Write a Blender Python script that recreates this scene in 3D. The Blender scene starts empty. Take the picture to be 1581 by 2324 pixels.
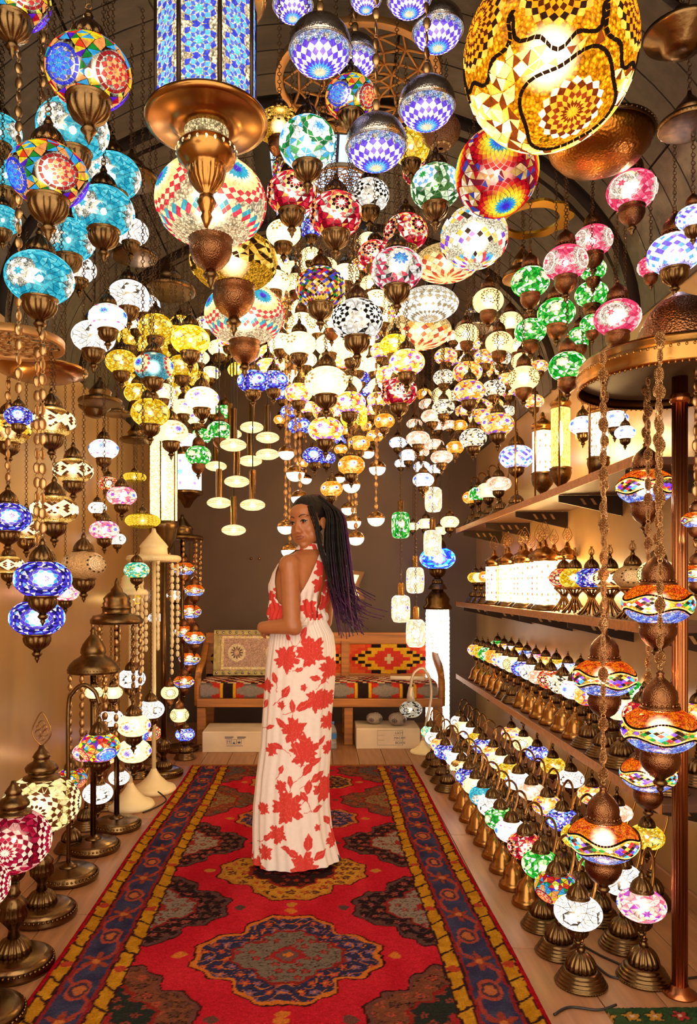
import bpy, bmesh, math, random
import numpy as np
from mathutils import Vector, Matrix

# ------------------------------------------------------------------ camera, world, exposure
SC = bpy.context.scene
COL = SC.collection
W_PX, H_PX, F_PX = 1581, 2324, 1700.0
VP_X, VP_Y, EYE = 721.0, 1330.0, 1.275          # straight-ahead point of the lens, eye height
cam_data = bpy.data.cameras.new('camera')
cam = bpy.data.objects.new('camera', cam_data); COL.objects.link(cam)
cam.location = (0, 0, EYE); cam.rotation_euler = (math.pi/2, 0, 0)
cam_data.sensor_fit = 'VERTICAL'; cam_data.sensor_height = 36.0
cam_data.lens = 36.0*F_PX/H_PX
cam_data.shift_x = (W_PX/2-VP_X)/H_PX
cam_data.shift_y = (VP_Y-H_PX/2)/H_PX
cam_data.clip_start = .05
SC.camera = cam
SC.view_settings.view_transform = 'Standard'; SC.view_settings.look = 'None'
SC.view_settings.gamma = 1.0; SC.view_settings.use_curve_mapping = False
SC.view_settings.exposure = 1.2
world = bpy.data.worlds.new('world'); SC.world = world; world.use_nodes = True
world.node_tree.nodes['Background'].inputs[0].default_value = (1.0, .85, .66, 1)
world.node_tree.nodes['Background'].inputs[1].default_value = 1.5
cy = SC.cycles
cy.max_bounces = 6; cy.diffuse_bounces = 3; cy.glossy_bounces = 3; cy.transmission_bounces = 3
cy.transparent_max_bounces = 10; cy.sample_clamp_indirect = 12.0; cy.sample_clamp_direct = 0
cy.use_denoising = True; cy.use_adaptive_sampling = True; cy.adaptive_threshold = .04
cy.caustics_reflective = False; cy.caustics_refractive = False
GLOW = .6
rnd = random.Random(7)
nrg = np.random.default_rng(7)
PI = math.pi

# ------------------------------------------------------------------ colour helpers
def lin(h):
    if not isinstance(h, str): return tuple(h)
    h = h.lstrip('#'); v = [int(h[i:i+2], 16)/255 for i in (0, 2, 4)]
    return tuple(c/12.92 if c <= .04045 else ((c+.055)/1.055)**2.4 for c in v)

# ------------------------------------------------------------------ materials
def new_mat(name):
    m = bpy.data.materials.new(name); m.use_nodes = True
    nt = m.node_tree; nt.nodes.clear()
    out = nt.nodes.new('ShaderNodeOutputMaterial')
    return m, nt, out
def N(nt, typ, **kw):
    n = nt.nodes.new(typ)
    for k, v in kw.items(): setattr(n, k, v)
    return n
def pbr(name, col, rough=.5, metal=0., noise=0., nscale=8., bump=0., bscale=30., coat=0., bumptype='noise', stretch=None, attr=None, sheen=0., spec=None):
    m, nt, out = new_mat(name)
    b = N(nt, 'ShaderNodeBsdfPrincipled'); nt.links.new(b.outputs[0], out.inputs[0])
    b.inputs['Roughness'].default_value = rough; b.inputs['Metallic'].default_value = metal
    if coat: b.inputs['Coat Weight'].default_value = coat
    if spec is not None: b.inputs['Specular IOR Level'].default_value = spec
    if sheen: b.inputs['Sheen Weight'].default_value = sheen
    tc = N(nt, 'ShaderNodeTexCoord'); src = tc.outputs['Object']
    if stretch:
        mp = N(nt, 'ShaderNodeMapping'); mp.inputs['Scale'].default_value = stretch
        nt.links.new(src, mp.inputs[0]); src = mp.outputs[0]
    c = lin(col)+(1,)
    if attr:
        a = N(nt, 'ShaderNodeAttribute', attribute_name=attr); cs = a.outputs['Color']
    else:
        rgb = N(nt, 'ShaderNodeRGB'); rgb.outputs[0].default_value = c; cs = rgb.outputs[0]
    if noise:
        nz = N(nt, 'ShaderNodeTexNoise'); nz.inputs['Scale'].default_value = nscale; nz.inputs['Detail'].default_value = 5
        nt.links.new(src, nz.inputs['Vector'])
        mr = N(nt, 'ShaderNodeMapRange'); mr.inputs[1].default_value = .3; mr.inputs[2].default_value = .7
        mr.inputs[3].default_value = 1-noise; mr.inputs[4].default_value = 1+noise
        nt.links.new(nz.outputs[0], mr.inputs[0])
        mx = N(nt, 'ShaderNodeVectorMath', operation='MULTIPLY')
        nt.links.new(cs, mx.inputs[0]); nt.links.new(mr.outputs[0], mx.inputs[1]); cs = mx.outputs[0]
    nt.links.new(cs, b.inputs['Base Color'])
    if bump:
        if bumptype == 'voronoi':
            t = N(nt, 'ShaderNodeTexVoronoi'); t.inputs['Scale'].default_value = bscale; o = t.outputs['Distance']
        else:
            t = N(nt, 'ShaderNodeTexNoise'); t.inputs['Scale'].default_value = bscale; t.inputs['Detail'].default_value = 6; o = t.outputs[0]
        nt.links.new(src, t.inputs['Vector'])
        bp = N(nt, 'ShaderNodeBump'); bp.inputs['Strength'].default_value = bump; bp.inputs['Distance'].default_value = .01
        nt.links.new(o, bp.inputs['Height']); nt.links.new(bp.outputs[0], b.inputs['Normal'])
    return m
def lit_glass(name, beads=False, through=.28, bead_scale=27):
    """coloured glass of a lit lamp: it glows in its own colour and lets the bulb inside show through"""
    m, nt, out = new_mat(name)
    m.cycles.emission_sampling = 'NONE'
    a = N(nt, 'ShaderNodeAttribute', attribute_name='Col')
    g = N(nt, 'ShaderNodeAttribute', attribute_name='glow', attribute_type='OBJECT')
    tc = N(nt, 'ShaderNodeTexCoord')
    if beads:
        v = N(nt, 'ShaderNodeTexVoronoi'); v.inputs['Scale'].default_value = bead_scale
        nt.links.new(tc.outputs['Object'], v.inputs['Vector'])
        sep = N(nt, 'ShaderNodeSeparateColor'); nt.links.new(v.outputs['Color'], sep.inputs[0])
        mr = N(nt, 'ShaderNodeMapRange'); mr.inputs[3].default_value = .18; mr.inputs[4].default_value = 1.55
        nt.links.new(sep.outputs[0], mr.inputs[0]); fac = mr.outputs[0]
        # dark gaps between beads
        m2 = N(nt, 'ShaderNodeMapRange'); m2.inputs[1].default_value = .35; m2.inputs[2].default_value = .62
        m2.inputs[3].default_value = 1.0; m2.inputs[4].default_value = .35
        nt.links.new(v.outputs['Distance'], m2.inputs[0])
        mm = N(nt, 'ShaderNodeMath', operation='MULTIPLY'); nt.links.new(fac, mm.inputs[0]); nt.links.new(m2.outputs[0], mm.inputs[1]); fac = mm.outputs[0]
    else:
        v = N(nt, 'ShaderNodeTexNoise'); v.inputs['Scale'].default_value = 9; v.inputs['Detail'].default_value = 3
        nt.links.new(tc.outputs['Object'], v.inputs['Vector'])
        mr = N(nt, 'ShaderNodeMapRange'); mr.inputs[1].default_value = .3; mr.inputs[2].default_value = .7; mr.inputs[3].default_value = .65; mr.inputs[4].default_value = 1.3
        nt.links.new(v.outputs[0], mr.inputs[0]); fac = mr.outputs[0]
    st = N(nt, 'ShaderNodeMath', operation='MULTIPLY'); nt.links.new(fac, st.inputs[0]); nt.links.new(g.outputs['Fac'], st.inputs[1])
    e = N(nt, 'ShaderNodeEmission'); nt.links.new(a.outputs['Color'], e.inputs['Color']); nt.links.new(st.outputs[0], e.inputs['Strength'])
    t = N(nt, 'ShaderNodeBsdfTransparent'); pale = N(nt, 'ShaderNodeHueSaturation'); pale.inputs['Saturation'].default_value = .6; pale.inputs['Value'].default_value = 1.05
    nt.links.new(a.outputs['Color'], pale.inputs['Color']); nt.links.new(pale.outputs[0], t.inputs['Color'])
    mx = N(nt, 'ShaderNodeMixShader'); mx.inputs[0].default_value = through
    nt.links.new(e.outputs[0], mx.inputs[1]); nt.links.new(t.outputs[0], mx.inputs[2])
    nt.links.new(mx.outputs[0], out.inputs[0])
    return m
def dull_glass(name, beads=False):
    return pbr(name, '#ffffff', .25, 0, .35, 14, .5, 17, bumptype='voronoi', attr='Col')
def bulb_mat(name, col, k):
    m, nt, out = new_mat(name)
    g = N(nt, 'ShaderNodeAttribute', attribute_name='glow', attribute_type='OBJECT')
    st = N(nt, 'ShaderNodeMath', operation='MULTIPLY'); st.inputs[1].default_value = k; nt.links.new(g.outputs['Fac'], st.inputs[0])
    e = N(nt, 'ShaderNodeEmission'); e.inputs['Color'].default_value = lin(col)+(1,)
    nt.links.new(st.outputs[0], e.inputs['Strength']); nt.links.new(e.outputs[0], out.inputs[0])
    return m
M = {}
M['tile'] = lit_glass('stained_glass', False, .30)
M['beads'] = lit_glass('bead_glass', True, .24)
M['fine'] = lit_glass('fine_bead_glass', True, .2, 190)
M['frost'] = lit_glass('frosted_glass', False, .12)
M['dull'] = dull_glass('unlit_glass')
M['warm'] = bulb_mat('warm_bulb', '#ffd794', 900.0)
M['cool'] = bulb_mat('cool_bulb', '#ffe6cc', 750.0)
def bulb_halo():
    # soft halo around the bulb, painted as emission that fades with the facing angle
    m, nt, out = new_mat('painted_bulb_halo'); m.cycles.emission_sampling = 'NONE'
    g = N(nt, 'ShaderNodeAttribute', attribute_name='glow', attribute_type='OBJECT')
    lw = N(nt, 'ShaderNodeLayerWeight'); lw.inputs['Blend'].default_value = .5
    inv = N(nt, 'ShaderNodeMath', operation='SUBTRACT'); inv.inputs[0].default_value = 1.0; nt.links.new(lw.outputs['Facing'], inv.inputs[1])
    pw_ = N(nt, 'ShaderNodeMath', operation='POWER'); pw_.inputs[1].default_value = 4.0; nt.links.new(inv.outputs[0], pw_.inputs[0])
    k = N(nt, 'ShaderNodeMath', operation='MULTIPLY'); k.inputs[1].default_value = 8.0; nt.links.new(pw_.outputs[0], k.inputs[0])
    st = N(nt, 'ShaderNodeMath', operation='MULTIPLY'); nt.links.new(k.outputs[0], st.inputs[1]); nt.links.new(g.outputs['Fac'], st.inputs[0])
    e = N(nt, 'ShaderNodeEmission'); e.inputs['Color'].default_value = (1, .86, .62, 1); nt.links.new(st.outputs[0], e.inputs['Strength'])
    t = N(nt, 'ShaderNodeBsdfTransparent'); mx = N(nt, 'ShaderNodeAddShader')
    nt.links.new(e.outputs[0], mx.inputs[0]); nt.links.new(t.outputs[0], mx.inputs[1]); nt.links.new(mx.outputs[0], out.inputs[0]); return m
M['halo'] = bulb_halo()
M['bronze'] = pbr('aged_bronze', '#6e5434', .26, 1, .35, 5, .12, 40)
M['brass'] = pbr('polished_brass', '#a5753c', .24, 1, .2, 4, .05, 30)
M['copper'] = pbr('hammered_copper', '#7a5032', .27, 1, .25, 5, .22, 30, bumptype='voronoi')
M['dimpled'] = pbr('dimpled_copper', '#8a5c3c', .27, 1, .2, 20, .25, 150, bumptype='voronoi')
M['silver'] = pbr('hammered_silver', '#a8a29c', .22, 1, .3, 5, .14, 20, bumptype='voronoi')
M['link'] = pbr('dark_chain', '#5a4028', .36, 1, .25, 30)
M['chain'] = pbr('chain_brass', '#b48c5c', .34, 1, .25, 30)
M['darkmetal'] = pbr('dark_metal', '#3a2c22', .42, .8, .2, 10)
M['cord'] = pbr('black_cord', '#1d1613', .5)
M['whitepaint'] = pbr('cream_painted_metal', '#f3dfae', .4, 0, .05, 8)
M['wood'] = pbr('honey_wood', '#a86a2a', .42, 0, .3, 3, .1, 20, stretch=(1, 14, 14))
M['card'] = pbr('white_carton', '#e2cdb0', .8, 0, .1, 5)
M['ink'] = pbr('printed_ink', '#4b4a6a', .8)
M['skin'] = pbr('brown_skin', '#a8663a', .42, 0, .06, 30)
M['hair'] = pbr('black_braids', '#120c0b', .5, 0, .3, 60, .4, 120, attr='Col', spec=.18)
M['cloth'] = pbr('printed_cloth', '#ffffff', .75, 0, .03, 60, attr='Col', spec=.15)
M['pile'] = pbr('rug_pile', '#ffffff', .95, 0, .22, 160, .8, 420, attr='Col', spec=.0)
M['kilim'] = pbr('woven_kilim', '#ffffff', .9, 0, .12, 90, .4, 300, attr='Col', spec=.05)
M['lip'] = pbr('lips', '#8a4331', .38)
M['eye'] = pbr('eyes', '#ffffff', .12, attr='Col')
M['black'] = pbr('black_shoe', '#100d0d', .35)
M['water'] = pbr('bottle_plastic', '#cfd6d8', .08)

# ------------------------------------------------------------------ mesh builder
class MB:
    def __init__(s): s.v = []; s.f = []; s.c = []; s.sm = []
    def add(s, v, f, col=None, smooth=True):
        o = len(s.v); s.v += [tuple(p) for p in v]
        for q in f: s.f.append(tuple(i+o for i in q)); s.c.append(col); s.sm.append(smooth)
        return s
    def lathe(s, prof, seg=20, flute=None, col=None, cap=True, c=(0, 0, 0), smooth=True):
        """profile of (radius, z); flute = (count, depth, z0, z1)"""
        v = []; f = []; n = len(prof)
        for r, z in prof:
            for j in range(seg):
                a = 2*PI*j/seg; rr = r
                if flute and flute[2] <= z <= flute[3]: rr = r*(1-flute[1]*2.2*(1-abs(math.sin(flute[0]*a/2)))**2)
                v.append((c[0]+rr*math.cos(a), c[1]+rr*math.sin(a), c[2]+z))
        for i in range(n-1):
            for j in range(seg):
                k = (j+1) % seg
                f.append((i*seg+j, i*seg+k, (i+1)*seg+k, (i+1)*seg+j))
        if prof[0][1] > prof[-1][1]: f = [q[::-1] for q in f]
        if cap:
            f.append(tuple(range(seg))[::-1] if prof[0][1] < prof[-1][1] else tuple(range(seg)))
            l = (n-1)*seg
            f.append(tuple(range(l, l+seg)) if prof[0][1] < prof[-1][1] else tuple(range(l, l+seg))[::-1])
        return s.add(v, f, col, smooth)
    def tube(s, path, r, seg=8, col=None, caps=True):
        """r: number or list; path of points"""
        P = [Vector(p) for p in path]; n = len(P); R = r if isinstance(r, (list, tuple)) else [r]*n
        v = []; f = []; up = None
        for i in range(n):
            t = (P[min(i+1, n-1)]-P[max(i-1, 0)])
            t = t.normalized() if t.length > 1e-9 else Vector((0, 0, 1))
            if up is None:
                up = Vector((0, 1, 0)) if abs(t.y) < .9 else Vector((1, 0, 0))
            x = up.cross(t)
            if x.length < 1e-6: x = Vector((1, 0, 0)).cross(t)
            x.normalize(); y = t.cross(x); up = y
            for j in range(seg):
                a = 2*PI*j/seg; v.append(P[i]+x*(R[i]*math.cos(a))+y*(R[i]*math.sin(a)))
        for i in range(n-1):
            for j in range(seg):
                k = (j+1) % seg; f.append((i*seg+j, i*seg+k, (i+1)*seg+k, (i+1)*seg+j))
        if caps: f.append(tuple(range(seg))[::-1]); f.append(tuple(range((n-1)*seg, n*seg)))
        return s.add(v, f, col)
    def box(s, lo, hi, col=None):
        x0, y0, z0 = lo; x1, y1, z1 = hi
        v = [(x0, y0, z0), (x1, y0, z0), (x1, y1, z0), (x0, y1, z0), (x0, y0, z1), (x1, y0, z1), (x1, y1, z1), (x0, y1, z1)]
        f = [(0, 3, 2, 1), (4, 5, 6, 7), (0, 1, 5, 4), (1, 2, 6, 5), (2, 3, 7, 6), (3, 0, 4, 7)]
        return s.add(v, f, col, False)
    def bbox(s, lo, hi, b=.01, col=None):
        """box with bevelled edges"""
        bm = bmesh.new(); bmesh.ops.create_cube(bm, size=1)
        for q in bm.verts: q.co = Vector([(lo[i]+hi[i])/2+q.co[i]*(hi[i]-lo[i]) for i in range(3)])
        bmesh.ops.bevel(bm, geom=bm.edges[:], offset=b, segments=2, affect='EDGES', profile=.5)
        bm.verts.index_update(); s.add([q.co for q in bm.verts], [[q.index for q in f.verts] for f in bm.faces], col, False); bm.free(); return s
    def ball(s, c, r, seg=10, ring=6, col=None, rot=None):
        r = (r, r, r) if not isinstance(r, (tuple, list)) else r; v = []; f = []
        for i in range(ring+1):
            th = PI*i/ring
            for j in range(seg):
                a = 2*PI*j/seg; p = Vector((r[0]*math.sin(th)*math.cos(a), r[1]*math.sin(th)*math.sin(a), r[2]*math.cos(th)))
                if rot: p = rot @ p
                v.append(Vector(c)+p)
        for i in range(ring):
            for j in range(seg):
                k = (j+1) % seg; f.append((i*seg+j, (i+1)*seg+j, (i+1)*seg+k, i*seg+k))
        return s.add(v, f, col)
    def torus(s, c, R, r, seg=16, rs=6, axis='Z', sy=1., col=None, arc=2*PI):
        v = []; f = []; full = arc > 6.28
        n = seg if full else seg+1
        for i in range(n):
            a = arc*i/seg
            for j in range(rs):
                b = 2*PI*j/rs; q = R+r*math.cos(b)
                p = (q*math.cos(a), q*math.sin(a)*sy, r*math.sin(b))
                if axis == 'X': p = (p[2], p[0], p[1])
                elif axis == 'Y': p = (p[0], p[2], p[1])
                v.append((c[0]+p[0], c[1]+p[1], c[2]+p[2]))
        for i in range(n if full else n-1):
            for j in range(rs):
                i2 = (i+1) % n; k = (j+1) % rs; f.append((i*rs+j, i2*rs+j, i2*rs+k, i*rs+k))
        return s.add(v, f, col)
    def xf(s, m):
        s.v = [tuple(m @ Vector(p)) for p in s.v]; return s
    def mesh(s, name, mat=None):
        me = bpy.data.meshes.new(name); me.from_pydata(s.v, [], s.f)
        me.polygons.foreach_set('use_smooth', s.sm)
        if any(c is not None for c in s.c):
            at = me.color_attributes.new('Col', 'FLOAT_COLOR', 'CORNER')
            cc = np.repeat(np.array([(c or (1, 1, 1))+(1,) for c in s.c], dtype=np.float32), [len(q) for q in s.f], axis=0)
            at.data.foreach_set('color', cc.ravel())
        if mat: me.materials.append(mat)
        return me

def ob(name, me, parent=None, loc=(0, 0, 0), rot=(0, 0, 0), sc=None, **props):
    o = bpy.data.objects.new(name, me); COL.objects.link(o)
    if parent: o.parent = parent
    o.location = loc; o.rotation_euler = rot
    if sc is not None: o.scale = sc if isinstance(sc, (tuple, list)) else (sc, sc, sc)
    for k, v in props.items(): o[k] = v
    return o
def tag(o, label, cat, group=None):
    o['label'] = label; o['category'] = cat
    if group: o['group'] = group
    return o
def thing(name, label, cat, loc=(0, 0, 0), group=None, rot=(0, 0, 0)):
    return tag(ob(name, None, None, loc, rot), label, cat, group)
def structure(name, me, parent=None, **k):
    return ob(name, me, parent, kind='structure', **k)
CACHE = {}
def cached(key, fn):
    if key not in CACHE: CACHE[key] = fn()
    return CACHE[key]
def grid_mesh(name, P, cols, mat, closed_u=False, keep=None):
    """P (nv, nu, 3) numpy points, cols (nv, nu, 3) linear colours per vertex"""
    nv, nu = P.shape[:2]
    idx = np.arange(nv*nu).reshape(nv, nu)
    a = idx[:-1, :]; b = idx[1:, :]
    if closed_u: a2 = np.roll(a, -1, 1); b2 = np.roll(b, -1, 1)
    else: a2 = a[:, 1:]; b2 = b[:, 1:]; a = a[:, :-1]; b = b[:, :-1]
    F = np.stack([a, a2, b2, b], -1).reshape(-1, 4)
    if keep is not None: F = F[keep(P.reshape(-1, 3), F)] if callable(keep) else F[keep.ravel()]
    me = bpy.data.meshes.new(name)
    me.vertices.add(nv*nu); me.vertices.foreach_set('co', P.astype(np.float32).ravel())
    me.loops.add(len(F)*4); me.loops.foreach_set('vertex_index', F.astype(np.int32).ravel())
    me.polygons.add(len(F)); me.polygons.foreach_set('loop_start', np.arange(0, len(F)*4, 4, dtype=np.int32))
    me.polygons.foreach_set('use_smooth', np.ones(len(F), dtype=bool))
    me.update(calc_edges=True)
    if cols is not None:
        at = me.color_attributes.new('Col', 'FLOAT_COLOR', 'POINT')
        c = np.concatenate([cols.reshape(-1, 3), np.ones((nv*nu, 1))], 1).astype(np.float32)
        at.data.foreach_set('color', c.ravel())
    me.materials.append(mat); me.validate()
    return me
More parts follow.
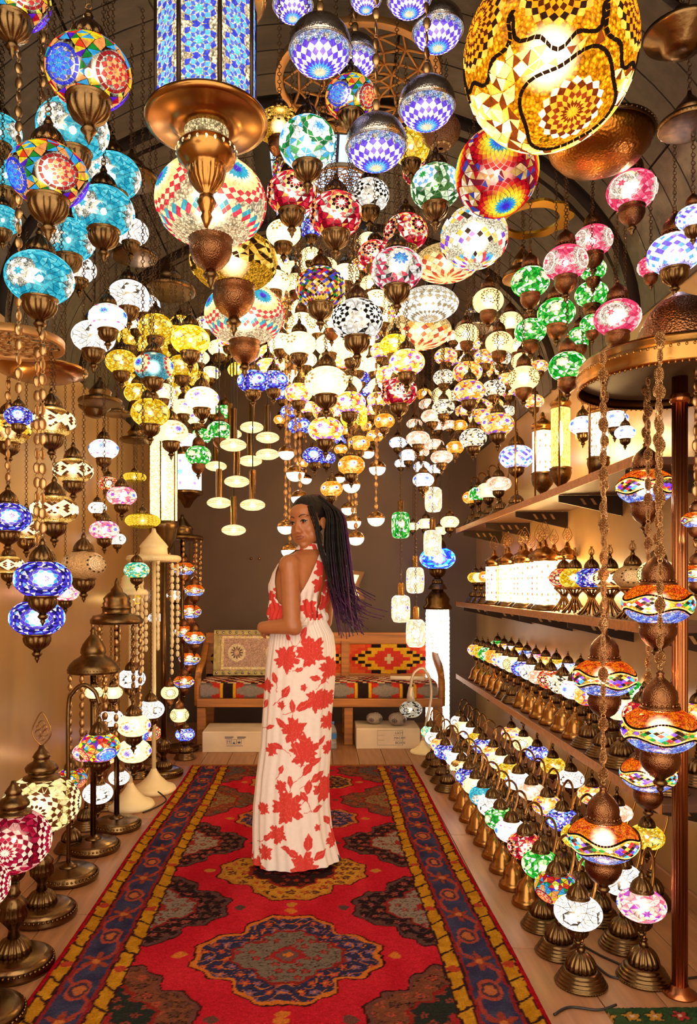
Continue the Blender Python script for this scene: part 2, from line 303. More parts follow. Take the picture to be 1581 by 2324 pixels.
# pendant lamps: style, X, Y, Z, globe radius (m), chain kind, chain top height (0 = ceiling), tiles, label
PENDANTS = [
('rainbow',-0.722,1.772,2.670,0.0860,'link',0,0,'multicolour mosaic pendant lamp with blue and red medallions, highest of its kind'),
('rainbow',-0.478,1.564,2.346,0.0860,'link',0,0,'multicolour mosaic pendant lamp with blue and red medallions, largest of its kind'),
('rainbow',-0.604,1.680,2.196,0.0860,'link',0,0,'multicolour mosaic pendant lamp with blue and red medallions, lowest of its kind'),
('turq',-0.686,2.098,2.552,0.0975,'link',0,0,'turquoise crackle mosaic pendant lamp with white bead medallions, highest of its kind'),
('turq',-1.105,2.605,2.853,0.0728,'link',0,0,'turquoise crackle mosaic pendant lamp with white bead medallions, leftmost of its kind'),
('turq',-1.198,2.880,2.854,0.1000,'link',0,0,'turquoise crackle mosaic pendant lamp with white bead medallions, sixth nearest to the largest cream globe'),
('turq',-0.704,2.573,2.682,0.0938,'link',0,0,'turquoise crackle mosaic pendant lamp with white bead medallions, rightmost of its kind'),
('turq',-0.697,2.438,2.494,0.0975,'link',0,0,'turquoise crackle mosaic pendant lamp with white bead medallions, nearest to the large amber globe'),
('turq',-0.915,2.748,2.544,0.0954,'link',0,0,'turquoise crackle mosaic pendant lamp with white bead medallions, second nearest to the turquoise bead lamp'),
('turq',-1.047,2.490,2.491,0.0571,'link',0,0,'turquoise crackle mosaic pendant lamp with white bead medallions, smallest of its kind'),
('turq',-0.803,2.164,2.164,0.0955,'link',0,0,'turquoise crackle mosaic pendant lamp with white bead medallions, lowest of its kind'),
('whitecrack',-0.787,3.155,2.765,0.0724,'link',0,0,'white crackle mosaic pendant lamp with a star, highest of its kind'),
('whitecrack',-1.154,3.627,2.807,0.0800,'link',0,0,'white crackle mosaic pendant lamp with a star, leftmost of its kind'),
('whitecrack',-0.746,2.955,2.419,0.0791,'link',2.828,0,'white crackle mosaic pendant lamp with a star, second nearest to the turquoise bead lamp'),
('whitecrack',-0.852,2.846,2.221,0.0803,'link',0,0,'white crackle mosaic pendant lamp with a star, largest of its kind'),
('whitecrack',-1.065,3.860,0.594,0.0613,'link',1.07,0,'white crackle mosaic pendant lamp with a star, fifth nearest to the framed picture'),
('whitecrack',-1.010,4.060,0.773,0.0740,'link',1.07,0,'white crackle mosaic pendant lamp with a star, fourth nearest to the framed picture'),
('whitecrack',-1.139,3.880,0.202,0.0753,'link',1.07,0,'white crackle mosaic pendant lamp with a star, lowest of its kind'),
('whitecrack',-1.080,4.070,0.234,0.0551,'link',1.07,0,'white crackle mosaic pendant lamp with a star, seventh nearest to the framed picture'),
('creameye',-0.942,3.830,0.563,0.0856,'link',1.07,0,'cream pendant lamp with violet flower dots, leftmost of its kind'),
('creameye',-0.981,3.990,0.397,0.0915,'link',1.07,0,'cream pendant lamp with violet flower dots, lowest of its kind'),
('white',-1.061,3.550,0.770,0.0418,'link',0.853,0,'bright white pendant lamp with faint leaf marks, lowest of its kind'),
('white',-0.983,3.600,0.763,0.0445,'link',0.853,0,'bright white pendant lamp with faint leaf marks, nearest to the framed picture'),
('rug',-1.037,5.800,1.408,0.0819,'link',1.625,0,'amber pendant with black zigzags and coloured diamonds, leftmost of its kind'),
('rug',-0.932,5.660,1.242,0.0732,'link',1.625,0,"amber pendant with black zigzags and coloured diamonds, nearest to the woman's head"),
('rug',-1.020,5.960,1.072,0.0912,'link',1.625,0,"amber pendant with black zigzags and coloured diamonds, second nearest to the woman's braids"),
('rug',-1.037,5.800,0.924,0.0716,'link',1.261,0,'amber pendant with black zigzags and coloured diamonds, smallest of its kind'),
('rug',-0.932,5.660,0.885,0.0799,'link',1.11,0,'amber pendant with black zigzags and coloured diamonds, nearest to the framed picture'),
('rug',-1.020,5.960,0.697,0.0841,'link',0.908,0,'amber pendant with black zigzags and coloured diamonds, second nearest to the framed picture'),
('rug',-1.037,5.800,0.535,0.0785,'link',0.795,0,'amber pendant with black zigzags and coloured diamonds, fourth nearest to the framed picture'),
('creamdot',-0.939,4.750,0.599,0.0559,'link',1.425,0,'cream pendant lamp with brown dot medallions, leftmost of its kind'),
('creamdot',-0.868,4.700,0.465,0.0594,'link',1.425,0,'cream pendant lamp with brown dot medallions, lowest of its kind'),
('whitecrack',-1.014,4.550,0.526,0.0803,'link',1.425,0,'white crackle mosaic pendant lamp with a star, third nearest to the framed picture'),
('whitecrack',-1.299,6.775,1.191,0.0677,'link',0,0,'white crackle mosaic pendant lamp with a star, rightmost of its kind'),
('whitecrack',-1.323,6.096,1.017,0.0574,'link',0,0,'white crackle mosaic pendant lamp with a star, smallest of its kind'),
('multiB',-0.753,2.688,2.236,0.0680,'link',0,0,'white pendant lamp with small blue flowers, largest of its kind'),
('multiB',-0.855,3.715,2.667,0.0721,'link',0,0,'white pendant lamp with small blue flowers, highest of its kind'),
('multiB',-1.073,3.755,1.960,0.0729,'link',2.178,0,'white pendant lamp with small blue flowers, leftmost of its kind'),
('multiB',-0.803,4.610,2.170,0.0651,'link',0,0,'white pendant lamp with small blue flowers, nearest to the tall lit column lantern'),
('yellow',-0.719,3.323,2.424,0.0743,'link',0,0,'golden yellow crackle mosaic pendant lamp, third nearest to the largest cream globe'),
('yellow',-0.504,2.965,2.248,0.0750,'link',0,0,'golden yellow crackle mosaic pendant lamp, largest of its kind'),
('yellow',-0.718,3.778,2.531,0.0733,'link',0,0,'golden yellow crackle mosaic pendant lamp, fourth nearest to the largest cream globe'),
('yellow',-0.913,3.488,2.317,0.0739,'link',0,0,'golden yellow crackle mosaic pendant lamp, leftmost of its kind'),
('yellow',-0.658,3.643,2.340,0.0750,'link',0,0,'golden yellow crackle mosaic pendant lamp, fifth nearest to the turquoise bead lamp'),
('yellow',-0.680,3.040,1.978,0.0769,'link',0,0,'golden yellow crackle mosaic pendant lamp, nearest to the tall lit column lantern'),
('yellow',-0.865,3.597,2.200,0.0635,'link',0,0,'golden yellow crackle mosaic pendant lamp, third nearest to the tall lit column lantern'),
('yellow',-0.825,3.905,2.520,0.0758,'link',0,0,'golden yellow crackle mosaic pendant lamp, nearest to the turquoise bead lamp'),
('yellow',-1.148,4.593,2.793,0.0784,'link',0,0,'golden yellow crackle mosaic pendant lamp, ninth nearest to the turquoise bead lamp'),
('yellow',-1.335,5.431,1.179,0.0607,'link',0,0,'golden yellow crackle mosaic pendant lamp, lowest of its kind'),
('turqmed',-0.636,2.898,2.122,0.0750,'link',2.828,0,'turquoise bead pendant lamp with large cream and red medallion'),
('creameye',-0.877,5.543,2.964,0.0750,'link',0,0,'cream pendant lamp with violet flower dots, third nearest to the turquoise bead lamp'),
('creameye',-0.843,5.900,2.951,0.0764,'link',0,0,'cream pendant lamp with violet flower dots, sixth nearest to the turquoise bead lamp'),
('creameye',-0.519,3.355,2.114,0.0750,'link',0,0,'cream pendant lamp with violet flower dots, seventh nearest to the turquoise bead lamp'),
('creameye',-0.666,3.402,1.975,0.0760,'link',0,0,'cream pendant lamp with violet flower dots, nearest to the tall lit column lantern'),
('creameye',-0.861,4.168,2.354,0.0687,'link',2.918,0,'cream pendant lamp with violet flower dots, nearest to the turquoise bead lamp'),
('creameye',-0.808,4.506,2.349,0.0716,'link',0,0,'cream pendant lamp with violet flower dots, third nearest to the tall lit column lantern'),
('creameye',-0.646,4.904,2.833,0.0750,'link',0,0,'cream pendant lamp with violet flower dots, fourth nearest to the large amber globe'),
('creameye',-0.904,6.375,2.775,0.0750,'link',0,0,'cream pendant lamp with violet flower dots, fifth nearest to the tall lit column lantern'),
('green',-0.629,4.777,2.267,0.0759,'link',0,0,"green mosaic pendant lamp with pale stars, nearest to the woman's head"),
('green',-0.895,5.766,2.428,0.0763,'link',0,0,'green mosaic pendant lamp with pale stars, smallest of its kind'),
('green',-0.699,4.383,2.038,0.0748,'link',0,0,'green mosaic pendant lamp with pale stars, lowest of its kind'),
('green',-0.703,5.667,2.585,0.0750,'link',0,0,'green mosaic pendant lamp with pale stars, second nearest to the turquoise bead lamp'),
('amberzig',-0.887,2.496,1.821,0.0771,'link',2.048,0,'cream and amber pendant lamp with brown lozenges, highest of its kind'),
('amberzig',-1.009,3.091,1.751,0.0800,'link',2.108,0,'cream and amber pendant lamp with brown lozenges, rightmost of its kind'),
('amberzig',-0.912,2.594,1.539,0.0793,'link',0,0,'cream and amber pendant lamp with brown lozenges, nearest to the beige swirl lamp'),
('amberzig',-1.327,3.412,1.536,0.0803,'link',0,0,'cream and amber pendant lamp with brown lozenges, second nearest to the beige swirl lamp'),
('amberzig',-1.342,3.254,1.367,0.0632,'link',0,0,'cream and amber pendant lamp with brown lozenges, lowest of its kind'),
('amberdia',-1.296,3.143,1.931,0.0878,'link',0,0,'amber diamond mosaic pendant lamp'),
('bluemed',-0.913,2.287,1.793,0.0417,'coin',0,0,'blue and violet medallion mosaic pendant lamp, highest of its kind'),
('bluemed',-1.246,3.013,1.550,0.0886,'coin',2.108,0,'blue and violet medallion mosaic pendant lamp, leftmost of its kind'),
('bluemed',-0.836,2.277,1.296,0.0837,'coin',0,0,'blue and violet medallion mosaic pendant lamp, rightmost of its kind'),
('bluemed',-0.898,2.397,1.173,0.0846,'coin',2.048,0,'blue and violet medallion mosaic pendant lamp, lowest of its kind'),
('pinkmulti',-0.978,3.737,1.723,0.0725,'link',2.178,0,'pale pink and violet floral pendant lamp, highest of its kind'),
('pinkmulti',-0.919,3.227,1.516,0.0617,'link',0,0,'pale pink and violet floral pendant lamp, second nearest to the beige swirl lamp'),
('pinkmulti',-1.317,3.907,1.241,0.0690,'link',0,0,'pale pink and violet floral pendant lamp, lowest of its kind'),
('redorange',-1.333,4.762,1.925,0.0616,'link',0,0,'orange red flower mosaic pendant lamp'),
('yellowdisc',-1.164,4.758,1.966,0.0728,'link',2.158,0,'flat yellow mosaic disc pendant lamp, highest of its kind'),
('yellowdisc',-0.649,2.778,1.517,0.0637,'link',0,0,'flat yellow mosaic disc pendant lamp, lowest of its kind'),
('beige',-0.927,2.967,1.357,0.0864,'link',0,0,'unlit beige pendant lamp with bead swirls'),
('whitecrack',-1.330,4.522,1.746,0.0532,'link',0,0,'white crackle mosaic pendant lamp with a star, nearest to the tall lit column lantern'),
('whitecrack',-1.333,4.980,1.586,0.0557,'link',0,0,'white crackle mosaic pendant lamp with a star, nearest to the beige swirl lamp'),
('teal',-1.010,4.176,1.363,0.0688,'link',0,0,'small teal bead mosaic pendant lamp'),
('half',0.006,2.134,2.813,0.0860,'coin',0,0,'white pendant lamp with violet diamond rosette under metal dome, largest of its kind'),
('half',0.125,2.535,3.067,0.0746,'coin',0,0,'white pendant lamp with violet diamond rosette under metal dome, nearest to the pierced lattice disc'),
('half',0.405,2.530,3.162,0.0833,'coin',0,0,'white pendant lamp with violet diamond rosette under metal dome, rightmost of its kind'),
('half',0.332,2.284,2.746,0.0833,'coin',0,0,'white pendant lamp with violet diamond rosette under metal dome, nearest to the red rainbow ball'),
('half',0.171,2.198,2.575,0.0860,'coin',0,0,'white pendant lamp with violet diamond rosette under metal dome, lowest of its kind'),
('half',-0.088,2.637,3.330,0.0698,'coin',0,0,'white pendant lamp with violet diamond rosette under metal dome, leftmost of its kind'),
('half',0.150,2.340,3.112,0.0468,'coin',0,0,'white pendant lamp with violet diamond rosette under metal dome, smallest of its kind'),
('half',0.291,2.388,3.157,0.0688,'coin',0,0,'white pendant lamp with violet diamond rosette under metal dome, highest of its kind'),
('rainbow',0.107,2.429,2.858,0.0814,'link',0,0,'multicolour mosaic pendant lamp with blue and red medallions, rightmost of its kind'),
('bigamber',-0.129,2.513,2.817,0.0776,'link',0,0,'large amber mosaic pendant lamp with dark triangles, highest of its kind'),
('greenflower',-0.033,2.373,2.676,0.0879,'link',0,0,'green, blue and white flower mosaic pendant lamp'),
('yellowball',0.378,3.044,3.060,0.0752,'link',3.278,0,'yellow crackle ball pendant lamp'),
('darkbead',0.478,2.913,3.043,0.0754,'link',0,0,'unlit dark bead pendant globe'),
('greenmed',0.418,2.661,2.692,0.0877,'link',0,0,'green and white medallion mosaic pendant lamp'),
('red',0.484,3.594,3.262,0.0761,'link',0,0,'red mosaic pendant lamp, highest of its kind'),
('red',0.254,3.352,2.758,0.0740,'link',0,0,'red mosaic pendant lamp, leftmost of its kind'),
('red',0.337,2.877,2.632,0.0829,'link',3.278,0,'red mosaic pendant lamp, largest of its kind'),
('redmed',-0.095,2.738,2.708,0.0902,'link',0,0,'dark red medallion mosaic pendant lamp, highest of its kind'),
('redmed',0.063,2.622,2.574,0.0910,'link',0,0,'dark red medallion mosaic pendant lamp, lowest of its kind'),
('multidia',-0.115,3.478,3.202,0.0941,'link',0,0,'multicolour diamond mosaic pendant lamp, highest of its kind'),
('multidia',0.010,2.812,2.395,0.0935,'link',3.278,0,'multicolour diamond mosaic pendant lamp, lowest of its kind'),
('blackwhite',0.240,3.482,3.088,0.0901,'link',0,0,'black and white medallion pendant lamp, highest of its kind'),
('blackwhite',0.142,2.712,2.237,0.0917,'link',3.278,0,'black and white medallion pendant lamp, lowest of its kind'),
('white',-0.148,3.222,2.791,0.0739,'link',0,0,'bright white pendant lamp with faint leaf marks, highest of its kind'),
('white',0.296,4.420,3.316,0.0585,'link',0,0,'bright white pendant lamp with faint leaf marks, nearest to the red rainbow ball'),
('white',-0.083,3.350,2.355,0.0759,'link',0,0,'bright white pendant lamp with faint leaf marks, second nearest to the turquoise bead lamp'),
('white',-0.209,3.585,2.730,0.0738,'link',0,0,'bright white pendant lamp with faint leaf marks, nearest to the large amber globe'),
('white',-0.155,4.629,3.222,0.0762,'link',0,0,'bright white pendant lamp with faint leaf marks, third nearest to the large amber globe'),
('white',-0.042,4.439,3.233,0.0627,'link',0,0,'bright white pendant lamp with faint leaf marks, fourth nearest to the large amber globe'),
('white',0.215,5.070,3.237,0.0775,'link',0,0,'bright white pendant lamp with faint leaf marks, nearest to the black medallion lamp'),
('white',0.347,4.954,3.271,0.0728,'link',0,0,'bright white pendant lamp with faint leaf marks, third nearest to the flat white mosaic lamp'),
('white',0.002,4.089,2.689,0.0698,'link',3.418,0,'bright white pendant lamp with faint leaf marks, seventh nearest to the black medallion lamp'),
('white',0.157,3.383,2.340,0.0716,'link',0,0,'bright white pendant lamp with faint leaf marks, fourth nearest to the black medallion lamp'),
('white',0.033,2.935,2.073,0.0846,'link',3.278,0,'bright white pendant lamp with faint leaf marks, largest of its kind'),
('blue',-0.037,4.212,3.282,0.0669,'link',0,0,'small blue and white mosaic pendant lamp, highest of its kind'),
('blue',-0.217,3.683,2.282,0.0693,'link',0,0,'small blue and white mosaic pendant lamp, second nearest to the turquoise bead lamp'),
('blue',-0.273,5.725,2.740,0.0707,'link',0,0,'small blue and white mosaic pendant lamp, third nearest to the turquoise bead lamp'),
('blue',0.361,5.577,2.725,0.0722,'link',0,0,'small blue and white mosaic pendant lamp, rightmost of its kind'),
('blue',0.305,5.350,2.770,0.0724,'link',0,0,'small blue and white mosaic pendant lamp, nearest to the black medallion lamp'),
('blue',-0.110,4.544,2.245,0.0695,'link',0,0,"small blue and white mosaic pendant lamp, fourth nearest to the woman's head"),
('blue',-0.181,5.031,2.441,0.0710,'link',0,0,'small blue and white mosaic pendant lamp, second nearest to the tall lit column lantern'),
('blue',-0.018,4.299,2.023,0.0683,'link',0,0,"small blue and white mosaic pendant lamp, second nearest to the woman's head"),
('blue',0.069,5.862,2.275,0.0690,'link',0,0,'small blue and white mosaic pendant lamp, lowest of its kind'),
('blue',0.203,6.627,2.573,0.0624,'link',0,0,'small blue and white mosaic pendant lamp, smallest of its kind'),
('blue',-0.298,3.445,2.215,0.0709,'link',0,0,'small blue and white mosaic pendant lamp, leftmost of its kind'),
('redball',0.580,2.429,2.615,0.1300,'link',0,0,'round red mosaic pendant lamp with rainbow rosettes'),
('whitemulti',0.587,2.817,2.584,0.1243,'link',0,0,'round white pendant lamp with multicolour diamond bands'),
('bigcream',-0.360,2.520,2.565,0.1831,'link',0,0,'very large cream mosaic pendant lamp with red diamonds, highest of its kind'),
('bigcream',-0.317,3.243,2.448,0.1698,'link',0,0,'very large cream mosaic pendant lamp with red diamonds, lowest of its kind'),
('bigamber',-0.324,2.887,2.525,0.1664,'link',0,0,'large amber mosaic pendant lamp with dark triangles, lowest of its kind'),
('biggold',0.586,1.899,2.615,0.2100,'link',0,0,'huge round gold mosaic pendant lamp with black zigzags'),
('creamdisc',0.528,3.083,2.604,0.1324,'link',0,0,'wide flat cream mosaic pendant lamp with red diamonds, highest of its kind'),
('creamdisc',0.512,3.804,2.568,0.1656,'link',0,0,'wide flat cream mosaic pendant lamp with red diamonds, lowest of its kind'),
('whitedisc',0.496,3.361,2.540,0.1315,'link',0,0,'wide flat white mosaic pendant lamp'),
('bwred',0.279,2.648,2.393,0.0903,'link',0,0,'black and white pendant lamp with red and blue flowers'),
('multiA',0.377,4.447,2.669,0.0654,'link',0,0,'warm floral mosaic pendant lamp with violet flowers, second nearest to the black medallion lamp'),
('multiA',0.376,3.168,2.220,0.0745,'link',3.278,0,'warm floral mosaic pendant lamp with violet flowers, largest of its kind'),
('multiA',0.349,3.683,2.311,0.0628,'link',0,0,'warm floral mosaic pendant lamp with violet flowers, sixth nearest to the black medallion lamp'),
('multiA',-0.097,3.763,2.244,0.0686,'link',0,0,'warm floral mosaic pendant lamp with violet flowers, fourth nearest to the tall lit column lantern'),
('multiA',0.152,3.585,2.150,0.0759,'link',0,0,"warm floral mosaic pendant lamp with violet flowers, fifth nearest to the woman's head"),
('multiA',0.031,3.051,1.912,0.0700,'link',3.278,0,'warm floral mosaic pendant lamp with violet flowers, lowest of its kind'),
('multiA',-0.074,5.950,2.692,0.0700,'link',0,0,"warm floral mosaic pendant lamp with violet flowers, fourth nearest to the woman's head"),
('multiA',-0.369,3.896,2.490,0.0688,'link',0,0,'warm floral mosaic pendant lamp with violet flowers, nearest to the tall lit column lantern'),
('multiA',-0.338,5.174,2.888,0.0700,'link',0,0,'warm floral mosaic pendant lamp with violet flowers, sixth nearest to the turquoise bead lamp'),
('multiA',-0.510,4.318,2.697,0.0711,'link',0,0,'warm floral mosaic pendant lamp with violet flowers, leftmost of its kind'),
('multiA',0.154,5.950,2.658,0.0700,'link',0,0,"warm floral mosaic pendant lamp with violet flowers, second nearest to the woman's braids"),
('multiA',0.414,5.681,2.612,0.0735,'link',0,0,"warm floral mosaic pendant lamp with violet flowers, fourth nearest to the woman's braids"),
('multiA',-0.385,5.409,3.089,0.0700,'link',0,0,'warm floral mosaic pendant lamp with violet flowers, fifth nearest to the large amber globe'),
('multiA',-0.521,5.861,3.292,0.0690,'link',0,0,'warm floral mosaic pendant lamp with violet flowers, third nearest to the large amber globe'),
('red',0.374,3.451,2.168,0.0832,'link',0,0,'red mosaic pendant lamp, lowest of its kind'),
('orangeeye',0.347,3.909,2.135,0.0529,'link',0,0,'orange pendant lamp with blue eye dots, second nearest to the black medallion lamp'),
('orangeeye',0.218,3.980,2.031,0.0574,'link',3.418,0,"orange pendant lamp with blue eye dots, fifth nearest to the woman's head"),
('orangeeye',-0.335,6.698,2.760,0.0591,'link',0,0,'orange pendant lamp with blue eye dots, leftmost of its kind'),
('orangeeye',0.247,6.375,2.599,0.0600,'link',0,0,'orange pendant lamp with blue eye dots, second nearest to the large amber globe'),
('orangeeye',0.145,3.247,1.798,0.0573,'link',3.278,0,'orange pendant lamp with blue eye dots, largest of its kind'),
('orangeeye',0.070,3.831,1.771,0.0563,'link',0,0,'orange pendant lamp with blue eye dots, lowest of its kind'),
('orangeeye',0.200,6.523,2.464,0.0576,'link',0,0,"orange pendant lamp with blue eye dots, fourth nearest to the woman's head"),
('orangeeye',0.416,5.479,2.371,0.0612,'link',0,0,'orange pendant lamp with blue eye dots, fifth nearest to the black medallion lamp'),
('orangeeye',-0.136,6.611,2.356,0.0506,'link',0,0,'orange pendant lamp with blue eye dots, smallest of its kind'),
('orangeeye',0.427,6.375,2.632,0.0600,'link',0,0,'orange pendant lamp with blue eye dots, third nearest to the black medallion lamp'),
('yellow',-0.218,5.609,3.337,0.0825,'link',0,0,'golden yellow crackle mosaic pendant lamp, nearest to the large amber globe'),
('yellow',-0.106,5.795,2.928,0.0750,'link',0,0,"golden yellow crackle mosaic pendant lamp, second nearest to the woman's head"),
('yellow',-0.590,5.543,2.873,0.0750,'link',0,0,"golden yellow crackle mosaic pendant lamp, third nearest to the woman's head"),
('yellow',-0.768,6.185,3.203,0.0728,'link',0,0,'golden yellow crackle mosaic pendant lamp, fourth nearest to the large amber globe'),
('creamdot',0.127,5.522,3.127,0.0747,'link',0,0,'cream pendant lamp with brown dot medallions, second nearest to the black medallion lamp'),
('creamdot',-0.284,5.950,3.025,0.0700,'link',0,0,'cream pendant lamp with brown dot medallions, nearest to the turquoise bead lamp'),
('creamdot',0.079,5.615,2.976,0.0727,'link',0,0,'cream pendant lamp with brown dot medallions, third nearest to the black medallion lamp'),
('halfdome',-0.184,4.404,2.057,0.0479,'coin',0,0,'small white bowl pendant under brass dome, highest of its kind'),
('halfdome',-0.125,4.175,1.901,0.0516,'coin',0,0,'small white bowl pendant under brass dome, largest of its kind'),
('halfdome',-0.107,6.762,2.238,0.0517,'coin',0,0,'small white bowl pendant under brass dome, smallest of its kind'),
('halfdome',-0.096,3.972,1.742,0.0467,'coin',0,0,"small white bowl pendant under brass dome, second nearest to the woman's head"),
('halfdome',-0.193,4.497,1.627,0.0503,'coin',0,0,'small white bowl pendant under brass dome, leftmost of its kind'),
('halfdome',-0.183,4.850,1.503,0.0542,'coin',0,0,'small white bowl pendant under brass dome, lowest of its kind'),
('halfdome',0.427,5.382,2.120,0.0602,'coin',0,0,'small white bowl pendant under brass dome, rightmost of its kind'),
('halfdome',0.187,4.181,1.836,0.0492,'coin',0,0,'small white bowl pendant under brass dome, fourth nearest to the blue bowl lamp'),
('halfdome',0.396,5.950,2.332,0.0525,'coin',0,0,'small white bowl pendant under brass dome, nearest to the black medallion lamp'),
('halfdome',0.356,4.586,1.685,0.0526,'coin',0,0,'small white bowl pendant under brass dome, third nearest to the star on the wall'),
('halfdome',0.214,5.191,1.809,0.0519,'coin',0,0,"small white bowl pendant under brass dome, fourth nearest to the woman's head"),
('halfdome',0.230,4.946,1.697,0.0553,'coin',0,0,"small white bowl pendant under brass dome, second nearest to the woman's braids"),
('halfdome',0.222,4.387,1.554,0.0490,'coin',0,0,"small white bowl pendant under brass dome, nearest to the woman's braids"),
('halfdome',0.194,6.734,2.245,0.0515,'coin',0,0,'small white bowl pendant under brass dome, third nearest to the flat white mosaic lamp'),
('rod',-0.409,4.641,2.258,0.0723,'link',0,0,'flat white disc lamp on brass rod, highest of its kind'),
('rod',-0.322,4.799,2.226,0.0748,'link',0,0,'flat white disc lamp on brass rod, rightmost of its kind'),
('rod',-0.330,4.915,2.139,0.0766,'link',0,0,"flat white disc lamp on brass rod, third nearest to the woman's head"),
('rod',-0.430,4.773,2.072,0.0744,'link',0,0,"flat white disc lamp on brass rod, fifth nearest to the woman's head"),
('rod',-0.474,4.198,2.065,0.0741,'link',0,0,'flat white disc lamp on brass rod, largest of its kind'),
('rod',-0.478,4.420,1.891,0.0741,'link',0,0,'flat white disc lamp on brass rod, third nearest to the tall lit column lantern'),
('rod',-0.391,4.490,1.761,0.0753,'link',0,0,"flat white disc lamp on brass rod, nearest to the woman's head"),
('rod',-0.513,4.569,1.616,0.0739,'link',0,0,'flat white disc lamp on brass rod, lowest of its kind'),
('rod',-0.611,4.636,1.790,0.0750,'link',0,0,'flat white disc lamp on brass rod, second nearest to the tall lit column lantern'),
('rod',-0.717,5.278,2.119,0.0745,'link',0,0,'flat white disc lamp on brass rod, leftmost of its kind'),
('rod',-0.594,5.100,2.310,0.0750,'link',0,0,'flat white disc lamp on brass rod, nearest to the turquoise bead lamp'),
('pink',0.972,2.940,2.543,0.0830,'link',0,0,'pink striped mosaic pendant lamp with white medallions, leftmost of its kind'),
('pink',1.206,3.284,2.788,0.0821,'link',0,0,'pink striped mosaic pendant lamp with white medallions, second nearest to the scalloped gold ring'),
('pink',1.198,2.996,2.348,0.0890,'link',0,0,'pink striped mosaic pendant lamp with white medallions, lowest of its kind'),
('pink',1.208,2.883,2.796,0.0916,'link',0,0,'pink striped mosaic pendant lamp with white medallions, highest of its kind'),
('pink',1.344,3.026,2.565,0.0516,'link',0,0,'pink striped mosaic pendant lamp with white medallions, rightmost of its kind'),
('purple',1.292,2.714,2.480,0.0926,'link',0,0,'violet and white lattice mosaic pendant lamp, lowest of its kind'),
('purple',1.175,2.347,2.428,0.0497,'link',2.678,0,'violet and white lattice mosaic pendant lamp, highest of its kind'),
('green',0.871,3.073,2.522,0.0759,'link',0,0,'green mosaic pendant lamp with pale stars, largest of its kind'),
('green',1.027,3.228,2.451,0.0779,'link',0,0,'green mosaic pendant lamp with pale stars, third nearest to the flat white mosaic lamp'),
('green',1.033,3.643,2.514,0.0750,'link',2.958,0,'green mosaic pendant lamp with pale stars, second nearest to the flat white mosaic lamp'),
('green',1.343,3.842,2.550,0.0655,'link',0,0,'green mosaic pendant lamp with pale stars, second nearest to the round brass plate'),
('green',1.041,3.126,2.191,0.0763,'link',0,0,'green mosaic pendant lamp with pale stars, nearest to the glowing cylinder'),
('green',1.274,3.470,2.740,0.0592,'link',0,0,'green mosaic pendant lamp with pale stars, highest of its kind'),
('green',1.327,3.634,2.690,0.0770,'link',0,0,'green mosaic pendant lamp with pale stars, third nearest to the scalloped gold ring'),
('green',1.162,3.176,2.387,0.0486,'link',0,0,'green mosaic pendant lamp with pale stars, nearest to the round brass plate'),
('creamdot',0.766,3.373,2.557,0.0694,'link',0,0,'cream pendant lamp with brown dot medallions, largest of its kind'),
('creamdot',1.090,4.250,2.772,0.0700,'link',0,0,'cream pendant lamp with brown dot medallions, second nearest to the scalloped gold ring'),
('creamdot',0.928,3.839,2.521,0.0700,'link',0,0,'cream pendant lamp with brown dot medallions, fourth nearest to the flat white mosaic lamp'),
('creamdot',0.934,3.400,2.217,0.0700,'link',2.958,0,'cream pendant lamp with brown dot medallions, rightmost of its kind'),
('creamdot',1.250,4.591,2.652,0.0648,'link',0,0,'cream pendant lamp with brown dot medallions, second nearest to the glowing cylinder'),
('creamdot',1.081,4.978,3.003,0.0586,'link',0,0,'cream pendant lamp with brown dot medallions, second nearest to the flat white mosaic lamp'),
('multiA',1.018,4.577,2.670,0.0700,'link',2.838,0,'warm floral mosaic pendant lamp with violet flowers, third nearest to the scalloped gold ring'),
('multiA',1.272,4.306,2.537,0.0507,'link',0,0,'warm floral mosaic pendant lamp with violet flowers, rightmost of its kind'),
('multiA',0.717,3.593,2.300,0.0697,'link',0,0,'warm floral mosaic pendant lamp with violet flowers, eighth nearest to the scalloped gold ring'),
('multiA',0.698,3.450,2.172,0.0710,'link',0,0,'warm floral mosaic pendant lamp with violet flowers, ninth nearest to the blue bowl lamp'),
('multiA',1.161,4.602,2.542,0.0569,'link',0,0,'warm floral mosaic pendant lamp with violet flowers, fourth nearest to the round brass plate'),
('multiA',1.323,5.169,2.625,0.0669,'link',0,0,'warm floral mosaic pendant lamp with violet flowers, third nearest to the glowing cylinder'),
('multiA',1.123,5.174,2.517,0.0700,'link',0,0,'warm floral mosaic pendant lamp with violet flowers, fifth nearest to the blue bowl lamp'),
('multiA',0.788,3.283,1.984,0.0695,'link',0,0,'warm floral mosaic pendant lamp with violet flowers, nearest to the blue bowl lamp'),
('multiA',1.294,4.491,2.379,0.0594,'link',0,0,'warm floral mosaic pendant lamp with violet flowers, nearest to the glowing cylinder'),
('multiA',1.035,5.517,2.946,0.0714,'link',0,0,'warm floral mosaic pendant lamp with violet flowers, sixth nearest to the flat white mosaic lamp'),
('multiA',1.058,5.083,2.904,0.0598,'link',0,0,'warm floral mosaic pendant lamp with violet flowers, nearest to the scalloped gold ring'),
('beads',0.777,4.620,2.560,0.0652,'link',0,0,'cream bead pendant lamp with dark star, nearest to the flat white mosaic lamp'),
('beads',0.714,4.261,2.290,0.0627,'link',0,0,'cream bead pendant lamp with dark star, leftmost of its kind'),
('beads',0.763,3.683,2.001,0.0650,'link',0,0,'cream bead pendant lamp with dark star, lowest of its kind'),
('beads',1.332,5.278,2.508,0.0559,'link',0,0,'cream bead pendant lamp with dark star, rightmost of its kind'),
('beads',1.100,6.052,2.806,0.0641,'link',0,0,'cream bead pendant lamp with dark star, third nearest to the flat white mosaic lamp'),
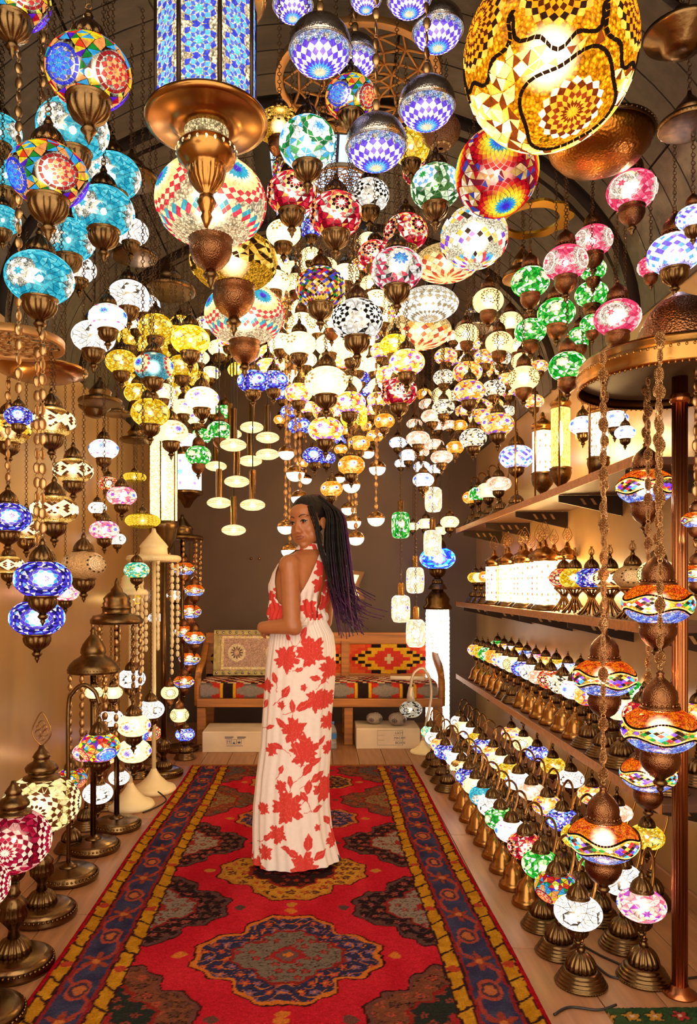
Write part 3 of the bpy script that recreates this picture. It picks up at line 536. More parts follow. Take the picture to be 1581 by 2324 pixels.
('salmon',0.677,4.443,2.281,0.0653,'link',0,0,'salmon white flattened pendant lamp, fourth nearest to the flat white mosaic lamp'),
('salmon',0.791,6.139,2.604,0.0650,'link',0,0,'salmon white flattened pendant lamp, leftmost of its kind'),
('salmon',0.554,4.147,2.092,0.0659,'link',0,0,'salmon white flattened pendant lamp, largest of its kind'),
('salmon',0.770,4.960,2.209,0.0642,'link',0,0,'salmon white flattened pendant lamp, fourth nearest to the blue bowl lamp'),
('salmon',0.746,4.513,2.050,0.0664,'link',0,0,'salmon white flattened pendant lamp, lowest of its kind'),
('salmon',0.746,5.421,2.248,0.0638,'link',0,0,"salmon white flattened pendant lamp, nearest to the woman's head"),
('salmon',0.809,5.525,2.614,0.0650,'link',0,0,'salmon white flattened pendant lamp, third nearest to the flat white mosaic lamp'),
('salmon',1.085,6.169,2.600,0.0653,'link',0,0,'salmon white flattened pendant lamp, nearest to the blue bowl lamp'),
('salmon',1.048,6.500,2.659,0.0650,'link',0,0,'salmon white flattened pendant lamp, smallest of its kind'),
('orangeeye',0.933,5.100,2.217,0.0600,'link',0,0,'orange pendant lamp with blue eye dots, nearest to the blue bowl lamp'),
('orangeeye',1.101,5.815,2.520,0.0581,'link',0,0,'orange pendant lamp with blue eye dots, rightmost of its kind'),
('orangeeye',0.851,6.000,2.810,0.0600,'link',0,0,'orange pendant lamp with blue eye dots, highest of its kind'),
('multiB',0.667,6.263,2.472,0.0700,'link',0,0,'white pendant lamp with small blue flowers, nearest to the black medallion lamp'),
('multiB',0.718,5.950,2.311,0.0700,'link',0,0,"white pendant lamp with small blue flowers, third nearest to the woman's head"),
('multiB',0.749,6.776,2.383,0.0558,'link',0,0,'white pendant lamp with small blue flowers, smallest of its kind'),
('multiB',0.645,4.587,1.923,0.0648,'link',0,0,'white pendant lamp with small blue flowers, lowest of its kind'),
('multiB',1.051,6.691,2.318,0.0630,'link',0,0,'white pendant lamp with small blue flowers, second nearest to the blue bowl lamp'),
('multiB',0.869,6.263,2.270,0.0700,'link',0,0,'white pendant lamp with small blue flowers, third nearest to the blue bowl lamp'),
('multiB',0.834,6.626,2.514,0.0585,'link',0,0,'white pendant lamp with small blue flowers, second nearest to the black medallion lamp'),
('multiB',1.320,3.734,2.075,0.0659,'link',0,0,'white pendant lamp with small blue flowers, nearest to the glowing cylinder'),
('multiB',1.335,3.371,2.023,0.0595,'link',0,0,'white pendant lamp with small blue flowers, nearest to the round brass plate'),
('multiB',1.303,3.178,1.925,0.0430,'link',0,0,'white pendant lamp with small blue flowers, rightmost of its kind'),
('bottle',0.781,5.069,1.859,0.0567,'link',0,0,'bottle shaped mosaic pendant lamp, highest of its kind'),
('bottle',0.739,4.829,1.551,0.0568,'link',0,0,'bottle shaped mosaic pendant lamp, second nearest to the blue bowl lamp'),
('bottle',0.461,4.165,1.148,0.0514,'link',0,0,'bottle shaped mosaic pendant lamp, leftmost of its kind'),
('bottle',0.635,4.888,1.312,0.0575,'link',0,0,"bottle shaped mosaic pendant lamp, nearest to the woman's head"),
('bottle',0.584,4.474,0.993,0.0566,'link',0,0,'bottle shaped mosaic pendant lamp, lowest of its kind'),
('greenbottle',0.540,4.888,1.672,0.0575,'link',0,0,'green bottle shaped pendant lamp'),
('creameye',0.964,6.688,1.830,0.0747,'link',0,0,'cream pendant lamp with violet flower dots, second nearest to the star on the wall'),
('creameye',1.047,5.954,1.783,0.0735,'link',0,0,'cream pendant lamp with violet flower dots, rightmost of its kind'),
('creameye',0.823,6.477,1.789,0.0533,'link',0,0,'cream pendant lamp with violet flower dots, smallest of its kind'),
('creameye',1.104,6.776,1.773,0.0598,'link',0,0,'cream pendant lamp with violet flower dots, second nearest to the blue bowl lamp'),
('rug',1.079,2.466,1.601,0.0914,'coin',1.945,1,'amber pendant with black zigzags and coloured diamonds, highest of its kind'),
('rug',0.964,2.125,1.225,0.0950,'coin',1.945,1,'amber pendant with black zigzags and coloured diamonds, third nearest to the glowing cylinder'),
('rug',0.908,2.375,0.986,0.0950,'coin',1.945,1,'amber pendant with black zigzags and coloured diamonds, fifth nearest to the blue bowl lamp'),
('rug',0.894,1.958,0.901,0.0950,'coin',1.945,1,'amber pendant with black zigzags and coloured diamonds, largest of its kind'),
('rug',1.039,2.358,0.683,0.0832,'coin',1.945,1,'amber pendant with black zigzags and coloured diamonds, seventh nearest to the blue bowl lamp'),
('rug',0.809,2.125,0.556,0.0950,'coin',1.945,1,'amber pendant with black zigzags and coloured diamonds, lowest of its kind'),
('rug',1.138,2.257,1.474,0.0398,'coin',1.945,0,'amber pendant with black zigzags and coloured diamonds, second nearest to the round brass plate'),
('rug',1.313,2.598,1.318,0.0504,'coin',1.945,0,'amber pendant with black zigzags and coloured diamonds, rightmost of its kind'),
('white',0.313,3.999,2.799,0.0729,'link',0,0,'bright white pendant lamp with faint leaf marks, second nearest to the flat white mosaic lamp'),
('yellow',0.226,4.694,2.324,0.0815,'link',0,0,"golden yellow crackle mosaic pendant lamp, nearest to the woman's head"),
('creameye',0.461,4.333,2.942,0.0752,'link',0,0,'cream pendant lamp with violet flower dots, nearest to the flat white mosaic lamp'),
('creameye',-0.083,5.204,2.845,0.0750,'link',0,0,'cream pendant lamp with violet flower dots, third nearest to the black medallion lamp'),
('creamdot',-0.192,4.730,2.908,0.0710,'link',0,0,'cream pendant lamp with brown dot medallions, second nearest to the large amber globe'),
('multiA',0.496,5.242,3.063,0.0771,'link',0,0,'warm floral mosaic pendant lamp with violet flowers, nearest to the black medallion lamp'),
('multiA',0.231,4.095,3.024,0.0554,'link',3.418,0,'warm floral mosaic pendant lamp with violet flowers, highest of its kind'),
('white',0.145,3.903,2.898,0.0712,'link',3.418,0,'bright white pendant lamp with faint leaf marks, fourth nearest to the red rainbow ball'),
('multiA',-0.267,4.045,2.451,0.0714,'link',0,0,'warm floral mosaic pendant lamp with violet flowers, second nearest to the tall lit column lantern'),
('white',0.391,5.153,2.791,0.0803,'link',0,0,'bright white pendant lamp with faint leaf marks, second nearest to the blue bowl lamp'),
('white',0.060,3.947,2.545,0.0754,'link',3.418,0,'bright white pendant lamp with faint leaf marks, fifth nearest to the black medallion lamp'),
('creameye',-0.222,4.150,3.054,0.0720,'link',0,0,'cream pendant lamp with violet flower dots, highest of its kind'),
('white',-0.064,3.878,2.708,0.0753,'link',0,0,'bright white pendant lamp with faint leaf marks, fifth nearest to the large amber globe'),
('multiA',-0.172,5.133,3.262,0.0770,'link',0,0,'warm floral mosaic pendant lamp with violet flowers, second nearest to the large amber globe'),
('multiA',0.372,4.684,2.441,0.0648,'link',0,0,"warm floral mosaic pendant lamp with violet flowers, seventh nearest to the woman's braids"),
('creameye',-0.068,4.838,3.341,0.0768,'link',0,0,'cream pendant lamp with violet flower dots, second nearest to the largest cream globe'),
('multiA',0.039,4.399,2.297,0.0686,'link',0,0,"warm floral mosaic pendant lamp with violet flowers, second nearest to the woman's head"),
('yellow',0.123,5.235,3.212,0.0801,'link',0,0,'golden yellow crackle mosaic pendant lamp, highest of its kind'),
('white',0.244,4.558,2.624,0.0724,'link',0,0,'bright white pendant lamp with faint leaf marks, third nearest to the glowing cylinder'),
('multiA',-0.266,4.352,2.957,0.0691,'link',0,0,'warm floral mosaic pendant lamp with violet flowers, nearest to the large amber globe'),
('multiA',0.144,4.305,2.559,0.0722,'link',0,0,'warm floral mosaic pendant lamp with violet flowers, fourth nearest to the black medallion lamp'),
('creameye',0.309,4.777,2.846,0.0815,'link',0,0,'cream pendant lamp with violet flower dots, nearest to the black medallion lamp'),
('multiA',0.440,4.084,2.757,0.0637,'link',0,0,'warm floral mosaic pendant lamp with violet flowers, nearest to the flat white mosaic lamp'),
('white',0.378,4.256,2.805,0.0688,'link',0,0,'bright white pendant lamp with faint leaf marks, rightmost of its kind'),
('creamdot',-0.185,5.230,2.724,0.0738,'link',0,0,'cream pendant lamp with brown dot medallions, nearest to the tall lit column lantern'),
('white',0.154,3.733,2.274,0.0659,'link',0,0,"bright white pendant lamp with faint leaf marks, nearest to the woman's braids"),
('white',-0.212,4.242,2.653,0.0711,'link',0,0,'bright white pendant lamp with faint leaf marks, nearest to the turquoise bead lamp'),
('white',0.047,4.702,3.278,0.0761,'link',0,0,'bright white pendant lamp with faint leaf marks, fourth nearest to the pierced lattice disc'),
('white',0.399,4.840,2.565,0.0769,'link',0,0,'bright white pendant lamp with faint leaf marks, nearest to the blue bowl lamp'),
('creamdot',0.076,5.407,2.621,0.0748,'link',0,0,"cream pendant lamp with brown dot medallions, nearest to the woman's head"),
('creamdot',-0.079,3.638,2.546,0.0685,'link',0,0,'cream pendant lamp with brown dot medallions, third nearest to the large amber globe'),
('creamdot',-0.120,4.073,2.919,0.0647,'link',0,0,'cream pendant lamp with brown dot medallions, highest of its kind'),
('yellow',0.367,3.583,2.426,0.0685,'link',0,0,'golden yellow crackle mosaic pendant lamp, rightmost of its kind'),
('creamdot',0.067,3.677,2.577,0.0670,'link',0,0,'cream pendant lamp with brown dot medallions, nearest to the black medallion lamp'),
('multiA',0.831,4.869,2.767,0.0730,'link',0,0,'warm floral mosaic pendant lamp with violet flowers, third nearest to the flat white mosaic lamp'),
('salmon',0.943,5.221,3.013,0.0645,'link',0,0,'salmon white flattened pendant lamp, highest of its kind'),
('multiA',1.335,5.658,2.643,0.0649,'link',0,0,'warm floral mosaic pendant lamp with violet flowers, smallest of its kind'),
('creamdot',1.248,4.695,2.780,0.0649,'link',0,0,'cream pendant lamp with brown dot medallions, third nearest to the glowing cylinder'),
('creamdot',0.855,5.174,2.593,0.0700,'link',0,0,'cream pendant lamp with brown dot medallions, third nearest to the blue bowl lamp'),
('multiA',1.195,4.990,2.705,0.0704,'link',0,0,'warm floral mosaic pendant lamp with violet flowers, fourth nearest to the scalloped gold ring'),
('beads',1.173,4.815,2.737,0.0651,'link',0,0,'cream bead pendant lamp with dark star, highest of its kind'),
('multiA',1.150,5.908,2.655,0.0678,'link',0,0,'warm floral mosaic pendant lamp with violet flowers, seventh nearest to the blue bowl lamp'),
('creamdot',0.843,4.251,2.705,0.0688,'link',0,0,'cream pendant lamp with brown dot medallions, nearest to the flat white mosaic lamp'),
('beads',0.989,4.212,2.385,0.0644,'link',0,0,'cream bead pendant lamp with dark star, second nearest to the glowing cylinder'),
('salmon',1.006,5.376,2.992,0.0648,'link',0,0,'salmon white flattened pendant lamp, rightmost of its kind'),
('multiA',0.943,4.333,2.249,0.0714,'link',0,0,'warm floral mosaic pendant lamp with violet flowers, second nearest to the blue bowl lamp'),
('yellow',-0.907,4.943,3.008,0.0683,'link',0,0,'golden yellow crackle mosaic pendant lamp, nearest to the largest cream globe'),
('yellow',-0.894,4.841,2.531,0.0755,'link',0,0,'golden yellow crackle mosaic pendant lamp, second nearest to the tall lit column lantern'),
('creameye',-0.708,4.718,2.923,0.0680,'link',0,0,'cream pendant lamp with violet flower dots, second nearest to the large amber globe'),
('yellow',-1.311,5.218,2.702,0.0706,'link',0,0,'golden yellow crackle mosaic pendant lamp, fourth nearest to the turquoise bead lamp'),
('yellow',-0.818,5.130,2.690,0.0739,'link',2.958,0,"golden yellow crackle mosaic pendant lamp, fourth nearest to the woman's head"),
('creameye',-1.081,4.459,2.838,0.0669,'link',0,0,'cream pendant lamp with violet flower dots, fourth nearest to the turquoise bead lamp'),
('yellow',-1.153,4.938,2.858,0.0770,'link',0,0,'golden yellow crackle mosaic pendant lamp, third nearest to the turquoise bead lamp'),
('creameye',-0.857,5.300,2.463,0.0733,'link',2.958,0,'cream pendant lamp with violet flower dots, second nearest to the tall lit column lantern'),
('creameye',-0.918,4.618,2.402,0.0747,'link',0,0,'cream pendant lamp with violet flower dots, second nearest to the turquoise bead lamp'),
('yellow',-1.002,5.131,2.681,0.0785,'link',2.958,0,'golden yellow crackle mosaic pendant lamp, second nearest to the turquoise bead lamp'),
]
STYLE_RATIO = {'turq': 0.74, 'rainbow': 0.74, 'whitecrack': 0.72, 'yellow': 0.74, 'rug': 0.66, 'amberzig': 0.66, 'amberdia': 0.74, 'bluemed': 0.7, 'pink': 0.78, 'green': 0.78, 'creamdot': 0.8, 'multiA': 0.72, 'multiB': 0.72, 'pinkmulti': 0.68, 'half': 0.86, 'redmed': 0.8, 'red': 0.8, 'greenflower': 0.88, 'greenmed': 0.84, 'yellowball': 0.95, 'darkbead': 0.9, 'blackwhite': 0.8, 'bwred': 0.8, 'multidia': 0.78, 'turqmed': 0.72, 'beige': 0.7, 'creamdisc': 0.5, 'whitedisc': 0.52, 'yellowdisc': 0.46, 'whitemulti': 0.88, 'bigcream': 0.74, 'bigamber': 0.66, 'biggold': 1.0, 'redball': 1.02, 'white': 0.72, 'orangeeye': 0.76, 'creameye': 0.7, 'blue': 0.72, 'purple': 0.74, 'teal': 0.7, 'redorange': 0.78, 'beads': 0.74, 'salmon': 0.62, 'halfdome': 0.86, 'rod': 0.45, 'bottle': 1.45, 'greenbottle': 1.45}
# ------------------------------------------------------------------ mosaic globes (unit radius, pattern on the unit sphere)
def hs(d): return int(abs(d[0]*12.9898+d[1]*78.233+d[2]*37.719)*4375.8545)
def unit(a): a = np.asarray(a, float); return a/np.linalg.norm(a)
def axis_at(az, el): return np.array([math.cos(el)*math.cos(az), math.cos(el)*math.sin(az), math.sin(el)])
def frame(a):
    a = unit(a); e = np.array([0, 0, 1.]) if abs(a[2]) < .95 else np.array([1., 0, 0])
    e1 = unit(np.cross(e, a)); return a, e1, np.cross(a, e1)
def on(fr, rho, phi):
    a, e1, e2 = fr
    return math.cos(rho)*a+math.sin(rho)*(math.cos(phi)*e1+math.sin(phi)*e2)
def rosette(ax, n, d, cols, start=0, phase=0.):
    fr = frame(ax); out = []
    for k, c in enumerate(cols):
        if c is None: continue
        r = (k+1+start)*d
        for j in range(n):
            ph = 2*PI*(j+.5*(k % 2))/n+phase
            out.append(([on(fr, max(r-d, 0), ph), on(fr, r, ph-PI/n), on(fr, r+d, ph), on(fr, r, ph+PI/n)], c[j % len(c)] if isinstance(c, (list, tuple)) else c))
    return out
def ringtiles(ax, rho, dr, n, cols):
    fr = frame(ax); out = []
    for j in range(n):
        a, b = 2*PI*j/n, 2*PI*(j+1)/n
        out.append(([on(fr, rho, a), on(fr, rho, b), on(fr, rho+dr, b), on(fr, rho+dr, a)], cols[j % len(cols)]))
    return out
def crackle(npts, cols, ok, seed=1, zmax=.93):
    g = np.random.default_rng(seed); i = np.arange(npts)+.5
    ph = PI*(1+5**.5)*i; z = 1-2*i/npts
    p = np.stack([np.sqrt(1-z*z)*np.cos(ph), np.sqrt(1-z*z)*np.sin(ph), z], 1)
    p += g.normal(0, .55/math.sqrt(npts), p.shape); p /= np.linalg.norm(p, axis=1)[:, None]
    bm = bmesh.new(); vs = [bm.verts.new(q) for q in p]
    bmesh.ops.convex_hull(bm, input=vs); out = []
    for f in bm.faces:
        if len(f.verts) != 3: continue
        d = [np.array(v.co) for v in f.verts]; c = unit(sum(d))
        if abs(c[2]) < zmax and ok(c): out.append((d, cols[g.integers(len(cols))]))
    bm.free(); return out
def lattice(nu, lats, h, fn):
    out = []
    for r, la in enumerate(lats):
        for j in range(nu):
            u = 2*PI*(j+.5*(r % 2))/nu; c = fn(u, la, r, j)
            if c is None: continue
            du = PI/nu
            out.append(([axis_at(u, la-h), axis_at(u+du, la), axis_at(u, la+h), axis_at(u-du, la)], c))
    return out
def angle(a, b): return math.acos(max(-1, min(1, float(np.dot(a, b)))))
def shape(d, hr, ex=2.):
    d = np.asarray(d, float); rho = np.sqrt(d[..., 0]**2+d[..., 1]**2)
    k = 1. if ex == 2 else (rho**ex+np.abs(d[..., 2])**ex)**(-1/ex)
    return d*np.array([1, 1, hr])*(k[..., None] if ex != 2 else 1.)
def tile_verts(d, hr, ex, gap, lift):
    d = np.array(d); c = d.mean(0); p = c+(d-c)*(1-gap)
    p = p/np.linalg.norm(p, axis=1)[:, None]; P = shape(p, hr, ex)
    return P*(1+lift), P*(1-.004)
def tile_mesh(name, tiles, hr, ex=2., gap=.16, lift=.022):
    mb = MB()
    for d, c in tiles:
        t, b = tile_verts(d, hr, ex, gap, lift); n = len(t)
        nrm = np.cross(t[1]-t[0], t[2]-t[0])
        if np.dot(nrm, t[0]) < 0: t = t[::-1]; b = b[::-1]
        mb.add(list(t)+list(b), [tuple(range(n))]+[(i, i+n, (i+1) % n+n, (i+1) % n) for i in range(n)], lin(c), False)
    return mb
def shell_mesh(name, hr, ex, colfn, mat, nu=40, nv=22):
    th = np.linspace(.12, PI-.12, nv); ph = np.linspace(0, 2*PI, nu, endpoint=False)
    T, Ph = np.meshgrid(th, ph, indexing='ij')
    D = np.stack([np.sin(T)*np.cos(Ph), np.sin(T)*np.sin(Ph), np.cos(T)], -1)
    C = np.array([lin(colfn(d)) for d in D.reshape(-1, 3)]).reshape(nv, nu, 3)
    return grid_mesh(name, shape(D, hr, ex)[::-1], C[::-1], mat, True)
def meds_axes(k, el=0., ph=0.): return [axis_at(2*PI*i/k+ph, el) for i in range(k)]
def pick(s, *c): return c[s % len(c)]
def style_def(s):
    """-> dict(hr, ex, tiles, shell colour function, bulb kind, glow)"""
    R = random.Random(sum(map(ord, s))); hr = STYLE_RATIO[s]; ex = 2.; bulb = 'warm'; glow = 1.; gap = .16; tiles = []; thru = 'tile'
    base = '#c89040'; meds = []; rad = .5; medcol = '#fff0d0'; col = None
    def inmed(d, r=None): return any(angle(d, a) < (r or rad) for a in meds)
    if s == 'turq':
        meds = meds_axes(3, -.2, -1.75); rad = .56; base = '#1b5d6a'; medcol = '#f2e6cc'; bulb = 'cool'; glow = 1.05
        for a in meds:
            tiles += rosette(a, 6, .085, ['#3fc3d6', '#ffffff', '#efe2c8'])
            fr = frame(a)
            for j in range(6): tiles += rosette(on(fr, .4, j*PI/3), 6, .055, ['#ffffff'])
        tiles += crackle(420, ['#42b9cc', '#5cc9d8', '#2aa3bc', '#7fdde4', '#49c0ce', '#1f93b0'], lambda d: not inmed(d), 5)
    elif s == 'rainbow':
        meds = meds_axes(4, -.42, -2.05); rad = .55; base = '#3a1c18'; glow = 1.0
        mc = [('#2030d0', '#3a5cff', '#38a0e0'), ('#a01018', '#e0302a', '#ffb060'), ('#5a18c8', '#7c40ff', '#5068ff'), ('#b01820', '#f05030', '#ffc070')]
        for i, a in enumerate(meds):
            m = mc[i]; tiles += rosette(a, 9, .085, [m[2], m[1], m[2], m[1]]); tiles += ringtiles(a, .43, .1, 16, [m[0]])
        cl = ['#f0d020', '#e84020', '#38a8e0', '#ffa050', '#208830', '#6020c0', '#e8e040', '#c01828']
        tiles += crackle(190, cl, lambda d: not inmed(d, .58), 3)
    elif s == 'whitecrack':
        meds = meds_axes(4, .05, .3); rad = .3; base = '#6a5846'; glow = 1.35
        for a in meds: tiles += rosette(a, 6, .12, ['#ffffff', '#fff4e8'])
        tiles += crackle(200, ['#fff6ee', '#ffffff', '#f4e8e0', '#fdeedd'], lambda d: not inmed(d, .36), 4)
    elif s in ('yellow', 'yellowball'):
        meds = meds_axes(4, .05, .2); rad = .3; base = '#7a5a10'; glow = 1.15
        for a in meds: tiles += rosette(a, 7, .1, ['#fff3a8', '#ffe060'])
        tiles += crackle(280, ['#e8b818', '#d8a010', '#f4d040', '#c89008', '#ffe470'], lambda d: not inmed(d, .3), 6)
    elif s == 'rug':
        k = 4; glow = 1.4
        cl = ['#6a30d8', '#18983a', '#d02038', '#38b8e8', '#ffffff', '#5a4636', '#ffd040', '#3a2418', '#8a50e8', '#e8e8e0', '#28201c']
        zz = lambda u: .27+.13*math.cos(k*u)
        n_ = 72
        for sg in (-1, 1):
            for w0, w1, cs in ((.0, .085, ['#160e0a']), (-.06, .0, ['#ffd070', '#ffb840', '#ffe098'])):
                for j in range(n_):
                    u0, u1 = 2*PI*j/n_, 2*PI*(j+1)/n_
                    tiles.append(([axis_at(u0, sg*(zz(u0)+w0)-.03), axis_at(u1, sg*(zz(u1)+w0)-.03), axis_at(u1, sg*(zz(u1)+w1)-.03), axis_at(u0, sg*(zz(u0)+w1)-.03)], R.choice(cs)))
        fn = lambda u, la, r, j: R.choice(cl) if abs(la+.03) < zz(u)-.13 else None
        tiles += lattice(30, [x*.085-.03 for x in range(-4, 5)], .085, fn); gap = .1
        def col(d):
            u = math.atan2(d[1], d[0]); la = math.asin(d[2]); h = zz(u)
            if la > h-.03: return '#ff7a10' if hs(d) % 3 else '#d83a18'
            if la < -h-.16: return ['#7c98ff', '#dfe8ff', '#5a6ae0'][hs(d) % 3]
            if la < -h-.03: return '#ff9a20'
            return '#ffb838'
    elif s in ('amberzig', 'amberdia'):
        k = 5; glow = 1.05
        def zz(u): t = abs(((u*k/(2*PI)) % 1)-.5)*2; return .08+.42*(1-t)
        def fn(u, la, r, j):
            h = zz(u); l = abs(la)
            if s == 'amberdia': return R.choice(['#e8b030', '#6a3a14', '#f8d060', '#3a2210', '#d89820']) if l < .34 else None
            if l < h-.2: return '#5a2a14' if (r+j) % 2 else '#fbe0a0'
            if l < h+.08: return '#ffe9b4'
            if l < h+.16: return '#4a2812'
            return None
        tiles = lattice(28, [x*.1 for x in range(-6, 7)], .1, fn); gap = .1; glow = 1.6
        col = lambda d: '#f8c060' if abs(d[2]) > .6 else '#a86a28'
    elif s in ('bluemed', 'blue'):
        meds = meds_axes(4, .02, .9); rad = .62; base = '#20207a'; bulb = 'cool'; glow = 1.15
        for a in meds:
            tiles += rosette(a, 8, .095, ['#5a20c8', '#ffffff', '#e8f4ff', '#38b0f0', '#3a30d0', '#4a28c8'])
            tiles += ringtiles(a, .62, .07, 22, ['#f2eadc', '#2a2478'])
        tiles += crackle(260, ['#4838d0', '#f0e8e0', '#3a2aa8', '#6a58e8', '#7cb8f0', '#241a60'], lambda d: not inmed(d, .7), 9)
        if s == 'blue': glow = 1.35
    elif s == 'pink':
        meds = meds_axes(3, -.05, -1.7); rad = .80; base = '#c84868'; medcol = '#ffe8d0'; glow = 1.2
        for a in meds:
            tiles += rosette(a, 6, .10, ['#e03a5c', '#ffe0d4']); tiles += ringtiles(a, .5, .06, 24, ['#fff0e0', '#ffe0d0'])
        tiles += crackle(260, ['#d8385c', '#e85878', '#c82c50', '#f8a0ac', '#e04468'], lambda d: not inmed(d, .72), 8)
    elif s in ('green', 'greenbottle'):
        meds = meds_axes(4, .05, .4); rad = .3; base = '#2a5a18'; glow = 1.2
        for a in meds: tiles += rosette(a, 6, .12, ['#f0ffd0', '#e0f8a8'])
        tiles += crackle(230, ['#18a028', '#30b838', '#0f8820', '#c8f0a0', '#f4fff0', '#58c848'], lambda d: not inmed(d, .34), 8)
        if s == 'greenbottle': ex = 5.
    elif s == 'creamdot':
        meds = meds_axes(3, .05, .4); rad = .9; base = '#ffdf90'; glow = 1.35; col = lambda d: '#ffe3a0'
        for a in meds: tiles += rosette(a, 12, .1, [None, None, '#7a5a1c', None, '#6a4a18', '#8a6420']); 
        gap = .35
    elif s in ('multiA', 'beads'):
        meds = meds_axes(4, .05, .5); rad = .42; base = '#b87828' if s == 'multiA' else '#8a7050'; glow = 1.3
        for i, a in enumerate(meds):
            if s == 'multiA': tiles += rosette(a, 6, .11, [['#7a28d0', '#5a38e0', '#d82868', '#7a28d0'][i], '#fff0d0', '#ffd080'])
            else: tiles += rosette(a, 7, .11, ['#fff0dc', '#4a382a', '#fff4e4'])
        tiles += crackle(190, (['#ffc040', '#ffdc90', '#ffb030', '#fff0c8', '#ff8c28', '#e8402c', '#ffd068', '#ffc858', '#f0a030', '#8a4ad0', '#ffe8b0'] if s == 'multiA' else ['#ffeccc', '#fff6e4', '#3a2c20', '#f8dcb0']), lambda d: not inmed(d, .4), 12)
    elif s == 'multiB':
        meds = meds_axes(5, .1, .4); rad = .3; glow = 1.35; bulb = 'cool'; col = lambda d: '#fff3e4'
        for i, a in enumerate(meds): tiles += rosette(a, 7, .09, [pick(i, '#3048c8', '#7a40d8'), '#38a8e8', '#fff8f0'])
        tiles += lattice(16, [-.55, .62], .07, lambda u, la, r, j: '#c8b49a' if j % 2 else '#c060a0')
    elif s == 'pinkmulti':
        meds = meds_axes(4, .02, .1); rad = .4; base = '#e8a0a0'; glow = 1.2; medcol = '#ffe9c8'
        for i, a in enumerate(meds): tiles += rosette(a, 6, .12, [pick(i, '#5878e0', '#b030c0'), '#fff0dc', '#ffd8b8'])
        tiles += crackle(190, ['#f08898', '#b840c0', '#fff0e0', '#ffc0b0', '#e05878', '#ffe0d0'], lambda d: not inmed(d, .42), 2)
    elif s == 'half':
        bulb = 'cool'; glow = 1.15
        tiles = rosette(np.array([0, 0, -1.]), 18, .148, ['#efd9ae', '#48b0f0', '#5a2cd8', '#fff0d8', '#6a38e0', '#fff4dc', '#6236d0'])
        col = lambda d: '#eaf2ff' if d[2] > -.35 else '#fff0da'
        col = lambda d: ['#9cc8ff', '#ffffff', '#b8a8ff', '#ffe8c0'][hs(d) % 4]
        gap = .08
    elif s in ('redmed', 'red', 'redorange'):
        meds = meds_axes(4, .0, .35); rad = .62; base = '#5a0f12'; glow = 1.0
        for i, a in enumerate(meds):
            tiles += rosette(a, 9, .1, ['#fff0e0', '#c01828', '#3a0c0c', '#ffd070', '#d02030'] if i % 2 else ['#c81428', '#ffe8c8', '#a01020', '#301010', '#ff9040'])
        tiles += crackle(240, ['#c81830', '#e83848', '#8a0c1c', '#ffb050', '#d82038', '#fff0d8'] if s != 'redorange' else ['#f08030', '#ffb050', '#e04028', '#fff0c8', '#c02030'], lambda d: not inmed(d, .6), 4)
    elif s in ('greenflower', 'greenmed'):
        meds = meds_axes(4, .12, .5); rad = .62; base = '#a8b89a' if s == 'greenflower' else '#405a30'; bulb = 'cool'; glow = 1.1; medcol = '#f4f0e0'
        for i, a in enumerate(meds): tiles += rosette(a, 8, .1, ['#4aa8e8', '#bfe4ff', '#ffffff', '#ffffff', '#189040', '#0f7030'] if s == 'greenflower' else ['#18a038', '#e8fff0', '#ffffff', '#78b8f0', '#ffffff', '#4a8850'])
        tiles += crackle(230, ['#48b0e0', '#fff8ec', '#ffffff', '#d8f0ff', '#58b868'] if s == 'greenflower' else ['#d8e8c0', '#4a7838', '#f0f4e0', '#2a5a28'], lambda d: not inmed(d, .66), 5)
    elif s == 'darkbead':
        glow = .12; col = lambda d: '#6a4020'; bulb = None
        tiles = ringtiles(np.array([0, 0, -1.]), .42, .12, 20, ['#c8a878', '#8a6840'])
    elif s in ('blackwhite', 'bwred'):
        meds = meds_axes(4, .05, .15 if s == 'bwred' else .75); rad = .6; base = '#80786c'; bulb = 'cool'; glow = 1.1
        for i, a in enumerate(meds):
            tiles += rosette(a, 9, .11, ['#fffaf0', '#1c1414', '#fffaf0', '#1c1414', '#f8f0e4'] if s == 'blackwhite' else [pick(i, '#d82848', '#38a0d8'), pick(i, '#e85868', '#2878c8'), '#f4ece0', '#e0d4c8'])
        tiles += crackle(300, ['#f0e8dc', '#c8c0b4', '#fffaf0', '#2a2422', '#e8dccc'] if s == 'blackwhite' else ['#fff4ec', '#d83050', '#403838', '#e8e0d8', '#c8bcb0', '#d84060'], lambda d: not inmed(d, .6), 6)
    elif s == 'multidia':
        cl = ['#e8c030', '#7a2890', '#18883a', '#d82830', '#fff0c8', '#3850d0', '#5a3418', '#ffb848', '#301c14']
        tiles = lattice(34, [x*.095 for x in range(-11, 12)], .095, lambda u, la, r, j: R.choice(cl)); base = '#8a6428'; glow = 1.05
    elif s == 'turqmed':
        meds = meds_axes(3, .05, -1.9); rad = .72; base = '#58b0c0'; glow = 1.15; medcol = '#ffe8c0'
        for a in meds:
            tiles += rosette(a, 11, .105, ['#5a28d0', '#48b0e8', '#fff2d0', '#ffe2a8', '#ffd890', '#c02028']); 
    elif s == 'beige':
        meds = meds_axes(3, .1, -2.3); rad = .5; base = '#c8a06a'; glow = .25; thru = 'dull'; bulb = None
        for i, a in enumerate(meds):
            for q in range(4): tiles += ringtiles(a, .08+q*.1, .06, 12+q*6, ['#e0be88'])
            tiles += ringtiles(a, .52, .1, 24, ['#3a2416', '#d8b47c'])
    elif s == 'creamdisc':
        rows = [('#ffe2a0', '#ffe2a0'), ('#e07038', '#ffd890'), ('#c83a28', '#ffe4b0'), ('#ffdf98', '#ffe8b8'), ('#d85a30', '#ffdc98'), ('#fff0c8', '#fff0c8'), ('#c83a28', '#ffcf80'), ('#ffe2a0', '#e8a040')]
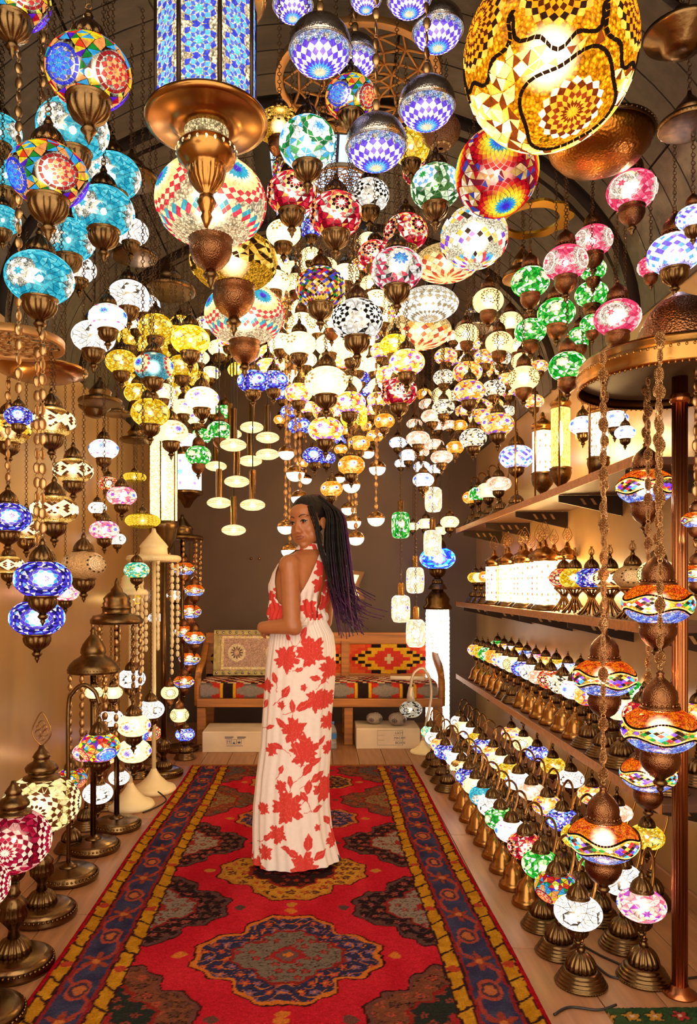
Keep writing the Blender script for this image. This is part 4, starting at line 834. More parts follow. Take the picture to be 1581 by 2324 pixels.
        tiles = rosette(np.array([0, 0, -1.]), 22, .17, [list(r) for r in rows]); base = '#ffd488'; glow = 1.05; gap = .1
    elif s in ('whitedisc', 'white'):
        base = '#ffdf9c' if s == 'white' else '#fff2dc'; glow = 1.7 if s == 'white' else 1.2; bulb = 'warm'
        if s == 'whitedisc': tiles = rosette(np.array([0, 0, -1.]), 24, .14, [None, '#b89a70', '#fff6e6', '#8a7250', '#fff6e6', '#fff6e6', '#a08a60', '#fffaf0', '#fffaf0', '#b8a070', '#fffaf0', '#a89468'])
        else:
            for a in meds_axes(3, .1, .3): tiles += rosette(a, 7, .14, [None, '#8a6a3a', '#ffe0a0'])
        gap = .3
    elif s == 'yellowdisc':
        tiles = lattice(26, [x*.11 for x in range(-6, 7)], .11, lambda u, la, r, j: '#ffd84a' if r % 2 else '#f0b820'); base = '#a87818'; glow = 1.15
    elif s == 'whitemulti':
        cl = ['#d83848', '#38a8d8', '#7a38c8', '#f0b830', '#fff4e0', '#3a2a20', '#fff8ea', '#e8c070', '#ffffff']
        tiles = lattice(26, [-1.2+.12*x for x in range(0, 21)], .12, lambda u, la, r, j: R.choice(cl) if (r//3) % 2 == 0 else None); base = '#fff0cc'; glow = 1.25
    elif s == 'bigcream':
        meds = meds_axes(4, .25, -2.55); rad = .62; base = '#ffdfae'; medcol = '#ffe9c0'; glow = 1.15
        for a in meds: tiles += rosette(a, 20, .068, ['#5a38c0', '#38a8c0', '#38a8c0', '#fff0c8', '#ffe9a8', '#ffdf90', '#ffdf90', '#d82838', '#ffe9b0', '#d82838'])
        tiles += lattice(44, [-.72, -.64, -.56], .08, lambda u, la, r, j: [['#d82848', '#ffe0a0'], ['#d82848', '#38a8b8'], ['#38a0b0', '#ffe4a8']][r % 3][j % 2])
        gap = .1
    elif s == 'bigamber':
        meds = meds_axes(4, .12, -1.6); rad = .46; base = '#e0a028'; glow = 1.05; medcol = '#f0b848'
        for a in meds:
            tiles += rosette(a, 8, .07, ['#fff0b0', '#ffd870', '#e8a838']); tiles += ringtiles(a, .46, .1, 20, ['#3a220e', '#ffd060'])
        tiles += crackle(520, ['#2c180a', '#ffd060', '#3a220e', '#e8b040'], lambda d: not inmed(d, .58) and (abs(d[2]+.1) < .34), 8)
    elif s == 'biggold':
        glow = 1.75; meds = [axis_at(-1.95+2*PI*i/6, .12) for i in range(6)]; bot2 = unit([.06, -.42, -.9]); rad = .5
        for a in meds: tiles += rosette(a, 20, .045, ['#ff9a18', '#6a2c10', '#ff9414', '#5a240c', '#ff8c10', '#4a1e0a', '#f08a10', '#2a1812', '#ffb040'])
        tiles += rosette(bot2, 16, .048, ['#ff9a20', '#7a2c10', '#ffa428', '#8a3014', '#ff9c28', '#6a260e', '#ffe8c0'])
        def wv(d, a, r0, amp, k):
            fr = frame(a); x = float(np.dot(d, fr[1])); y = float(np.dot(d, fr[2])); return angle(d, a)-(r0+amp*math.cos(k*math.atan2(y, x)))
        def outline(a, r0_, amp, k, nn, w_, ok):
            fr = frame(a)
            for j in range(nn):
                p0, p1 = 2*PI*j/nn, 2*PI*(j+1)/nn; r0, r1 = r0_+amp*math.cos(k*p0), r0_+amp*math.cos(k*p1)
                q = [on(fr, r0, p0), on(fr, r1, p1), on(fr, r1+w_, p1), on(fr, r0+w_, p0)]
                if ok(q[0]): tiles.append((q, '#1e120a'))
        for a in meds: outline(a, .575, .055, 8, 52, .05, lambda d: all(angle(d, b) > .56 for b in meds if b is not a))
        outline(bot2, .56, .06, 4, 44, .045, lambda d: all(angle(d, b) > .62 for b in meds))
        tiles += crackle(760, ['#ffe0a0', '#ffc860', '#fff0cc', '#ffd280', '#ffb840', '#7a3410'], lambda d: all(wv(d, a, .66, .055, 8) > 0 for a in meds) and wv(d, bot2, .64, .06, 4) > 0, 9, .97)
        col = lambda d: '#ff9e14'
    elif s == 'redball':
        meds = meds_axes(4, .22, -2.2)+[unit([.0, -.32, -.95])]; rad = .66; base = '#b81824'; medcol = '#b01020'; glow = .95
        for a in meds: tiles += rosette(a, 18, .07, ['#4a30c8', '#3070e0', '#38b8d8', '#f0e850', '#ffe838', '#ffc828', '#f08828', '#d83020', '#b81020'])
        tiles += crackle(420, ['#e0b878', '#c01828', '#f4e8c8', '#7a2030', '#c8a050', '#3848a0'], lambda d: not inmed(d, .7), 8)
    elif s in ('orangeeye',):
        meds = meds_axes(5, .05, .4); rad = .34; base = '#f09020'; glow = 1.2; medcol = '#fff2d0'
        for a in meds: tiles += rosette(a, 8, .075, ['#3838c8', '#f4f0ff', '#fffae8']); tiles += ringtiles(a, .3, .1, 14, ['#ffb030'])
        tiles += crackle(150, ['#ff9820', '#ffb840', '#f08018', '#ffcf70'], lambda d: not inmed(d, .42), 2)
    elif s == 'creameye':
        meds = meds_axes(4, .05, .2); rad = .5; base = '#ffdf98'; glow = 1.35; col = lambda d: '#ffe6b0'
        for a in meds: tiles += rosette(a, 8, .085, ['#5838c0', '#8a70e0', '#fff4d8', None, '#d89848']); 
    elif s == 'purple':
        def fn(u, la, r, j):
            t = (r+2*j) % 6
            return '#7a5ae0' if (r+j) % 3 == 0 and abs(la) < .5 else ('#58a8f0' if (r+2*j) % 5 == 0 else '#ffffff')
        tiles = lattice(22, [x*.13 for x in range(-6, 7)], .13, fn); base = '#cfc0ff'; bulb = 'cool'; glow = 1.3; gap = .1
    elif s == 'teal':
        meds = meds_axes(4, 0, .3); rad = .4; base = '#28a888'; glow = 1.15
        tiles += crackle(240, ['#28a878', '#40c8b0', '#f0f4d0', '#e8c850', '#1f8868', '#a8e8d0'], lambda d: True, 2)
    elif s == 'bluebowl':
        base = '#2438d8'; glow = 2.6; bulb = 'cool'; meds = meds_axes(4, -.1, .5); rad = .4; medcol = '#7a5cf0'
        for a in meds: tiles += rosette(a, 7, .1, ['#ffffff', '#58d0ff', '#8a70ff'])
        tiles += crackle(200, ['#2858ff', '#38b8ff', '#4a40f0', '#8ad8ff', '#2030c8'], lambda d: not inmed(d, .42), 4)
    elif s == 'salmon':
        base = '#ffd8b8'; glow = 1.25; tiles = crackle(90, ['#ffd0b0', '#fff0e0', '#f0a078', '#ffe0c8'], lambda d: True, 3)
    elif s == 'halfdome':
        base = '#fff0d8'; glow = 1.4; tiles = ringtiles(np.array([0, 0, -1.]), .5, .12, 16, ['#ffe0a8', '#e8c890']); thru = 'tile'
    elif s == 'rod':
        base = '#ffdfa0'; glow = 1.35
        tiles = ringtiles(np.array([0, 0, -1.]), 1.15, .1, 26, ['#fff0c8', '#ffe4a8'])+ringtiles(np.array([0, 0, -1.]), 1.34, .09, 30, ['#c88a38', '#d89a48'])+ringtiles(np.array([0, 0, -1.]), 1.62, .09, 30, ['#c88a38', '#d89a48'])+ringtiles(np.array([0, 0, -1.]), .5, .1, 18, ['#ffe8b8', '#f8c868'])
    elif s == 'bottle':
        ex = 5.; base = '#fff0d0'; glow = 1.25; meds = meds_axes(3, .1, .4); rad = .35; medcol = '#fff6e4'
        for a in meds: tiles += rosette(a, 8, .09, ['#6a58d8', '#fff6e0', '#e8a850', '#fff0d0'])
        tiles += crackle(120, ['#fff0d0', '#ffe0a0', '#d8c8a0', '#ffffff'], lambda d: not inmed(d, .4), 3)
    if col is None: col = lambda d: medcol if inmed(d) else base
    tiles = [t for t in tiles if max(abs(p[2]) for p in t[0]) < (.985 if s not in ('half', 'biggold', 'redball', 'creamdisc', 'whitedisc', 'whitemulti', 'halfdome', 'rod') else 1.1)]
    return dict(hr=hr, ex=ex, tiles=tiles, col=col, bulb=bulb, glow=glow, gap=gap, thru=thru)
STYLE_RATIO['bluebowl'] = .66
STY = {}
def style(s):
    if s not in STY:
        d = style_def(s)
        shellmat = M['dull'] if d['thru'] == 'dull' or s == 'darkbead' else M['frost'] if s in ('white', 'halfdome', 'rod', 'creameye', 'creamdot', 'multiB') else M['beads']
        d['tmat'] = M['dull'] if d['thru'] == 'dull' or s == 'darkbead' else M['tile']
        d['shell'] = shell_mesh('globe_'+s, d['hr'], d['ex'], d['col'], shellmat, *((56, 32) if s in ('rug', 'biggold', 'bigcream', 'half') else (32, 18)))
        STY[s] = d
    return STY[s]
def mosaic(s):
    d = style(s)
    if 'mos' not in d: d['mos'] = tile_mesh('mosaic', d['tiles'], d['hr'], d['ex'], d['gap']).mesh('mosaic', d['tmat'])
    return d['mos']
def single_tiles(s):
    d = style(s)
    if 'single' not in d:
        L = []
        for t in d['tiles'][:300]: L.append(tile_mesh('tile', [t], d['hr'], d['ex'], d['gap']).mesh('mosaic_tile', d['tmat']))
        d['single'] = L
        d['rest'] = tile_mesh('mosaic', d['tiles'][300:], d['hr'], d['ex'], d['gap']).mesh('mosaic_rest', d['tmat']) if len(d['tiles']) > 300 else None
    return d['single'], d['rest']
def glow_globe(s, parent, R, loc=(0, 0, 0), rot=0., tiles=0, glow=None, name='globe'):
    """globe part > mosaic tiles; plus the bulb inside"""
    d = style(s); g = (d['glow'] if glow is None else glow)*GLOW
    o = ob(name, d['shell'], parent, loc, (0, 0, rot), R, glow=g*.9)
    if d['tiles']:
        if tiles:
            L, rest = single_tiles(s)
            for me in L: ob('mosaic_tile', me, o, glow=g)
            if rest: ob('mosaic', rest, o, glow=g, kind='stuff')
        else: ob('mosaic', mosaic(s), o, glow=g, kind='stuff')
    if d['bulb']:
        rb = R*(.56 if s != 'biggold' else .40)*min(1, d['hr']+.1)
        e = ob('bulb', cached('halo_ball', lambda: MB().ball((0, 0, 0), 1, 20, 14).mesh('bulb', M['halo'])), parent, loc, (0, 0, 0), rb, glow=g)  # this ball carries the painted halo around the filament
        ob('filament', cached('fil_'+d['bulb'], lambda: MB().ball((0, 0, 0), .23, 10, 6).mesh('filament', M[d['bulb']])), e, sc=.55 if R > .115 else 1, glow=g)
    return o
# ------------------------------------------------------------------ metal parts (unit radius = globe radius)
def ring_of_balls(mb, n, R, z, r):
    for j in range(n):
        a = 2*PI*j/n; mb.ball((R*math.cos(a), R*math.sin(a), z), r, 5, 3)
    return mb
def cap_mesh(kind):
    def f():
        mb = MB()
        if kind == 'hammered':
            mb.lathe([(.50, 0), (.54, .03), (.52, .09), (.45, .12), (.46, .22), (.47, .34), (.43, .52), (.33, .68), (.20, .80), (.11, .88), (.09, .95), (.12, 1.0), (.07, 1.05)], 20)
            ring_of_balls(mb, 20, .47, .15, .045)
        else:
            mb.lathe([(.48, 0), (.52, .03), (.50, .08), (.44, .1), (.45, .17), (.47, .2), (.44, .3), (.36, .44), (.25, .56), (.15, .64), (.11, .7), (.13, .75), (.10, .8), (.06, .9)], 60, (12, .07, .19, .6))
            ring_of_balls(mb, 22, .46, .135, .03)
        mb.torus((0, 0, 1.0 if kind != 'hammered' else 1.13), .07, .022, 10, 5, 'Y')
        return mb.mesh('cap', M['copper'] if kind == 'hammered' else M['bronze'])
    return cached('cap_'+kind, f)
def holder_mesh(kind):
    def f():
        mb = MB()
        p = [(.44, .03), (.53, 0), (.56, -.05), (.52, -.09), (.49, -.13), (.52, -.2), (.50, -.33), (.42, -.47), (.29, -.57), (.17, -.64), (.12, -.7)]
        if kind == 'fluted': mb.lathe(p, 60, (12, .08, -.58, -.19))
        else: mb.lathe([(.44, .03), (.53, 0), (.55, -.06), (.50, -.12), (.53, -.18), (.53, -.34), (.46, -.52), (.33, -.68), (.18, -.78), (.12, -.84)], 20)
        ring_of_balls(mb, 24, .535, -.04, .028)
        return mb.mesh('holder', M['bronze'] if kind == 'fluted' else M['copper'])
    return cached('holder_'+kind, f)
def finial_mesh():
    return cached('finial', lambda: MB().lathe([(.12, 0), (.16, -.05), (.2, -.11), (.15, -.18), (.08, -.23), (.1, -.29), (.05, -.36), (.015, -.45)], 12).mesh('finial', M['bronze']))
def chain_mesh(kind, L):
    q = max(1, round(L/.04)); key = f'chain_{kind}_{q}'; L2 = q*.04
    def f():
        mb = MB()
        if kind == 'coin':
            z = .02; i = 0
            while z < L2:
                mb.ball((0, 0, z), (.0125, .0045, .0185), 8, 5, rot=Matrix.Rotation((i % 3)*.6, 3, 'Z'))
                mb.torus((0, 0, z+.0225), .0055, .0016, 6, 4, 'X' if i % 2 else 'Y'); z += .045; i += 1
        elif kind == 'cord': mb.tube([(0, 0, 0), (0, 0, L2)], .0035, 6)
        else:
            z = 0.; i = 0
            while z < L2:
                mb.torus((0, 0, z+.008), .0064, .0016, 7, 3, 'X' if i % 2 else 'Y', sy=1.) ; z += .0125; i += 1
        return mb.mesh('chain', M['cord'] if kind == 'cord' else M['chain'] if kind == 'coin' else M['link'])
    return cached(key, f), L/L2
def hang(parent, kind, z0, z1, singles=False):
    me, k = chain_mesh(kind, z1-z0)
    if not singles: return ob('chain', me, parent, (0, 0, z0), (0, 0, 0), (1, 1, k))
    # near coin chains: every textured oval is a piece of its own on a chain of small rings
    L = z1-z0; n = max(2, int(L/.046)); p = L/n
    mb = MB()
    for i in range(n): mb.torus((0, 0, p*i), .0065, .0018, 8, 4, 'X' if i % 2 else 'Y')
    c = ob('chain', mb.mesh('chain', M['chain']), parent, (0, 0, z0))
    lk = cached('coin_link', lambda: MB().ball((0, 0, 0), (.0165, .0075, .0205), 12, 8).mesh('link', M['coin']))
    for i in range(n): ob('link', lk, c, (0, 0, p*(i+.5)), (0, 0, (i % 3)*.45+.2), None)
    return c
M['coin'] = pbr('textured_brass', '#c69a66', .34, 1, .1, 20, .9, 260, bumptype='voronoi')
def ceil_z(X): return 2.5+1.02*math.sqrt(max(0, 1-(X/1.45)**2))
BIGHOLD = {'bigcream': .74, 'bigamber': .92}
def pendant(s, X, Y, Z, R, kind, topz, tiles, label):
    t = thing('pendant_lamp', label, 'lamp', (X, Y, Z), 'pendant lamps: '+s.replace('multi', 'many coloured '))
    d = style(s); hr = d['hr']; top = (topz or ceil_z(X)-.012)-Z
    h = int(abs(X*977+Y*313)*100) % 2
    g = glow_globe(s, t, R, rot=rnd.uniform(0, 6.28) if s not in ('rainbow', 'biggold', 'redball', 'bigcream', 'bigamber', 'turqmed', 'beige', 'greenmed', 'redmed', 'blackwhite', 'bwred', 'greenflower', 'turq', 'bluemed') else rnd.uniform(-.25, .25)+(X*.4), tiles=tiles, glow=(2.2 if s in ('white', 'multiA', 'yellow', 'creamdot', 'creameye') and abs(X) < .6 and Y > 2.3 and Z < 2.9 else 2.0 if s == 'bigcream' and Z < 2.35 else None))
    if s == 'half' or s == 'halfdome':
        f = lambda: MB().lathe([(1.035*math.cos(a), 1.035*math.sin(a)*.86) for a in [(-.17 if s == 'half' else .08)+i*.135 for i in range(13 if s == 'half' else 11)]], 28).lathe([(.3, .84), (.25, .9), (.12, .96), (.1, 1.06), (.05, 1.1)], 14).mesh('dome', M['silver' if s == 'half' else 'brass'])
        ob('dome', cached('dome_'+s, f), t, sc=R)
        f2 = lambda: MB().torus((0, 0, -.15 if s == 'half' else .08), 1.03, .035, 40, 6).mesh('rim', M['silver' if s == 'half' else 'brass'])
        ob('rim', cached('rim_'+s, f2), t, sc=R)
        hang(t, kind, R*1.08, top)
    elif s == 'rod':
        f = lambda: MB().lathe([(.3, .0), (.3, .04), (.26, .06), (.26, 2.3), (.2, 2.36), (.08, 2.4)], 12).mesh('rod', M['brass'])
        ob('rod', cached('rodpart', f), t, (0, 0, R*.42), sc=R); hang(t, 'cord', R*2.8, top)
    elif s in ('bottle', 'greenbottle'):
        f = lambda: MB().lathe([(.55, 0), (.5, .1), (.34, .18), (.34, 1.3), (.28, 1.4), (.1, 1.5)], 14).mesh('neck', M['brass'])
        ob('neck', cached('neckpart', f), t, (0, 0, R*1.38), sc=R); hang(t, kind, R*2.85, top)
    elif s in ('biggold', 'redball', 'whitemulti', 'creamdisc', 'whitedisc', 'yellowdisc', 'darkbead'):
        k = .42 if s != 'yellowdisc' else .7
        ob('cap', cap_mesh('plain'), t, (0, 0, R*hr*(1-.5*k*k)*.98), sc=R*k); hang(t, kind, R*hr*.95+R*k*1.03, top)
    else:
        k = BIGHOLD.get(s, 1.); zc = R*hr*math.sqrt(1-(.48*k)**2)*.985; mk = 'hammered' if s in ('rug', 'pink', 'green', 'creamdot', 'purple') else 'plain'
        ob('cap', cap_mesh(mk), t, (0, 0, zc-R*.03), sc=R*k)
        hk = ('copper' if k < 1 or s in ('rug', 'pink', 'green', 'creamdot') else 'fluted')
        ob('holder', holder_mesh('fluted' if hk == 'fluted' else 'hammered'), t, (0, 0, -zc+R*.03), sc=R*k)
        ob('finial', finial_mesh(), t, (0, 0, -zc+R*.03-R*k*(.68 if hk == 'fluted' else .82)), sc=R*k)
        hang(t, kind, zc-R*.03+R*k*(1.03 if mk == 'plain' else 1.16), top, singles=(kind == 'coin' and tiles == 1 and topz > 0))
    return t
# ------------------------------------------------------------------ bases, necks, crowns
def base_mesh(kind):
    def f():
        if kind == 'bell':
            mb = MB().lathe([(.060, 0), (.064, .006), (.060, .016), (.061, .02), (.055, .026), (.047, .04), (.044, .062), (.036, .085), (.022, .102), (.012, .112), (.009, .128)], 22)
            return mb.mesh('base', M['brass'])
        if kind == 'fluted':
            mb = MB().lathe([(.078, 0), (.081, .003), (.081, .008), (.078, .010), (.077, .011), (.0775, .014), (.075, .018), (.072, .0185), (.0725, .023), (.069, .028), (.066, .0285), (.0665, .033), (.063, .038), (.058, .0385), (.0585, .042), (.054, .047), (.047, .05)], 36)
            ring_of_balls(mb, 56, .0805, .0055, .0026)
            mb.lathe([(.0475, .05), (.049, .058), (.047, .070), (.041, .082), (.031, .094), (.018, .103), (.0135, .106)], 72, (18, .08, .049, .1))
            mb.lathe([(.0135, .104), (.0125, .108), (.0145, .112), (.011, .116), (.011, .124), (.0135, .127), (.009, .13)], 16)
            return mb.mesh('base', M['bronze'])
        if kind == 'floor':
            mb = MB().lathe([(.122, 0), (.128, .012), (.127, .022), (.118, .03), (.12, .036), (.104, .044), (.06, .05), (.05, .055)], 32)
            ring_of_balls(mb, 44, .124, .026, .006)
            mb.lathe([(.036, .05), (.04, .058), (.024, .066), (.013, .074)], 18)
            return mb.mesh('base', M['bronze'])
        if kind == 'vase':
            mb = MB().lathe([(.128, 0), (.133, .012), (.122, .03), (.124, .036), (.1, .048), (.062, .054)], 32)
            ring_of_balls(mb, 48, .127, .026, .006)
            mb.lathe([(.06, .052), (.056, .075), (.04, .095), (.022, .105)], 80, (20, .07, .05, .1))
            mb.lathe([(.022, .104), (.016, .13), (.026, .145), (.043, .165), (.046, .185), (.04, .2), (.045, .215), (.03, .235), (.018, .25)], 64, (16, .06, .16, .2))
            return mb.mesh('base', M['bronze'])
        if kind == 'white':
            return MB().lathe([(.135, 0), (.14, .012), (.13, .03), (.1, .04), (.075, .06), (.045, .09), (.025, .12), (.016, .14)], 28).mesh('base', M['whitepaint'])
        if kind == 'splay':
            mb = MB()
            for j in range(14):
                a = 2*PI*j/14; c, s = math.cos(a), math.sin(a)
                mb.tube([(.062*c, .062*s, .003), (.03*c, .03*s, .04), (.012*c, .012*s, .075), (.02*c, .02*s, .095), (.045*c, .045*s, .118)], .004, 5)
            mb.lathe([(.048, .116), (.052, .12), (.05, .128), (.044, .132)], 18); mb.lathe([(.012, .06), (.016, .075), (.012, .09)], 10)
            return mb.mesh('base', M['brass'])
        if kind == 'disc':
            return MB().lathe([(.075, 0), (.078, .008), (.072, .018), (.066, .024), (.06, .034)], 24).mesh('base', M['bronze'])
    return cached('base_'+kind, f)
def spline(pts, n=6):
    P = [Vector(p) for p in pts]; out = []
    for i in range(len(P)-1):
        a, b, c, d = P[max(i-1, 0)], P[i], P[i+1], P[min(i+2, len(P)-1)]
        for k in range(n):
            t = k/n; out.append(.5*((2*b)+(c-a)*t+(2*a-5*b+4*c-d)*t*t+(3*b-a-3*c+d)*t**3))
    return out+[P[-1]]
def leaf_finial():
    """flat pierced leaf of wire on top of the crowns"""
    def f():
        mb = MB()
        o = [(.0, 0, 0), (.028, 0, .03), (.036, 0, .06), (.026, 0, .09), (0, 0, .13), (-.026, 0, .09), (-.036, 0, .06), (-.028, 0, .03), (0, 0, 0)]
        mb.tube(spline(o, 4), .0028, 5)
        for x, z, r in ((.014, .05, .011), (-.014, .05, .011), (0, .085, .012), (0, .03, .009), (.012, .072, .008), (-.012, .072, .008)): mb.torus((x, 0, z), r, .0022, 10, 4, 'Y')
        return mb.mesh('leaf_finial', M['brass'])
    return cached('leaf', f)
def tulip_finial():
    def f():
        mb = MB()
        for j in range(5):
            a = 2*PI*j/5; c, s = math.cos(a), math.sin(a)
            mb.tube([(.003*c, .003*s, 0), (.013*c, .013*s, .012), (.012*c, .012*s, .025), (.003*c, .003*s, .038), (.006*c, .006*s, .044)], .0016, 4)
        return mb.mesh('tulip_finial', M['brass'])
    return cached('tulip', f)
def swan_lamp(X, Y, Z0, R, s, base, rot, label, group, k=1., tilt=0):
    t = thing('swan_neck_lamp', label, 'lamp', (X, Y, Z0), group, (0, 0, rot))
    ob('base', base_mesh(base), t, sc=k)
    path = [(0, 0, .12), (-.02, 0, .17), (-.065, 0, .25), (-.088, 0, .315), (-.078, 0, .372), (-.038, 0, .402), (.002, 0, .39), (.016, 0, .362)]
    ob('neck', cached('swan_neck', lambda: MB().tube(spline(path, 4), .0052, 7).mesh('neck', M['brass'])), t, sc=k)
    hr = style(s)['hr']; zg = .352*k-R*(hr*.84+1.0)
    ob('hook', cached('hook', lambda: MB().torus((0, 0, 0), .009, .0022, 10, 5, 'Y').mesh('hook', M['bronze'])), t, (.016*k, 0, .354*k))
    lx = .016*k
    glow_globe(s, t, R, (lx, 0, zg), rnd.uniform(0, 6))
    zc = R*hr*.865
    ob('cap', cap_mesh('plain'), t, (lx, 0, zg+zc-.03*R), sc=R); ob('holder', holder_mesh('fluted'), t, (lx, 0, zg-zc+.03*R), sc=R*.9)
    ob('finial', finial_mesh(), t, (lx, 0, zg-zc+.03*R-R*.61), sc=R*.9)
    return t
def stand_lamp(X, Y, Z0, R, s, base, label, group, fin='none', stem=.13, k=1., capk='plain'):
    t = thing('table_lamp', label, 'lamp', (X, Y, Z0), group, (0, 0, rnd.uniform(-.2, .2)))
    ob('base', base_mesh(base), t, sc=k); hr = style(s)['hr']; zc = R*hr*.865
    st = stem*k
    if base != 'splay':
        ob('holder', holder_mesh('fluted'), t, (0, 0, st+R*.62*.9), sc=R*.9)
        zg = st+R*.56+zc-.03*R
        ob('stem', cached('stem%d' % round(stem*100), lambda: MB().lathe([(.009, .09), (.008, stem*.8), (.012, stem*.86), (.008, stem*.92), (.012, stem+.004)], 10).mesh('stem', M['brass'])), t, sc=k)
    else: zg = .125*k+zc
    glow_globe(s, t, R, (0, 0, zg), rnd.uniform(0, 6))
    ob('cap', cap_mesh(capk), t, (0, 0, zg+zc-.03*R), sc=R)
    if fin == 'leaf': ob('leaf_finial', leaf_finial(), t, (0, 0, zg+zc+R*.85), sc=R/.075)
    if fin == 'tulip': ob('tulip_finial', tulip_finial(), t, (0, 0, zg+zc+R*.82))
    return t
def onion_mesh(mat='brass'):
    def f():
        mb = MB().lathe([(1.0, 0), (1.06, .06), (1.0, .12), (.98, .3), (1.12, .42), (1.16, .6), (1.02, .85), (.72, 1.1), (.42, 1.3), (.3, 1.45), (.34, 1.55), (.24, 1.66), (.2, 1.9), (.1, 2.05)], 26, (12, .03, .4, 1.2))
        return mb.mesh('onion_cap', M[mat])
    return cached('onion_'+mat, f)
def cyl_lamp(X, Y, Z0, R, hh, label, group, col='#fff3d8', dots='#8a6a38', fin=True, foot='disc', glow=1.6):
    """cylinder mosaic lamp: foot, glass tube, onion cap and leaf finial"""
    t = thing('cylinder_lamp', label, 'lamp', (X, Y, Z0), group)
    if foot == 'disc': ob('base', base_mesh('disc'), t, sc=R/.06); z = .034*R/.06
    else:
        ob('base', cached('urn', lambda: MB().lathe([(.9, 0), (.95, .1), (.6, .25), (.3, .4), (.25, .8), (.5, 1.1), (1.0, 1.7), (1.15, 2.3), (1.1, 2.7), (1.2, 2.8), (1.05, 2.95)], 22).mesh('base', M['bronze'])), t, sc=R); z = R*2.95
    key = 'cyl'+col
    def f():
        nv, nu = 6, 20; a = np.linspace(0, 2*PI, nu, endpoint=False); zz = np.linspace(0, 1, nv)
        P = np.stack([np.broadcast_to(np.cos(a), (nv, nu)), np.broadcast_to(np.sin(a), (nv, nu)), np.broadcast_to(zz[:, None], (nv, nu))], -1)
        return grid_mesh('tube', P, np.broadcast_to(np.array(lin(col)), (nv, nu, 3)), M['beads'], True)
    g = ob('glass_tube', cached(key, f), t, (0, 0, z), sc=(R, R, hh), glow=glow)
    def f2():
        mb = MB(); r2 = random.Random(4)
        for row in range(7):
            for j in range(12):
                if (row % 3 == 1) or r2.random() < .25:
                    a0 = 2*PI*j/12; zz = .1+row*.13; c, s2 = math.cos(a0), math.sin(a0); q = .1; h2 = .045
                    pts = [(-q, -0.0), (0, -h2), (q, 0), (0, h2)]
                    mb.add([(1.015*math.cos(a0+u), 1.015*math.sin(a0+u), zz+w) for u, w in pts], [(0, 1, 2, 3)], lin(dots), False)
        return mb.mesh('mosaic', M['tile'])
    ob('mosaic', cached('cylmos'+dots, f2), g, glow=glow, kind='stuff')
    ob('bulb', cached('bulb_warm', lambda: MB().ball((0, 0, 0), 1, 12, 8).mesh('bulb', M['warm'])), t, (0, 0, z+hh*.5), sc=(R*.25, R*.25, hh*.3), glow=glow*.25)
    ob('onion_cap', onion_mesh(), t, (0, 0, z+hh), sc=R*.98)
    if fin: ob('leaf_finial', leaf_finial(), t, (0, 0, z+hh+R*1.95), sc=R/.058*.8)
    return t
def crown_mesh(kind, mat):
    """(1 = rim radius) rim at z 0, rising"""
    def f():
        mb = MB()
        if kind == 'dome':
            mb.lathe([(.96, -.12), (1.0, -.1), (1.0, 0), (.97, .06), (.98, .12), (.9, .25), (.75, .4), (.58, .5), (.48, .58), (.46, .62), (.5, .68), (.48, .85), (.4, 1.05), (.25, 1.25), (.12, 1.4), (.1, 1.5), (.13, 1.56), (.05, 1.7)], 36)
            ring_of_balls(mb, 50, .985, .03, .025)
        elif kind == 'pagoda':
            mb.lathe([(.95, -.18), (1.0, -.14), (1.0, 0), (.94, .06), (.9, .14), (.6, .2), (.54, .26), (.55, .42), (.6, .46), (.52, .52), (.54, .62), (.48, .7), (.52, .8), (.36, .98), (.24, 1.06), (.22, 1.16), (.1, 1.3), (.08, 1.45), (.02, 1.6)], 36, (18, .02, .24, .9))
            ring_of_balls(mb, 54, .985, -.04, .022)
        else:   # tiered plate
            mb.lathe([(.94, -.2), (1.0, -.18), (1.02, -.04), (.98, 0), (.9, .03), (.56, .06), (.52, .1), (.5, .3), (.54, .36), (.44, .5), (.28, .68), (.2, .78), (.1, .9), (.06, 1.05)], 36)
            ring_of_balls(mb, 54, 1.0, -.11, .028)
        return mb.mesh('crown', M[mat])
    return cached(f'crown_{kind}_{mat}', f)
def pole_mesh(h, r, mat, fl=True):
    return MB().lathe([(r, 0), (r, h)], 24 if fl else 14, (12, .12, -1, h+1) if fl else None).mesh('pole', M[mat])
def disc_chain(parent, x, y, z0, z1, mat='chain'):
    mb = MB(); z = z0+.015; i = 0
    while z < z1:
        mb.ball((0, 0, z), (.0125, .006, .02), 7, 4); z += .042
    return ob('chain', mb.mesh('chain', M[mat]), parent, (x, y, 0))
def floor_lamp(X, Y, crown, base, H2, Rc, label, mat='bronze', lean=0., chains=6, cmat='chain', clen=.5):
    t = thing('floor_lamp', label, 'lamp', (X, Y, 0), 'floor lamps along the left wall')
    ob('base', base_mesh(base), t); ob('pole', pole_mesh(H2-.05, .0135, mat), t, (0, 0, .06))
    ob('crown', crown_mesh(crown, mat), t, (0, 0, H2), sc=Rc)
    for j in range(chains):
        a = 2*PI*(j+.3)/chains; disc_chain(t, Rc*.88*math.cos(a), Rc*.88*math.sin(a), H2-.1*Rc-clen*(.6+.4*rnd.random()), H2-.12*Rc, cmat)
    return t
